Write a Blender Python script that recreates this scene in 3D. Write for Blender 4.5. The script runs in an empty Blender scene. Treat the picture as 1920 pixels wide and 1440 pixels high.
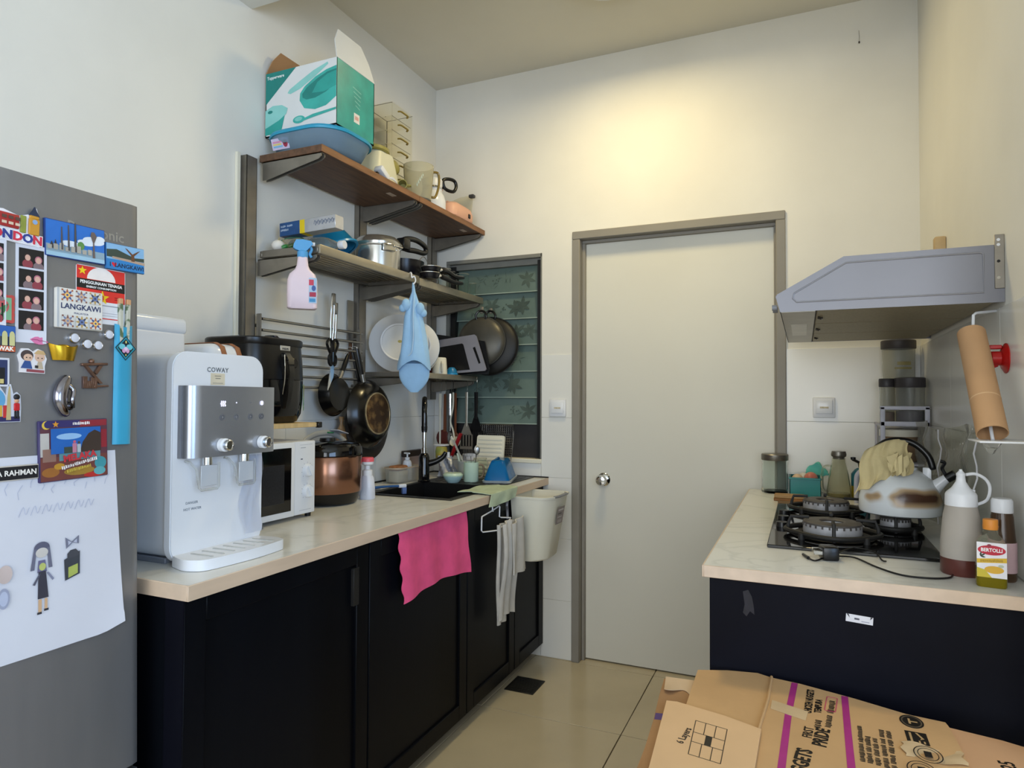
import bpy, bmesh, math, random
from mathutils import Vector, Matrix
D = bpy.data; SC = bpy.context.scene; COL = SC.collection
random.seed(7)
pi = math.pi; sin = math.sin; cos = math.cos

# ------------------------------------------------------------------ camera
def set_camera():
    yaw, pit, rol = -0.4151566, 0.0239048, 0.0043974
    fw = Vector((sin(yaw)*cos(pit), cos(yaw)*cos(pit), sin(pit)))
    r0 = Vector((cos(yaw), -sin(yaw), 0)); u0 = r0.cross(fw)
    r = r0*cos(rol)+u0*sin(rol); u = -r0*sin(rol)+u0*cos(rol)
    cd = D.cameras.new('camera'); cam = D.objects.new('camera', cd); COL.objects.link(cam)
    m = Matrix.Identity(4)
    for i in range(3):
        m[i][0] = r[i]; m[i][1] = u[i]; m[i][2] = -fw[i]
    m.translation = Vector((1.86797, -3.17125, 1.30030))
    cam.matrix_world = m
    cd.sensor_width = 36; cd.sensor_fit = 'HORIZONTAL'; cd.lens = 1240.49*36/1920
    cd.clip_start = 0.02
    SC.camera = cam
set_camera()

# ------------------------------------------------------------------ world, daylight, exposure
W = D.worlds.new('World'); SC.world = W; W.use_nodes = True
W.node_tree.nodes['Background'].inputs[0].default_value = (0.75, 0.87, 1.0, 1)
W.node_tree.nodes['Background'].inputs[1].default_value = 1.0

def area(name, loc, rot, sx, sy, power, col, shape='RECTANGLE', spread=pi):
    l = D.lights.new(name, 'AREA'); l.shape = shape; l.size = sx; l.size_y = sy
    l.energy = power; l.color = col; l.spread = spread
    o = D.objects.new(name, l); COL.objects.link(o); o.location = loc; o.rotation_euler = rot
    return o
# daylight through openings of the partly invented dining area behind the camera
area('daylight_rear_window_offscreen', (2.0, -5.42, 1.70), (pi/2, 0, 0), 3.0, 1.8, 68, (0.92, 0.96, 1.0))
area('daylight_side_window_offscreen', (4.12, -3.9, 1.65), (0, pi/2, 0), 1.6, 2.0, 62, (0.42, 0.64, 1.0))
SC.view_settings.view_transform = 'Standard'; SC.view_settings.look = 'None'
SC.view_settings.exposure = 0.08; SC.view_settings.gamma = 1.0; SC.view_settings.use_curve_mapping = False

# ------------------------------------------------------------------ materials
def lin(c):
    if isinstance(c, str):
        c = [int(c[i:i+2], 16) for i in (0, 2, 4)]
    o = []
    for v in c[:3]:
        v = v/255.0
        o.append(v/12.92 if v <= 0.04045 else ((v+0.055)/1.055)**2.4)
    return o
MATS = {}
def mat(name, col, rough=0.5, metal=0.0, var=0.08, scale=9.0, bump=0.0, bscale=60.0, trans=0.0, ior=1.45, alpha=1.0, emit=0.0, coat=0.0, stretch=None, col2=None, lo=0.35, hi=0.65, sheen=0.0, spec=None):
    if name in MATS: return MATS[name]
    m = D.materials.new(name); m.use_nodes = True; nt = m.node_tree; n = nt.nodes; L = nt.links
    p = n['Principled BSDF']; c = lin(col)
    tc = n.new('ShaderNodeTexCoord'); mp = n.new('ShaderNodeMapping'); L.new(tc.outputs['Object'], mp.inputs[0])
    if stretch: mp.inputs['Scale'].default_value = stretch
    nz = n.new('ShaderNodeTexNoise'); nz.inputs['Scale'].default_value = scale; nz.inputs['Detail'].default_value = 4
    L.new(mp.outputs[0], nz.inputs['Vector'])
    rp = n.new('ShaderNodeValToRGB'); L.new(nz.outputs[0], rp.inputs[0])
    a = [max(0, x*(1-var)) for x in c]; b = [min(1, x*(1+var)) for x in c]
    if col2 is not None: b = lin(col2)
    rp.color_ramp.elements[0].position = lo; rp.color_ramp.elements[1].position = hi
    rp.color_ramp.elements[0].color = (*a, 1); rp.color_ramp.elements[1].color = (*b, 1)
    L.new(rp.outputs[0], p.inputs['Base Color'])
    p.inputs['Roughness'].default_value = rough; p.inputs['Metallic'].default_value = metal
    p.inputs['Transmission Weight'].default_value = trans; p.inputs['IOR'].default_value = ior
    p.inputs['Alpha'].default_value = alpha
    p.inputs['Coat Weight'].default_value = coat
    if spec is not None: p.inputs['Specular IOR Level'].default_value = spec
    if sheen: p.inputs['Sheen Weight'].default_value = sheen
    if emit:
        L.new(rp.outputs[0], p.inputs['Emission Color']); p.inputs['Emission Strength'].default_value = emit
    if bump:
        bz = n.new('ShaderNodeTexNoise'); bz.inputs['Scale'].default_value = bscale; bz.inputs['Detail'].default_value = 3
        L.new(mp.outputs[0], bz.inputs['Vector'])
        bn = n.new('ShaderNodeBump'); bn.inputs['Strength'].default_value = bump; bn.inputs['Distance'].default_value = 0.004
        L.new(bz.outputs[0], bn.inputs['Height']); L.new(bn.outputs[0], p.inputs['Normal'])
    MATS[name] = m
    return m
def flat(hexcol, rough=0.5):
    return mat('print_'+hexcol, hexcol, rough, var=0.05, scale=30)

mat('wall_paint', (226, 224, 216), 0.75, var=0.03, scale=2.5, bump=0.05, bscale=120)
mat('ceiling_paint', (214, 210, 196), 0.85, var=0.03, scale=2)
mat('wall_tile', (226, 226, 222), 0.22, var=0.02, scale=2)
mat('grout', (176, 170, 158), 0.9, var=0.1, scale=40)
mat('floor_tile', (190, 178, 152), 0.16, var=0.05, scale=3)
mat('floor_grout', (92, 84, 72), 0.9, var=0.15, scale=30)
mat('door_paint', (214, 213, 204), 0.5, var=0.025, scale=1.5)
mat('frame_paint', (138, 134, 126), 0.55, var=0.04, scale=6)
mat('window_frame_dark', (18, 18, 20), 0.4)
mat('window_frame_grey', (120, 120, 114), 0.5)
mat('black_wood', (7, 9, 14), 0.42, spec=0.13, var=0.35, scale=5, stretch=(1, 1, 0.15), bump=0.04, bscale=40)
mat('navy_panel', (10, 11, 20), 0.5, spec=0.12, var=0.15, scale=5, bump=0.03)
mat('edge_band', (205, 182, 158), 0.45, var=0.06, scale=4, stretch=(6, 1, 6))
mat('walnut', (94, 66, 46), 0.5, var=0.28, scale=6, stretch=(10, 1.2, 10))
mat('steel', (158, 156, 152), 0.3, 0.9, var=0.06, scale=12)
mat('steel_dull', (140, 134, 124), 0.42, 0.75, var=0.1, scale=14)
mat('steel_grey_paint', (120, 120, 126), 0.4, 0.35, var=0.03, scale=4)
mat('chrome', (215, 215, 215), 0.08, 1.0, var=0.02)
mat('white_plastic', (222, 224, 228), 0.35, var=0.02, scale=5)
mat('white_gloss', (226, 229, 234), 0.18, var=0.015, scale=4)
mat('cream_plastic', (226, 222, 204), 0.4, var=0.03, scale=5)
mat('grey_plastic', (120, 122, 128), 0.45)
mat('black_plastic', (12, 12, 14), 0.28, var=0.2)
mat('black_gloss', (8, 8, 10), 0.07, var=0.1, coat=0.3)
mat('black_matte', (20, 19, 18), 0.6, var=0.25, scale=20)
mat('cast_iron', (26, 25, 24), 0.62, var=0.25, scale=30, bump=0.15, bscale=200)
mat('glass', (242, 248, 246), 0.03, trans=1.0, ior=1.09, var=0.0)
mat('clear_plastic', (235, 236, 232), 0.12, trans=0.92, ior=1.15, var=0.02)
mat('cloudy_plastic', (232, 232, 226), 0.25, trans=0.8, ior=1.15, var=0.05)
mat('cardboard', (196, 156, 108), 0.8, var=0.07, scale=5, bump=0.08, bscale=90)
mat('cardboard_dark', (164, 124, 84), 0.85, var=0.08, scale=5, bump=0.08)
mat('fridge_steel', (138, 138, 140), 0.36, 0.55, var=0.03, scale=3, stretch=(1, 8, 1))
mat('fridge_dark', (60, 60, 62), 0.5)
mat('silver_panel', (170, 174, 182), 0.27, 0.75, var=0.02)
mat('paper_white', (208, 210, 220), 0.75, var=0.02, scale=4)
mat('copper', (146, 106, 86), 0.22, 0.9, var=0.04)
mat('teal_print', (40, 150, 140), 0.4, var=0.12, scale=14)
mat('wood_light', (206, 178, 128), 0.55, var=0.12, scale=6, stretch=(1, 8, 1))

# marble laminate worktop: pale with soft grey veins
def marble():
    m = D.materials.new('marble_laminate'); m.use_nodes = True; nt = m.node_tree; n = nt.nodes; L = nt.links
    p = n['Principled BSDF']; tc = n.new('ShaderNodeTexCoord')
    nz = n.new('ShaderNodeTexNoise'); nz.inputs['Scale'].default_value = 2.2; nz.inputs['Detail'].default_value = 8; nz.inputs['Distortion'].default_value = 1.6
    L.new(tc.outputs['Object'], nz.inputs['Vector'])
    rp = n.new('ShaderNodeValToRGB'); e = rp.color_ramp.elements
    e[0].position = 0.0; e[0].color = (*lin((222, 221, 214)), 1)
    e[1].position = 1.0; e[1].color = (*lin((220, 219, 212)), 1)
    for pos, c in ((0.46, (218, 217, 210)), (0.495, (206, 205, 199)), (0.525, (217, 216, 209))):
        x = e.new(pos); x.color = (*lin(c), 1)
    L.new(nz.outputs[0], rp.inputs[0]); L.new(rp.outputs[0], p.inputs['Base Color'])
    p.inputs['Roughness'].default_value = 0.22
    MATS['marble_laminate'] = m
marble()

# ------------------------------------------------------------------ mesh builder
MW = {}
def frame(o, right, up):
    r = Vector(right).normalized(); u = Vector(up); u = (u-r*u.dot(r)).normalized(); n = r.cross(u)
    m = Matrix.Identity(4)
    for i in range(3):
        m[i][0] = r[i]; m[i][1] = u[i]; m[i][2] = n[i]; m[i][3] = o[i]
    return m
I4 = Matrix.Identity(4)
def T(x, y, z): return Matrix.Translation((x, y, z))
def RX(a): return Matrix.Rotation(a, 4, 'X')
def RY(a): return Matrix.Rotation(a, 4, 'Y')
def RZ(a): return Matrix.Rotation(a, 4, 'Z')
def spline(pts, k=6, closed=False):
    P = [Vector(p) for p in pts]; n = len(P); out = []
    rng = range(n) if closed else range(n-1)
    for i in rng:
        if closed: a, b, c, d = P[i-1], P[i], P[(i+1) % n], P[(i+2) % n]
        else: a, b, c, d = P[max(i-1, 0)], P[i], P[i+1], P[min(i+2, n-1)]
        for j in range(k):
            t = j/k
            out.append(0.5*((2*b)+(c-a)*t+(2*a-5*b+4*c-d)*t*t+(3*b-a-3*c+d)*t*t*t))
    if not closed: out.append(P[-1])
    return out
def rrect(x0, x1, y0, y1, r, k=5):
    o = []
    for cx, cy, a in ((x1-r, y1-r, 0), (x0+r, y1-r, pi/2), (x0+r, y0+r, pi), (x1-r, y0+r, 1.5*pi)):
        for i in range(k+1):
            t = a+pi/2*i/k; o.append((cx+r*cos(t), cy+r*sin(t)))
    return o
def ell(cx, cy, rx, ry=None, n=20, a0=0, a1=2*pi):
    ry = rx if ry is None else ry
    full = abs(a1-a0-2*pi) < 1e-6
    return [(cx+rx*cos(a0+(a1-a0)*i/(n if full else n-1)), cy+ry*sin(a0+(a1-a0)*i/(n if full else n-1))) for i in range(n)]
def star(cx, cy, R, r=None, n=5):
    r = r or R*0.42
    return [(cx+(R if i % 2 == 0 else r)*sin(pi*i/n), cy+(R if i % 2 == 0 else r)*cos(pi*i/n)) for i in range(2*n)]

class B:
    def __init__(s): s.bm = bmesh.new(); s.mi = 0; s.mats = []
    def use(s, m):
        m = MATS[m] if isinstance(m, str) else m
        if m not in s.mats: s.mats.append(m)
        s.mi = s.mats.index(m); return s
    def _new(s, vs, fs, M=None):
        V = [s.bm.verts.new((M @ Vector(v)) if M else Vector(v)) for v in vs]
        for f in fs:
            try:
                q = s.bm.faces.new([V[i] for i in f]); q.material_index = s.mi; q.smooth = True
            except ValueError: pass
        return V
    def box(s, x0, x1, y0, y1, z0, z1, bev=0.0, seg=2, M=None):
        t = bmesh.new()
        vs = [t.verts.new((x, y, z)) for x in (x0, x1) for y in (y0, y1) for z in (z0, z1)]
        for f in ((0, 1, 3, 2), (4, 6, 7, 5), (0, 4, 5, 1), (2, 3, 7, 6), (0, 2, 6, 4), (1, 5, 7, 3)): t.faces.new([vs[i] for i in f])
        if bev > 0:
            bev = min(bev, 0.49*min(abs(x1-x0), abs(y1-y0), abs(z1-z0)))
            bmesh.ops.bevel(t, geom=t.edges[:], offset=bev, segments=seg, affect='EDGES', profile=0.5)
        t.verts.index_update()
        s._new([v.co.copy() for v in t.verts], [[v.index for v in f.verts] for f in t.faces], M)
        t.free(); return s
    def lathe(s, prof, n=28, M=None, a0=0.0, a1=2*pi, sy=1.0):
        full = abs(a1-a0-2*pi) < 1e-6; vs = []; fs = []; rows = []
        k = n if full else n+1
        for (r, z) in prof:
            if r < 1e-6: rows.append([len(vs)]); vs.append((0, 0, z))
            else:
                rows.append(list(range(len(vs), len(vs)+k)))
                for i in range(k):
                    a = a0+(a1-a0)*i/n; vs.append((r*cos(a), r*sin(a)*sy, z))
        for p, q in zip(rows[:-1], rows[1:]):
            for i in range(n):
                j = (i+1) % n if full else i+1
                if len(p) == 1 and len(q) == 1: continue
                if len(p) == 1: fs.append((p[0], q[j], q[i]))
                elif len(q) == 1: fs.append((p[i], p[j], q[0]))
                else: fs.append((p[i], p[j], q[j], q[i]))
        s._new(vs, fs, M); return s
    def cyl(s, p0, p1, r0, r1=None, n=20, cap=True):
        p0 = Vector(p0); p1 = Vector(p1); r1 = r0 if r1 is None else r1; d = p1-p0; h = d.length
        M = d.to_track_quat('Z', 'Y').to_matrix().to_4x4(); M.translation = p0
        pr = [(r0, 0), (r1, h)]
        if cap: pr = [(0, 0)]+pr+[(0, h)]
        return s.lathe(pr, n, M)
    def ball(s, c, r, n=14, sc=(1, 1, 1), M=None):
        pr = [(r*sin(pi*i/(n//2))*1.0, -r*cos(pi*i/(n//2))) for i in range(n//2+1)]
        m = T(*c) @ Matrix.Diagonal((*sc, 1))
        return s.lathe(pr, n, (M @ m) if M else m)
    def tube(s, pts, r, n=8, closed=False, cap=True, M=None, flat=1.0):
        P = [Vector(p) for p in pts]; N = len(P); vs = []; fs = []; prev = None
        for i, p in enumerate(P):
            if closed: t = P[(i+1) % N]-P[i-1]
            else: t = P[min(i+1, N-1)]-P[max(i-1, 0)]
            t = t.normalized() if t.length > 1e-9 else Vector((0, 0, 1))
            if prev is None:
                a = Vector((0, 0, 1)) if abs(t.z) < 0.9 else Vector((1, 0, 0)); u = t.cross(a).normalized()
            else:
                u = prev-t*prev.dot(t); u = u.normalized() if u.length > 1e-6 else t.orthogonal().normalized()
            prev = u; v = t.cross(u); rr = r[i] if isinstance(r, (list, tuple)) else r
            for k in range(n):
                a = 2*pi*k/n; vs.append(p+u*rr*cos(a)+v*rr*flat*sin(a))
        for i in range(N if closed else N-1):
            j = (i+1) % N
            for k in range(n): fs.append((i*n+k, i*n+(k+1) % n, j*n+(k+1) % n, j*n+k))
        if cap and not closed:
            fs.append(tuple(range(n-1, -1, -1))); fs.append(tuple(range((N-1)*n, N*n)))
        s._new(vs, fs, M); return s
    def prism(s, poly, h0, h1, M=None):
        n = len(poly); vs = [(x, y, h0) for x, y in poly]+[(x, y, h1) for x, y in poly]
        fs = [tuple(range(n-1, -1, -1)), tuple(range(n, 2*n))]+[(i, (i+1) % n, n+(i+1) % n, n+i) for i in range(n)]
        s._new(vs, fs, M); return s
    def loft(s, rings, M=None, cap=True):
        n = len(rings[0]); vs = [v for r in rings for v in r]; fs = []
        for i in range(len(rings)-1):
            for k in range(n): fs.append((i*n+k, i*n+(k+1) % n, (i+1)*n+(k+1) % n, (i+1)*n+k))
        if cap: fs.append(tuple(range(n-1, -1, -1))); fs.append(tuple(range((len(rings)-1)*n, len(rings)*n)))
        s._new(vs, fs, M); return s
    def sheet(s, fn, nu, nv, th=0.0, M=None):
        """fn(u,v)->point ; open surface, optional thickness"""
        P = [[Vector(fn(i/nu, j/nv)) for j in range(nv+1)] for i in range(nu+1)]
        def idx(i, j, l=0): return l*(nu+1)*(nv+1)+i*(nv+1)+j
        vs = [p for row in P for p in row]; fs = [(idx(i, j), idx(i+1, j), idx(i+1, j+1), idx(i, j+1)) for i in range(nu) for j in range(nv)]
        if th:
            for i in range(nu+1):
                for j in range(nv+1):
                    du = P[min(i+1, nu)][j]-P[max(i-1, 0)][j]; dv = P[i][min(j+1, nv)]-P[i][max(j-1, 0)]
                    nn = du.cross(dv); nn = nn.normalized() if nn.length > 1e-12 else Vector((0, 0, 1))
                    vs.append(P[i][j]-nn*th)
            fs += [(idx(i, j+1, 1), idx(i+1, j+1, 1), idx(i+1, j, 1), idx(i, j, 1)) for i in range(nu) for j in range(nv)]
            for i in range(nu):
                fs.append((idx(i, 0), idx(i, 0, 1), idx(i+1, 0, 1), idx(i+1, 0)))
                fs.append((idx(i+1, nv), idx(i+1, nv, 1), idx(i, nv, 1), idx(i, nv)))
            for j in range(nv):
                fs.append((idx(0, j+1), idx(0, j+1, 1), idx(0, j, 1), idx(0, j)))
                fs.append((idx(nu, j), idx(nu, j, 1), idx(nu, j+1, 1), idx(nu, j+1)))
        s._new(vs, fs, M); return s
    def poly(s, pts, M=None):
        s._new(pts, [tuple(range(len(pts)))], M); return s
    def obj(s, name, parent=None, m=None, world=False, sharp=38, recalc=True):
        me = D.meshes.new(name); bm = s.bm
        if recalc: bmesh.ops.recalc_face_normals(bm, faces=bm.faces[:])
        lim = math.radians(sharp)
        for e in bm.edges:
            if len(e.link_faces) == 2 and e.calc_face_angle(0) > lim: e.smooth = False
        if world and parent is not None: bm.transform(MW[parent.name].inverted())
        bm.to_mesh(me); bm.free()
        if m is not None: me.materials.append(MATS[m] if isinstance(m, str) else m)
        else:
            for k in s.mats: me.materials.append(k)
        o = D.objects.new(name, me); COL.objects.link(o)
        if parent is not None: o.parent = parent
        MW[o.name] = MW[parent.name].copy() if parent is not None else I4.copy()
        return o

def tag(o, label, cat, group=None):
    o['label'] = label; o['category'] = cat
    if group: o['group'] = group
    return o
def thing(name, label, cat, loc=(0, 0, 0), rz=0.0, group=None, rot=None):
    o = D.objects.new(name, None); COL.objects.link(o); o.empty_display_size = 0.02
    e = rot if rot else (0, 0, rz)
    o.location = loc; o.rotation_euler = e
    from mathutils import Euler
    m = Euler(e).to_matrix().to_4x4(); m.translation = Vector(loc); MW[o.name] = m
    return tag(o, label, cat, group)
def struct(o):
    o['kind'] = 'structure'; return o
def place(o, loc, rz=0.0, rot=None):
    """place a one-mesh thing built in local coordinates"""
    o.location = loc; o.rotation_euler = rot if rot else (0, 0, rz)
    from mathutils import Euler
    m = Euler(o.rotation_euler).to_matrix().to_4x4(); m.translation = Vector(loc); MW[o.name] = m
    return o
def dup(root, loc, rot=None, label=None):
    r = root.copy(); COL.objects.link(r); r.location = loc
    if rot is not None: r.rotation_euler = rot
    if label: r['label'] = label
    for ch in list(root.children):
        c = ch.copy(); COL.objects.link(c); c.parent = r
        for g in ch.children:
            d = g.copy(); COL.objects.link(d); d.parent = c
    return r
def decal(name, parent, M, layers, off=0.00025, world=False):
    """flat print: layers (polygon, colour) stacked a hair apart on the surface frame M"""
    b = B()
    for i, (pl, c) in enumerate(layers):
        b.use(flat(c) if c not in MATS else c)
        z = off*(1+0.35*i)
        b.poly([(x, y, z) for x, y in pl], M)
    return b.obj(name, parent, None, world=world, recalc=False)
def text(name, parent, M, body, size, m, ax='CENTER', ay='CENTER', th=0.0003, sx=1.0, bold=0.0, shear=0.0, world=False, space=1.0):
    cu = D.curves.new(name, 'FONT'); cu.body = body; cu.size = size; cu.align_x = ax; cu.align_y = ay
    cu.extrude = th/2; cu.offset = bold; cu.shear = shear; cu.resolution_u = 2; cu.space_character = space
    o = D.objects.new(name+'_curve', cu); COL.objects.link(o)
    dg = bpy.context.evaluated_depsgraph_get(); dg.update()
    me = D.meshes.new_from_object(o.evaluated_get(dg)); D.objects.remove(o); D.curves.remove(cu)
    me.name = name
    X = M @ T(0, 0, th) @ Matrix.Diagonal((sx, 1, 1, 1))
    if world and parent is not None: X = MW[parent.name].inverted() @ X
    me.transform(X); me.materials.clear(); me.materials.append(MATS[m] if m in MATS else flat(m))
    t = D.objects.new(name, me); COL.objects.link(t)
    if parent is not None: t.parent = parent
    MW[t.name] = MW[parent.name].copy() if parent is not None else I4.copy()
    return t

def blurred_print(name, parent, M, lines, h, col, world=False, seed=1, off=0.0003):
    """print too small to read in the photograph: rows (y, [(x0, x1), ...]) of little glyph strokes"""
    r_ = random.Random(seed); b = B(); b.use(flat(col)); k = 0
    for y, words in lines:
        for x0, x1 in words:
            x = x0
            while x < x1:
                w = h*r_.uniform(0.18, 0.5); hh = h*r_.uniform(0.7, 1.0)/2; y0 = y+h*r_.uniform(-0.08, 0.08)
                b.poly([(x, y0-hh, off), (x+w, y0-hh, off), (x+w*r_.uniform(0.7, 1), y0+hh, off), (x+w*0.1, y0+hh, off)], M); x += w+h*0.14
    o = b.obj(name, parent, None, world=world, recalc=False); o['kind'] = 'stuff'; return o
# ================================================================== the room
RW, CH, LOWC = 2.313, 3.025, 2.747          # kitchen width, kitchen ceiling, dining ceiling
YB = -1.346                                   # where the low ceiling ends
DW = 4.2; YR = -5.5                           # dining area, partly invented
# floor slab and tiles
b = B(); b.box(-0.1, DW+0.1, YR-0.1, 0.2, -0.12, -0.006)
fl = struct(b.obj('floor', None, 'floor_grout'))
fx = [0.0, 0.608, 1.210, 1.812, RW]; xs = [-0.602*0+0.006]
me = None
gx = [0.608+0.602*k for k in range(-2, 7)]; gy = [-0.615-0.602*k for k in range(-2, 9)]
g = 0.0018
for i in range(len(gx)-1):
    for j in range(len(gy)-1):
        x0, x1 = max(gx[i]+g, 0.0), min(gx[i+1]-g, DW); y1, y0 = min(gy[j]-g, 0.075), max(gy[j+1]+g, YR)
        if x1-x0 < 0.02 or y1-y0 < 0.02: continue
        b = B(); b.box(x0, x1, y0, y1, -0.006, 0.0, 0.0012, 1)
        b.obj('tile', fl, 'floor_tile')
# back wall with door and window openings
DX0, DX1, DZ = 0.803, 1.798, 2.149            # door frame outer
WX0, WX1, WZ0, WZ1 = 0.075, 0.637, 0.989, 2.058
b = B()
b.box(-0.1, WX0, 0.0, 0.14, 0, CH); b.box(WX0, WX1, 0.0, 0.14, 0, WZ0); b.box(WX0, WX1, 0.0, 0.14, WZ1, CH)
b.box(WX1, DX0+0.02, 0.0, 0.14, 0, CH); b.box(DX0+0.02, DX1-0.02, 0.0, 0.14, DZ-0.02, CH); b.box(DX1-0.02, DW+0.1, 0.0, 0.14, 0, CH)
wb = struct(b.obj('wall_back', None, 'wall_paint'))
b = B(); b.box(-0.12, 0.0, YR-0.1, 0.0, 0, CH); wl = struct(b.obj('wall_left', None, 'wall_paint'))
b = B(); b.box(RW, RW+0.12, -1.75, 0.0, 0, CH); wr = struct(b.obj('wall_right', None, 'wall_paint'))
b = B(); b.box(RW+0.12, DW+0.1, -1.75, -1.63, 0, CH); struct(b.obj('wall_partition', None, 'wall_paint'))
# unseen dining side and rear walls, invented to carry daylight through their openings
b = B(); b.box(DW, DW+0.1, -5.5, -4.9, 0, CH); b.box(DW, DW+0.1, -2.9, -1.63, 0, CH); b.box(DW, DW+0.1, -4.9, -2.9, 0, 0.85); b.box(DW, DW+0.1, -4.9, -2.9, 2.45, CH)
struct(b.obj('wall_side', None, 'wall_paint'))
b = B(); b.box(-0.12, 0.5, YR-0.1, YR, 0, CH); b.box(3.5, DW+0.1, YR-0.1, YR, 0, CH); b.box(0.5, 3.5, YR-0.1, YR, 0, 0.8); b.box(0.5, 3.5, YR-0.1, YR, 2.6, CH)
struct(b.obj('wall_rear', None, 'wall_paint'))
b = B(); b.box(-0.12, DW+0.1, YR-0.1, 0.14, CH, CH+0.1); struct(b.obj('ceiling', None, 'ceiling_paint'))
b = B(); b.box(0.0, DW, YB-0.24, YB, LOWC, CH); struct(b.obj('ceiling_beam', None, 'wall_paint'))
# glazed tiles: left wall, back wall, right wall
TZ = [0.002, 0.292, 0.600, 0.906, 1.211, 1.532]; tg = 0.0009; tp = 0.004
mt = {}
def wall_tile(parent, axis, at, a0, a1, z0, z1):
    if a1-a0 < 0.008 or z1-z0 < 0.008: return
    b = B()
    if axis == 'y': b.box(a0+tg, a1-tg, at-tp, at, z0+tg, z1-tg, 0.0008, 1)
    elif axis == 'xl': b.box(at, at+tp, a0+tg, a1-tg, z0+tg, z1-tg, 0.0008, 1)
    else: b.box(at-tp, at, a0+tg, a1-tg, z0+tg, z1-tg, 0.0008, 1)
    b.obj('tile', parent, 'wall_tile')
yj = [-1.398, -1.146, -0.546, -0.004]
for a, c in zip(yj[:-1], yj[1:]):
    for z0, z1 in zip(TZ[:-1], TZ[1:]): wall_tile(wl, 'xl', 0.0, a, c, z0, z1)
for z0, z1 in zip(TZ[:-1], TZ[1:]):
    for a, c in ((0.005, 0.25), (0.25, WX1+0.03), (0.667, DX0)):
        lo, hi = z0, z1
        if a >= 0.6:
            wall_tile(wb, 'y', 0.0, WX1, DX0, lo, hi); continue
        if lo < WZ0: wall_tile(wb, 'y', 0.0, a, min(c, WX1), lo, min(hi, WZ0))
    wall_tile(wb, 'y', 0.0, DX1, RW-0.004, z0, z1)
    if z1 > WZ0: wall_tile(wb, 'y', 0.0, 0.005, WX0, max(z0, WZ0), z1)
yj = [-1.74, -1.21, -0.606, -0.004]
for a, c in zip(yj[:-1], yj[1:]):
    for z0, z1 in zip(TZ[:-1], TZ[1:]): wall_tile(wr, 'xr', RW, a, c, z0, z1)
b = B(); b.box(0.0, 0.012, -1.415, -1.398, 0.906, 2.19, 0.002, 1); struct(b.obj('trim_1', None, 'cream_plastic'))
# bare paint flake and nail hole marks on the tiles right of the door
# ------------------------------------------------------------------ door
b = B()
fw_ = 0.040
for x0, x1 in ((DX0, DX0+fw_), (DX1-fw_, DX1)): b.box(x0, x1, -0.012, 0.13, 0, DZ-fw_, 0.003, 1)
b.box(DX0, DX1, -0.012, 0.13, DZ-fw_, DZ, 0.003, 1)
b.box(DX0+fw_, DX0+fw_+0.016, 0.03, 0.13, 0, DZ-fw_-0.016, 0.002, 1); b.box(DX1-fw_-0.010, DX1-fw_, 0.03, 0.13, 0, DZ-fw_-0.016, 0.002, 1)
b.box(DX0+fw_, DX1-fw_, 0.03, 0.13, DZ-fw_-0.016, DZ-fw_, 0.002, 1)
door = B(); door.box(DX0+fw_+0.012, DX1-fw_-0.008, 0.052, 0.092, 0.006, DZ-fw_-0.014, 0.002, 1)
dr = struct(door.obj('door_1', None, 'door_paint'))
b.obj('door_frame', dr, 'frame_paint')
b = B(); K = T(0.952, 0.052, 0.905) @ RX(pi/2)
b.lathe([(0, 0), (0.033, 0), (0.033, 0.003), (0.026, 0.010), (0.012, 0.012), (0.012, 0.03), (0.020, 0.034), (0.027, 0.045), (0.028, 0.056), (0.022, 0.067), (0.010, 0.070), (0, 0.070)], 24, K)
kn = b.obj('door_knob', dr, 'chrome')
b = B(); b.lathe([(0, 0.069), (0.008, 0.069), (0.008, 0.0725), (0, 0.0725)], 12, K); b.obj('keyhole', kn, 'steel_dull')
# ------------------------------------------------------------------ window with obscured louvre glass
mat('louvre_glass', (98, 116, 110), 0.3, var=0.10, scale=7, emit=0.0, coat=0.2)
mat('louvre_leaf', (74, 88, 82), 0.4, var=0.2, scale=12)
mat('louvre_edge', (150, 165, 156), 0.25)
b = B(); t = 0.018
b.box(WX0, WX0+t, -0.003, 0.10, WZ0, WZ1); b.box(WX1-0.006, WX1, -0.005, 0.10, WZ0, WZ1)
b.box(WX0, WX1, -0.005, 0.05, WZ1-0.020, WZ1, 0.002, 1); b.box(WX0, WX1, 0.02, 0.10, WZ1-0.05, WZ1-0.02)
b.box(WX0+t, WX0+t+0.015, 0.03, 0.10, WZ0, WZ1)
wn = struct(b.obj('window_1', None, 'window_frame_grey'))
b = B(); b.box(WX1-0.030, WX1-0.006, 0.012, 0.05, WZ0+0.012, WZ1-0.03); b.box(WX0+0.018, WX0+0.05, 0.012, 0.05, WZ0+0.012, WZ1-0.03); b.obj('louvre_track', wn, 'window_frame_dark')
b = B(); b.box(WX0, WX1+0.002, -0.014, 0.10, WZ0-0.014, WZ0+0.008, 0.003, 1); b.obj('window_sill', wn, 'cream_plastic')
b = B(); b.box(-0.1, 2.4, 1.40, 1.50, 0, CH); b.box(-0.2, -0.1, 0.14, 1.50, 0, CH); b.box(2.4, 2.5, 0.14, 1.50, 0, CH); b.box(-0.2, 2.5, 0.14, 1.50, CH, CH+0.1); b.box(-0.2, 2.5, 0.20, 1.50, -0.12, 0.0)
struct(b.obj('wall_added_back_room', None, 'wall_paint'))  # unseen back room, added to keep the space behind the louvres dark
lz = [2.008, 1.871, 1.731, 1.592, 1.452, 1.314, 1.176]
rnd = random.Random(3)
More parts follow.
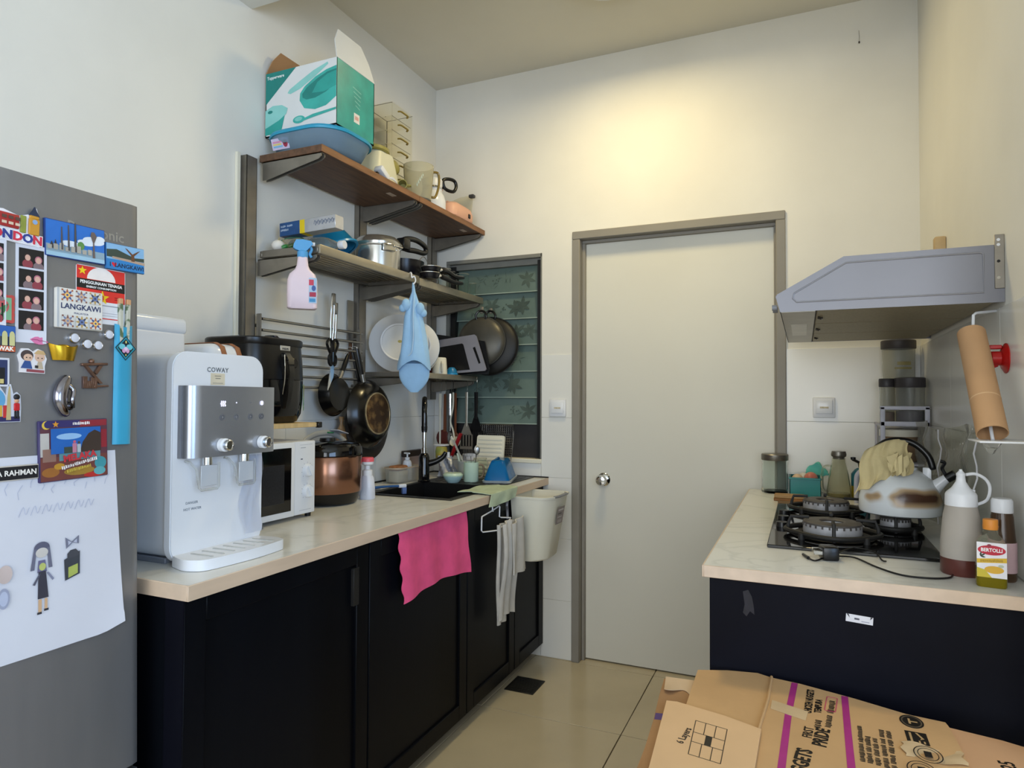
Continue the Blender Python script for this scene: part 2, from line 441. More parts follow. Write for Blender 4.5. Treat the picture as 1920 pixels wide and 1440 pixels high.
def leaf(cx, cy, a, l, w):
    o = []
    for i in range(9):
        t = i/8; o.append((t*l, w*sin(pi*t)*(1-0.35*t)))
    for i in range(7, 0, -1):
        t = i/8; o.append((t*l, -w*sin(pi*t)*(1-0.35*t)))
    return [(cx+x*cos(a)-y*sin(a), cy+x*sin(a)+y*cos(a)) for x, y in o]
for k in range(6):
    z1, z0 = lz[k], lz[k+1]; tilt = math.radians(9)
    P = T(0, 0.042, (z0+z1)/2) @ RX(-tilt)
    hh = (z1-z0)/2+0.004
    b = B(); b.box(WX0+0.04, WX1-0.02, -0.003, 0.003, -hh, hh, 0.001, 1, P)
    pn = b.obj('glass_pane', wn, 'louvre_glass')
    b = B(); b.box(WX0+0.04, WX1-0.02, -0.0045, 0.001, -hh-0.001, -hh+0.004, 0, 1, P); b.obj('pane_edge', pn, 'louvre_edge')
    F = P @ frame((0, -0.0032, 0), (1, 0, 0), (0, 0, 1)); L = []
    for q in range(6):
        cx = rnd.uniform(WX0+0.09, WX1-0.07); cy = rnd.uniform(-0.03, 0.03); kind = rnd.choice((0, 0, 1, 2))
        def add(pl):
            if all(WX0+0.045 < x < WX1-0.025 and -hh+0.006 < y < hh-0.002 for x, y in pl): L.append((pl, 'louvre_leaf'))
        if kind == 0:
            a0 = rnd.uniform(0, 6)
            for j in range(6): add(leaf(cx, cy*0.5, a0+j*pi/3.2, rnd.uniform(0.045, 0.060), 0.0125))
        elif kind == 1:
            for j in range(5): add(leaf(cx+rnd.uniform(-0.02, 0.02), cy+rnd.uniform(-0.02, 0.02), rnd.uniform(0, 6), 0.035, 0.0018))
        else:
            for j in range(7): add(ell(cx+rnd.uniform(-0.022, 0.022), cy+rnd.uniform(-0.022, 0.022), 0.0045, n=8))
    if L: decal('leaf_pattern', pn, F, L)
# the dark fixed strip below the louvres
b = B(); b.box(WX0+0.04, WX1-0.02, 0.05, 0.056, WZ0+0.008, lz[6], 0.001, 1); b.obj('lower_panel', wn, mat('slate_dark', (44, 42, 44), 0.5, var=0.15))
# ceiling lamp
t_ = thing('ceiling_lamp', 'round white ceiling lamp glowing over the kitchen', 'lamp', (1.17, -0.665, CH))
b = B(); b.lathe([(0, 0), (0.155, 0), (0.16, -0.012), (0.16, -0.05), (0.150, -0.05), (0.150, -0.03), (0, -0.03)], 40); b.obj('rim', t_, 'white_plastic')
b = B(); b.lathe([(0, -0.036), (0.149, -0.036), (0.149, -0.031), (0, -0.031)], 40); b.obj('diffuser', t_, mat('lamp_diffuser', (255, 236, 200), 0.6, var=0.0, emit=2.2))
area('kitchen_ceiling_lamp_offscreen', (1.17, -0.665, 2.962), (0, 0, 0), 0.27, 0.27, 12.0, (1.0, 0.80, 0.40), 'DISK', math.radians(172))
# switches
def switch_plate(x, z, lab, w=0.088, rocker=True):
    t_ = thing('wall_switch', lab, 'switch', (x, -tp, z))
    b = B(); b.box(-w/2, w/2, -0.011, 0.0, -0.044, 0.044, 0.004, 2); b.obj('plate', t_, 'white_plastic')
    b = B(); b.box(-0.033, 0.033, -0.016, -0.010, -0.026, 0.033, 0.002, 2); r_ = b.obj('rocker', t_, 'white_gloss')
    b = B(); b.box(-0.016, 0.018, -0.0166, -0.0155, -0.004, 0.004, 0, 1); b.obj('label_strip', r_, mat('old_label', (196, 186, 160), 0.6, var=0.2, scale=60))
switch_plate(0.728, 1.260, 'white rocker switch between the window and the grey door')
switch_plate(1.948, 1.273, 'white rocker switch under the range hood, beside the stacked jars')
# ================================================================== left run: cabinets, worktop, sink
CT = 0.904; CF = 0.678
def shaker_door(name, parent, y0, y1, z0, z1, x, st=0.058, notch=None):
    b = B(); t = 0.018
    b.box(x-t, x, y0, y0+st, z0, z1, 0.002, 1); b.box(x-t, x, y1-st, y1, z0, z1, 0.002, 1)
    b.box(x-t, x, y0+st, y1-st, z0, z0+st, 0.002, 1); b.box(x-t, x, y0+st, y1-st, z1-st, z1, 0.002, 1)
    b.box(x-t, x-0.009, y0+st-0.004, y1-st+0.004, z0+st-0.004, z1-st+0.004)
    d = b.obj(name, parent, 'black_wood', world=True)
    if notch:
        b = B(); b.box(x-0.010, x+0.0012, notch[0], notch[1], notch[2], notch[3], 0.001, 1); b.obj('finger_pull', d, 'black_matte', world=True)
    return d
cabs = [(-2.148, -1.488, 'black shaker base cabinet under the water dispenser, next to the fridge', (-1.563, -1.537, 0.69, 0.80)),
        (-1.484, -0.842, 'black shaker base cabinet with the pink cloth over its top edge', None),
        (-0.838, -0.374, 'black shaker base cabinet carrying the wire hanger and grey towel', None),
        (-0.370, -0.010, 'narrow black base cabinet in the corner with the bin hung on it', None)]
for y0, y1, lab, nt_ in cabs:
    t_ = thing('base_cabinet', lab, 'cabinet', (0.33, (y0+y1)/2, 0), group='black base cabinets under the sink worktop')
    b = B(); b.box(0.012, 0.632, y0, y1, 0.075, 0.093); 
    for ya, cut in ((y0, y0 > -0.9 and y0 < -0.5), (y1-0.016, y1 > -0.9 and y1 < -0.8)):
        if cut: b.box(0.012, 0.632, ya, ya+0.016, 0.093, 0.700); b.box(0.600, 0.632, ya, ya+0.016, 0.700, 0.8705); b.box(0.012, 0.175, ya, ya+0.016, 0.700, 0.8705)
        else: b.box(0.012, 0.632, ya, ya+0.016, 0.093, 0.8705)
    b.box(0.012, 0.022, y0+0.016, y1-0.016, 0.093, 0.8705); b.box(0.614, 0.632, y0+0.016, y1-0.016, 0.80, 0.8705)
    b.obj('body', t_, 'black_wood', world=True)
    b = B(); b.box(0.04, 0.585, y0, y1, 0.001, 0.0755); b.obj('plinth', t_, 'black_matte', world=True)
    shaker_door('door', t_, y0+0.001, y1-0.001, 0.068, 0.866, 0.652, notch=nt_)
b = B(); b.box(0.60, 0.6545, -2.1515, -2.1485, 0.08, 0.868); b.obj('end_strip', D.objects['base_cabinet'], 'navy_panel', world=True)
# worktop with the sink opening
SX0, SX1, SY0, SY1 = 0.190, 0.598, -0.882, -0.030
t_ = thing('worktop', 'pale marble-look worktop along the left wall holding the black sink', 'worktop', (0.34, -1.08, 0.871))
b = B()
for x0, x1, y0, y1 in ((0.004, CF-0.004, -2.156, SY0), (0.004, SX0, SY0, -0.004), (SX1, CF-0.004, SY0, -0.004), (SX0, SX1, SY1, -0.004)):
    b.box(x0, x1, y0, y1, 0.871, CT)
b.obj('slab', t_, 'marble_laminate', world=True)
b = B(); b.box(CF-0.004, CF, -2.160, -0.004, 0.8705, CT, 0.001, 1); b.obj('edge_band', t_, 'edge_band', world=True)
b = B(); b.box(0.004, CF-0.004, -2.160, -2.156, 0.8705, CT, 0.001, 1); b.obj('edge_band', t_, 'edge_band', world=True)
b = B(); b.box(0.0045, 0.012, -1.0, -0.005, CT+0.0002, CT+0.006); b.box(0.012, CF, -0.012, -0.0045, CT+0.0002, CT+0.006); struct(b.obj('trim_2', None, 'black_matte'))
# sink
mat('granite_black', (14, 14, 15), 0.42, var=0.3, scale=120)
t_ = thing('sink', 'black composite kitchen sink with drainboard let into the pale worktop', 'sink', (0.39, -0.45, 0.72))
b = B(); rz = CT+0.004; bx0, bx1, by0, by1 = 0.212, 0.576, -0.860, -0.445
for x0, x1, y0, y1 in ((SX0-0.01, SX1+0.008, SY0-0.008, by0), (SX0-0.01, bx0, by0, by1), (bx1, SX1+0.008, by0, by1), (SX0-0.01, SX1+0.008, by1, SY1+0.006)):
    b.box(x0, x1, y0, y1, CT-0.0003, rz, 0.0015, 1)
b.obj('rim', t_, 'granite_black', world=True)
b = B(); dz = CT-0.19
b.box(bx0-0.006, bx1+0.006, by0-0.006, by1+0.006, dz-0.006, dz); b.box(bx0-0.006, bx0, by0, by1, dz, CT+0.0005); b.box(bx1, bx1+0.006, by0, by1, dz, CT+0.0005)
b.box(bx0, bx1, by0-0.006, by0, dz, CT+0.0005); b.box(bx0, bx1, by1, by1+0.006, dz, CT+0.0005)
b.obj('bowl', t_, 'granite_black', world=True)
b = B()
for k in range(9): b.box(bx0+0.03+k*0.04, bx0+0.045+k*0.04, by1+0.05, SY1-0.03, rz-0.001, rz+0.0015, 0.0008, 1)
b.obj('drainboard_ribs', t_, 'granite_black', world=True)
b = B(); b.lathe([(0, 0), (0.045, 0), (0.045, 0.003), (0.03, 0.004), (0.028, 0.001), (0, 0.001)], 24, T(0.39, -0.65, dz)); b.obj('drain', t_, 'chrome', world=True)
# floor drain
t_ = thing('floor_drain', 'square black drain grate set in the floor tiles', 'drain', (0.70, -0.36, 0))
b = B(); b.box(0.630, 0.769, -0.436, -0.283, -0.001, 0.004, 0.001, 1); b.obj('plate', t_, mat('drain_dark', (22, 22, 18), 0.45, var=0.3), world=True)
b = B()
for k in range(9): b.box(0.640, 0.759, -0.430+k*0.0165, -0.424+k*0.0165, 0.0036, 0.0052)
b.obj('grate_bars', t_, 'black_matte', world=True)

# ================================================================== fridge
FA = -math.radians(1.5)
t_ = fridge = thing('refrigerator', 'grey two-door fridge covered with souvenir magnets and a drawing', 'fridge', (0.30, -2.49, 0.007), rot=(0, FA, 0))
XF = 0.2975
b = B(); b.box(-0.25, 0.222, -0.36, 0.298, 0.03, 1.695, 0.006, 2); b.obj('body', t_, 'fridge_dark')
def fdoor(z0, z1, name):
    b = B(); r = 0.022
    pr = [(0.228, -0.36), (XF-0.004, -0.36), (XF, -0.35), (XF, 0.300-r), (XF-0.003, 0.300-r*0.35), (XF-r*0.6, 0.300), (0.228, 0.301)]
    b.prism(pr, z0, z1); return b.obj(name, t_, 'fridge_steel', sharp=60)
fdoor(0.522, 1.700, 'upper_door'); fdoor(0.06, 0.505, 'freezer_door')
b = B(); b.box(0.2, 0.285, -0.355, 0.29, 0.505, 0.522); b.obj('door_seal', t_, 'black_matte')
b = B(); b.box(-0.2, 0.26, -0.35, 0.28, 0.0, 0.06); b.obj('toe_grille', t_, 'black_plastic')
def FF(y, z, h=0.0, tilt=0.0):      # frame lying on the fridge front: right = +y, up = +z, out = +x
    return frame((XF+h, y, z), (0, 1, 0), (0, 0, 1)) @ RZ(tilt)
mat('fridge_logo', (160, 157, 150), 0.4, 0.4)
text('lettering', t_, FF(0.201, 1.622), 'Panasonic', 0.030, 'fridge_logo', bold=0.0004)
# ------------------------------------------------------------------ things stuck on the fridge
def on_fridge(name, lab, cat, y, z, tilt=0.0, group=None):
    m = MW[fridge.name] @ FF(y, z, 0.0, tilt)
    return thing(name, lab, cat, m.translation, rot=m.to_euler(), group=group)
GM = 'souvenir magnets on the fridge door'
def slab(t_, w, h, d, m, name='body', bev=0.001):
    b = B(); b.box(-w/2, w/2, -h/2, h/2, 0.0, d, bev, 1); return b.obj(name, t_, m)
def R(x0, x1, y0, y1): return [(x0, y0), (x1, y0), (x1, y1), (x0, y1)]
def Zf(d): return T(0, 0, d)
# skyline magnet
t_ = on_fridge('magnet', 'large blue skyline magnet with minarets and a control tower', 'magnet', 0.156, 1.592, 0.02, GM)
slab(t_, 0.117, 0.071, 0.006, flat('1f3f86'))
L = [(R(-0.057, 0.057, -0.034, 0.034), '2c6fc4'), (R(-0.057, 0.057, -0.034, -0.012), '8aa4b4'), (R(-0.057, 0.057, -0.034, -0.026), '9fc3d8')]
for cx, cy, rx, ry in ((0.035, 0.008, 0.022, 0.008), (0.02, 0.002, 0.018, 0.006), (0.048, 0.014, 0.01, 0.006), (-0.01, -0.006, 0.02, 0.006)): L.append((ell(cx, cy, rx, ry), 'dfe6ee'))
L.append((ell(0.009, -0.006, 0.007, 0.008), '5f8f4c'))
for x, w, h in ((-0.028, 0.002, 0.044), (-0.015, 0.002, 0.05), (-0.002, 0.0026, 0.058), (-0.047, 0.004, 0.014), (-0.04, 0.003, 0.018)): L.append(([(x-w, -0.02), (x+w, -0.02), (x+w*0.6, -0.026+h), (x, -0.02+h), (x-w*0.6, -0.026+h)], '3c3a3c'))
L.append(([(0.032, -0.026), (0.037, -0.026), (0.0355, 0.004), (0.041, 0.018), (0.036, 0.026), (0.030, 0.026), (0.028, 0.018), (0.033, 0.004)], '6a5c58'))
for k in range(8): L.append((R(-0.055+k*0.011, -0.047+k*0.011, -0.022, -0.014+0.003*(k % 3)), 'a9a49a'))
decal('picture', t_, Zf(0.006), L)
b = B()
for x, h in ((-0.028, 0.044), (-0.015, 0.05), (-0.002, 0.056)): b.cyl((x, -0.02, 0.0066), (x, -0.02+h, 0.0066), 0.0022, 0.001, 8)
b.obj('tower_relief', t_, flat('4a4442'))
# eagle magnet
t_ = on_fridge('magnet', 'blue beach magnet reading I love Langkawi with a brown eagle statue', 'magnet', 0.260, 1.580, 0.02, GM)
slab(t_, 0.086, 0.054, 0.006, flat('2a6ba8'))
L = [(R(-0.042, 0.042, -0.026, 0.026), '86b4da'), ([(-0.042, -0.002), (0.042, -0.002), (0.042, 0.006), (0.02, 0.004), (0.0, 0.010), (-0.02, 0.016), (-0.042, 0.013)], '3d4a40'), (R(-0.042, 0.042, -0.026, -0.006), '2f7fc0'), ([(-0.03, -0.004), (0.043, -0.009), (0.043, -0.003), (-0.03, 0.0)], 'b39a86'),
     ([(0.012, -0.004), (0.020, -0.004), (0.019, 0.008), (0.034, 0.022), (0.026, 0.018), (0.015, 0.011), (0.004, 0.020), (-0.002, 0.022), (0.012, 0.008)], '6b4630')]
decal('picture', t_, Zf(0.006), L)
text('lettering', t_, T(0.008, -0.0175, 0.0062), 'LANGKAWI', 0.0125, '18304e', bold=0.0003)
text('lettering', t_, T(-0.0345, -0.0175, 0.0062), 'I', 0.0125, '18304e', bold=0.0003)
decal('heart', t_, Zf(0.0062), [([(-0.026, -0.0225), (-0.0315, -0.016), (-0.0305, -0.0125), (-0.0275, -0.0125), (-0.026, -0.0145), (-0.0245, -0.0125), (-0.0215, -0.0125), (-0.0205, -0.016)], 'd8283a')])
# energy label
t_ = on_fridge('energy_label', 'red and white energy rating sticker with a yellow star', 'sticker', 0.211, 1.494, 0.0)
b = B(); b.prism(rrect(-0.0515, 0.0515, -0.057, 0.057, 0.004), 0.0, 0.0006); b.obj('paper', t_, flat('e4e4e8'))
decal('print', t_, Zf(0.0006), [(R(-0.0505, 0.0505, -0.012, 0.056), 'd8342c'), ([(-0.030, 0.031)]+ell(0, 0.031, 0.030, 0.026, 14, 0, pi), 'ece4e0'), (star(-0.039, 0.046, 0.009), 'f2d21c'), (R(-0.0505, 0.0505, 0.011, 0.030), '1c1a1a'), (star(0.002, -0.004, 0.015), 'f2c818'),
      (R(-0.049, -0.028, 0.003, 0.0045), '7a1612'), (R(-0.049, -0.026, -0.001, 0.0005), '7a1612'), (R(0.028, 0.047, -0.001, 0.0005), '7a1612'), (R(0.028, 0.047, -0.005, -0.0035), '7a1612'),
      (R(-0.046, 0.046, -0.047, -0.045), 'd8342c'), (R(0.0, 0.046, -0.020, -0.0185), '8c8c94'), (R(0.0, 0.046, -0.035, -0.034), 'b4b4bc'), (R(0.0, 0.046, -0.040, -0.039), 'b4b4bc')], off=0.00015)
text('lettering', t_, T(0, 0.0235, 0.0010), 'PENGGUNAAN TENAGA', 0.0088, 'f2f2f2', bold=0.0002, sx=0.90)
text('lettering', t_, T(0, 0.0150, 0.0010), 'ENERGY CONSUMPTION', 0.0056, 'f2f2f2', bold=0.0001)
text('lettering', t_, T(0.002, -0.005, 0.0012), '3', 0.014, 'c8402c', bold=0.0004)
# tile-art magnet
t_ = on_fridge('magnet', 'white magnet with six patterned tiles around the word Langkawi', 'magnet', 0.162, 1.459, 0.0, GM)
slab(t_, 0.090, 0.077, 0.011, flat('e0ddd6'), bev=0.0015)
L = [(R(-0.045, -0.041, -0.038, 0.038), 'b9bdc2')]
cs = [('e8c070', '44568c', 'b0623c'), ('c8a88c', '7a86a8', '8a5c50'), ('6a7ca8', '3a4460', 'b89858')]
for r_, cy in ((0, 0.025), (1, -0.025)):
    for k in range(3):
        cx = -0.026+0.027*k; a, c, d = cs[(k+r_) % 3]
        L.append((R(cx-0.0115, cx+0.0115, cy-0.0115, cy+0.0115), 'd4d2cc'))
        for q in range(8): L.append((leaf(cx, cy, q*pi/4, 0.0125, 0.0026), c if q % 2 else d))
        L.append((ell(cx, cy, 0.0052, n=12), a)); L.append((ell(cx, cy, 0.0022, n=8), c))
        for sx_, sy_ in ((1, 1), (1, -1), (-1, 1), (-1, -1)): L.append((ell(cx+sx_*0.0095, cy+sy_*0.0095, 0.002, n=6), d))
decal('tile_print', t_, Zf(0.011), L, off=0.0001)
text('lettering', t_, T(0.001, 0.0035, 0.0112), 'LANGKAWI', 0.0150, '2c3560', bold=0.0002)
text('lettering', t_, T(0.001, -0.0085, 0.0112), 'MALAYSIA', 0.0050, '3a4270', space=1.3)
# photo strips
def photo_strip(y, z, w, h, lab, n=4, tilt=0.0, seed=1):
    t_ = on_fridge('photo_strip', lab, 'photo', y, z, tilt)
    b = B(); b.sheet(lambda u, v: (-w/2+w*u, -h/2+h*v, 0.0005+0.004*u), 6, 6, 0.0003); b.obj('card', t_, 'paper_white')
    r_ = random.Random(seed)
    for k in range(n):
        hh = (h-0.028)/n; cy = h/2-0.006-hh*(k+0.5); L = [(R(-w*0.40, w*0.40, cy-hh*0.45, cy+hh*0.45), '14100f')]
        for q, cx in ((0, -0.005+r_.uniform(-.002, .002)), (1, 0.010+r_.uniform(-.002, .002))):
            yy = cy+r_.uniform(-0.004, 0.002)
            L.append((ell(cx, yy-0.012, 0.009, 0.009, 12), ('8a3a44', '7c6a6e')[(k+q) % 2]))
            L.append((ell(cx, yy+0.001, 0.0062, 0.0072, 12), ('2a1c18', 'b06a7c')[q])); L.append((ell(cx, yy, 0.0046, 0.0058, 12), 'cfa594'))
        b = B()
        for i, (pl, c) in enumerate(L):
            pl = [(max(-w*0.40, min(w*0.40, x)), max(cy-hh*0.45, min(cy+hh*0.45, y_))) for x, y_ in pl]
            b.use(flat(c)); b.poly([(x, y_, 0.0010+0.004*((x+w/2)/w)+0.0001*i) for x, y_ in pl])
        b.obj('photo', t_, None, recalc=False)
    return t_
photo_strip(0.076, 1.478, 0.052, 0.182, 'strip of four dark photo-booth pictures of a couple on white card')
photo_strip(0.010, 1.484, 0.046, 0.170, 'white photo strip partly covered by the green and red stamp magnet', seed=5)
# London magnet
t_ = on_fridge('magnet', 'London magnet with a red bus, a phone box and a golden clock tower', 'magnet', 0.046, 1.598, -0.03, GM)
b = B(); b.prism([(-0.052, -0.030), (0.044, -0.030), (0.046, -0.012), (0.040, -0.008), (0.040, 0.030), (0.036, 0.042), (0.030, 0.030), (0.020, 0.026), (0.006, 0.020), (-0.02, 0.026), (-0.052, 0.022)], 0, 0.005); b.obj('base', t_, flat('e8e6ea'))
b = B(); b.box(-0.05, 0.006, -0.006, 0.020, 0.005, 0.009, 0.002, 2); bus = b.obj('bus', t_, flat('a82c2c'))
decal('bus_windows', bus, Zf(0.0091), [(R(-0.046+k*0.011, -0.038+k*0.011, 0.009, 0.015), '5c4038') for k in range(5)]+[(R(-0.046+k*0.011, -0.038+k*0.011, -0.001, 0.004), 'd8c0a8') for k in range(5)])
b = B(); b.box(0.008, 0.018, -0.010, 0.022, 0.005, 0.008, 0.001, 1); b.obj('street_sign', t_, flat('8c9440'))
b = B(); b.box(0.022, 0.040, -0.010, 0.020, 0.005, 0.010, 0.001, 1); b.box(0.023, 0.039, 0.020, 0.026, 0.005, 0.0095, 0.001, 1); b.obj('clock_tower', t_, flat('c89030'))
b = B(); b.prism([(0.022, 0.026), (0.040, 0.026), (0.034, 0.036), (0.031, 0.043), (0.028, 0.036)], 0.005, 0.009); b.obj('tower_roof', t_, flat('28324a'))
decal('clock_face', t_, Zf(0.0102), [(ell(0.031, 0.014, 0.0045, n=12), '8aa8d0')])
for k, (ch, c) in enumerate(zip('LONDON', ('c83048', 'c83048', '2c3c88', 'c83048', '2c3c88', 'c83048'))):
    x = -0.0465+k*0.0170; z = -0.0195
    text('lettering', t_, T(x, z, 0.0050), ch, 0.023, 'f4f4f6', bold=0.0022, th=0.001)
    text('lettering', t_, T(x, z, 0.0062), ch, 0.022, c, bold=0.0009, th=0.0008)
# stamp, harbour, blue photo, guard magnets at the picture edge
t_ = on_fridge('magnet', 'green and red stamp-edged magnet beside the photo strip', 'magnet', 0.022, 1.445, 0.0, GM)
zz = []
for k in range(40):
    a = k/40*4; s_ = int(a); f = a-s_; rr = 0.0007 if k % 2 else -0.0007; q = 0.025+rr
    zz.append([(-q+2*q*f, -q), (q, -q+2*q*f), (q-2*q*f, q), (-q, q-2*q*f)][s_])
b = B(); b.prism(zz, 0, 0.004); b.obj('body', t_, flat('b84a44'))
decal('picture', t_, Zf(0.004), [(R(-0.020, 0.020, -0.020, 0.020), '7aa884'), (ell(0.006, 0.004, 0.010, 0.012), 'c05a5c'), (leaf(-0.004, -0.014, 0.9, 0.03, 0.006), '3c7848')])
t_ = on_fridge('magnet', 'dark harbour-town magnet with white arches and an orange base', 'magnet', 0.020, 1.391, 0.0, GM)
slab(t_, 0.058, 0.048, 0.005, flat('1c2a44'))
L = [(R(-0.028, 0.028, 0.004, 0.023), '2c5ca8'), (R(-0.028, 0.028, -0.023, -0.013), 'b8542c')]
for k in range(4): L.append(([(0.0-0.018+k*0.012, -0.012), (-0.009+k*0.012, -0.012)]+ell(-0.0135+k*0.012, 0.006, 0.0045, 0.008, 8, 0, pi), 'c8c48c'))
decal('picture', t_, Zf(0.005), L)
text('lettering', t_, T(0.000, -0.018, 0.0053), 'SARAWAK', 0.0105, 'f0e8e0', bold=0.0004)
t_ = on_fridge('magnet', 'small framed night-blue photo magnet above the guardsman magnet', 'magnet', 0.016, 1.331, 0.0, GM)
slab(t_, 0.048, 0.052, 0.004, 'paper_white')
decal('picture', t_, Zf(0.004), [(R(-0.020, 0.020, -0.022, 0.022), '2a3560'), (R(0.004, 0.016, -0.022, 0.008), '14161c'), (R(0.008, 0.014, -0.020, -0.012), 'c8b878'), (R(-0.016, 0.0, -0.022, -0.006), '20242c')])
t_ = on_fridge('magnet', 'cut-out magnet with a red-coated guardsman, a bottle shape and gold spires', 'magnet', 0.028, 1.276, 0.0, GM)
b = B(); b.prism([(-0.03, -0.034), (0.030, -0.034), (0.031, -0.008), (0.030, 0.014), (0.024, 0.020), (0.018, 0.016), (0.014, 0.034), (0.010, 0.034), (0.006, 0.014), (-0.004, 0.030), (-0.03, 0.030)], 0, 0.004); b.obj('base', t_, flat('c8ccd8'))
decal('picture', t_, Zf(0.004), [(ell(-0.012, 0.006, 0.017, 0.020), '5c9cc8'), (R(-0.029, 0.029, -0.033, -0.024), '2c2a58'), (R(-0.028, 0.0, -0.024, -0.004), 'c8a040'), ([(-0.02, -0.006), (-0.012, -0.006), (-0.016, 0.010)], 'c8a040'), (R(0.001, 0.009, -0.026, -0.004), 'b83030'), ([(0.006, -0.03), (0.014, -0.03), (0.013, 0.012), (0.0125, 0.030), (0.0105, 0.030), (0.008, 0.012)], 'b8a878')])
b = B(); b.box(0.018, 0.028, -0.014, 0.000, 0.004, 0.007, 0.002, 1); b.obj('red_coat', t_, flat('b81c24'))
b = B(); b.box(0.019, 0.023, -0.028, -0.014, 0.004, 0.006, 0.001, 1); b.box(0.0235, 0.0275, -0.028, -0.014, 0.004, 0.006, 0.001, 1); b.ball((0.023, 0.011, 0.005), 0.0055, 12, (1, 1, 0.5)); b.obj('trousers_and_hat', t_, flat('14141a'))
b = B(); b.ball((0.023, 0.004, 0.005), 0.0042, 12, (1, 1, 0.5)); b.obj('face', t_, flat('c89878'))
# lips
t_ = on_fridge('magnet', 'small pink lips magnet under the photo strip', 'magnet', 0.090, 1.392, -0.12, GM)
b = B(); b.prism([(-0.016, 0.0), (-0.008, 0.006), (-0.003, 0.0072), (0, 0.0055), (0.003, 0.0072), (0.008, 0.006), (0.016, 0.0), (0.008, -0.0055), (0, -0.007), (-0.008, -0.0055)], 0, 0.004); b.obj('body', t_, flat('dc7aa8'))
b = B(); b.tube([(-0.014, 0, 0.0044), (-0.004, 0.001, 0.0048), (0, -0.0003, 0.0048), (0.004, 0.001, 0.0048), (0.014, 0, 0.0044)], 0.0005, 6); b.obj('lip_line', t_, flat('a04874'))
# gold ingot
t_ = on_fridge('magnet', 'shiny gold boat-shaped ingot magnet', 'magnet', 0.134, 1.372, 0.0, GM)
mat('gold', (196, 156, 40), 0.22, 0.85, var=0.05)
b = B()
def ingot(u, v):
    a = (u-0.5)*2; x = a*0.026*(1-0.30*v); top = 0.012+0.006*abs(a)**3; z = top-(top+0.014)*v
    return (x, z, 0.002+0.013*cos(a*pi/2)**0.6*(1-0.25*v*v))
b.sheet(ingot, 20, 8, 0.0025); b.obj('hull', t_, 'gold')
b = B(); b.ball((0, 0.011, 0.004), 0.010, 14, (1.5, 0.6, 0.7)); b.obj('dome', t_, 'gold')
# four buttons
for y, z, lab in ((0.154, 1.403, 'round silver button magnet beside the gold ingot'), (0.179, 1.393, 'round silver button magnet touching another, below the patterned-tile magnet'), (0.201, 1.392, 'round silver button magnet between its twin and the blue pouch'), (0.224, 1.416, 'round silver button magnet by the flap of the blue pouch')):
    t_ = on_fridge('button_magnet', lab, 'magnet', y, z, 0, 'four silver button magnets')
    b = B(); b.lathe([(0, 0), (0.0095, 0), (0.0105, 0.002), (0.0105, 0.006), (0.0095, 0.0075), (0.0085, 0.0075), (0.008, 0.0068), (0, 0.0068)], 24); b.obj('rim', t_, 'chrome')
    b = B(); b.lathe([(0, 0.0078), (0.006, 0.0076), (0.008, 0.0068), (0, 0.0066)], 20); b.obj('face', t_, 'paper_white')
# cartoon couple (generic)
t_ = on_fridge('magnet', 'white-edged magnet of two cartoon children, one in a straw hat', 'magnet', 0.078, 1.354, -0.05, GM)
b = B(); b.prism([(-0.020, -0.023), (0.023, -0.022), (0.022, -0.008), (0.025, 0.006), (0.018, 0.020), (0.008, 0.023), (0.0, 0.017), (-0.008, 0.022), (-0.020, 0.021), (-0.025, 0.008), (-0.021, -0.006)], 0, 0.004); b.obj('base', t_, flat('e0dde0'))
decal('picture', t_, Zf(0.004), [(ell(-0.010, 0.009, 0.011, 0.010), '4a3e3e'), (ell(-0.008, 0.005, 0.008, 0.007), 'd8b49c'), (ell(0.012, 0.008, 0.009, 0.009), 'd8b49c'), ([(0.001, 0.013), (0.023, 0.013), (0.018, 0.020), (0.008, 0.021)], 'c8a878'), (ell(0.009, 0.006, 0.0012, n=8), '1c1414'), (ell(0.016, 0.006, 0.0012, n=8), '1c1414'), (ell(-0.011, 0.005, 0.0012, n=8), '1c1414'), (ell(-0.005, 0.005, 0.0012, n=8), '1c1414'), ([(-0.020, -0.015), (0.0, -0.015), (-0.004, -0.001), (-0.014, -0.001)], '30508c'), ([(0.006, -0.014), (0.019, -0.014), (0.016, -0.001), (0.009, -0.001)], 'b8a890'), (R(0.004, 0.010, -0.013, -0.008), '2c2a2c'), (R(-0.010, 0.021, -0.021, -0.016), '8c4850')])
# bronze relief
mat('bronze', (120, 92, 78), 0.35, 0.7, var=0.15, scale=60)
t_ = on_fridge('magnet', 'bronze-coloured magnet with two crossed bars over a little city skyline', 'magnet', 0.195, 1.333, 0.0, GM)
b = B(); b.box(-0.026, 0.027, 0.018, 0.023, 0, 0.008, 0.001, 1, RZ(0.06)); b.obj('bar', t_, 'bronze')
b = B(); b.box(-0.004, 0.026, -0.026, -0.022, 0, 0.008, 0.001, 1, RZ(0.06)); b.obj('bar', t_, 'bronze')
b = B(); b.prism([(-0.022, 0.018), (-0.016, 0.018), (0.016, -0.018), (0.009, -0.018)], 0, 0.006); b.prism([(0.008, 0.018), (0.016, 0.018), (0.004, 0.0), (-0.001, 0.004)], 0, 0.006); b.obj('crossed_arms', t_, 'bronze')
b = B(); r_ = random.Random(2)
for k in range(7): b.box(-0.024+k*0.004, -0.020+k*0.004, -0.028, -0.014+r_.uniform(0, 0.010), 0, 0.007, 0.0005, 1)
b.obj('skyline', t_, 'bronze')
b = B(); b.ball((-0.006, 0.026, 0.003), 0.0055, 12); b.obj('knob', t_, 'bronze')
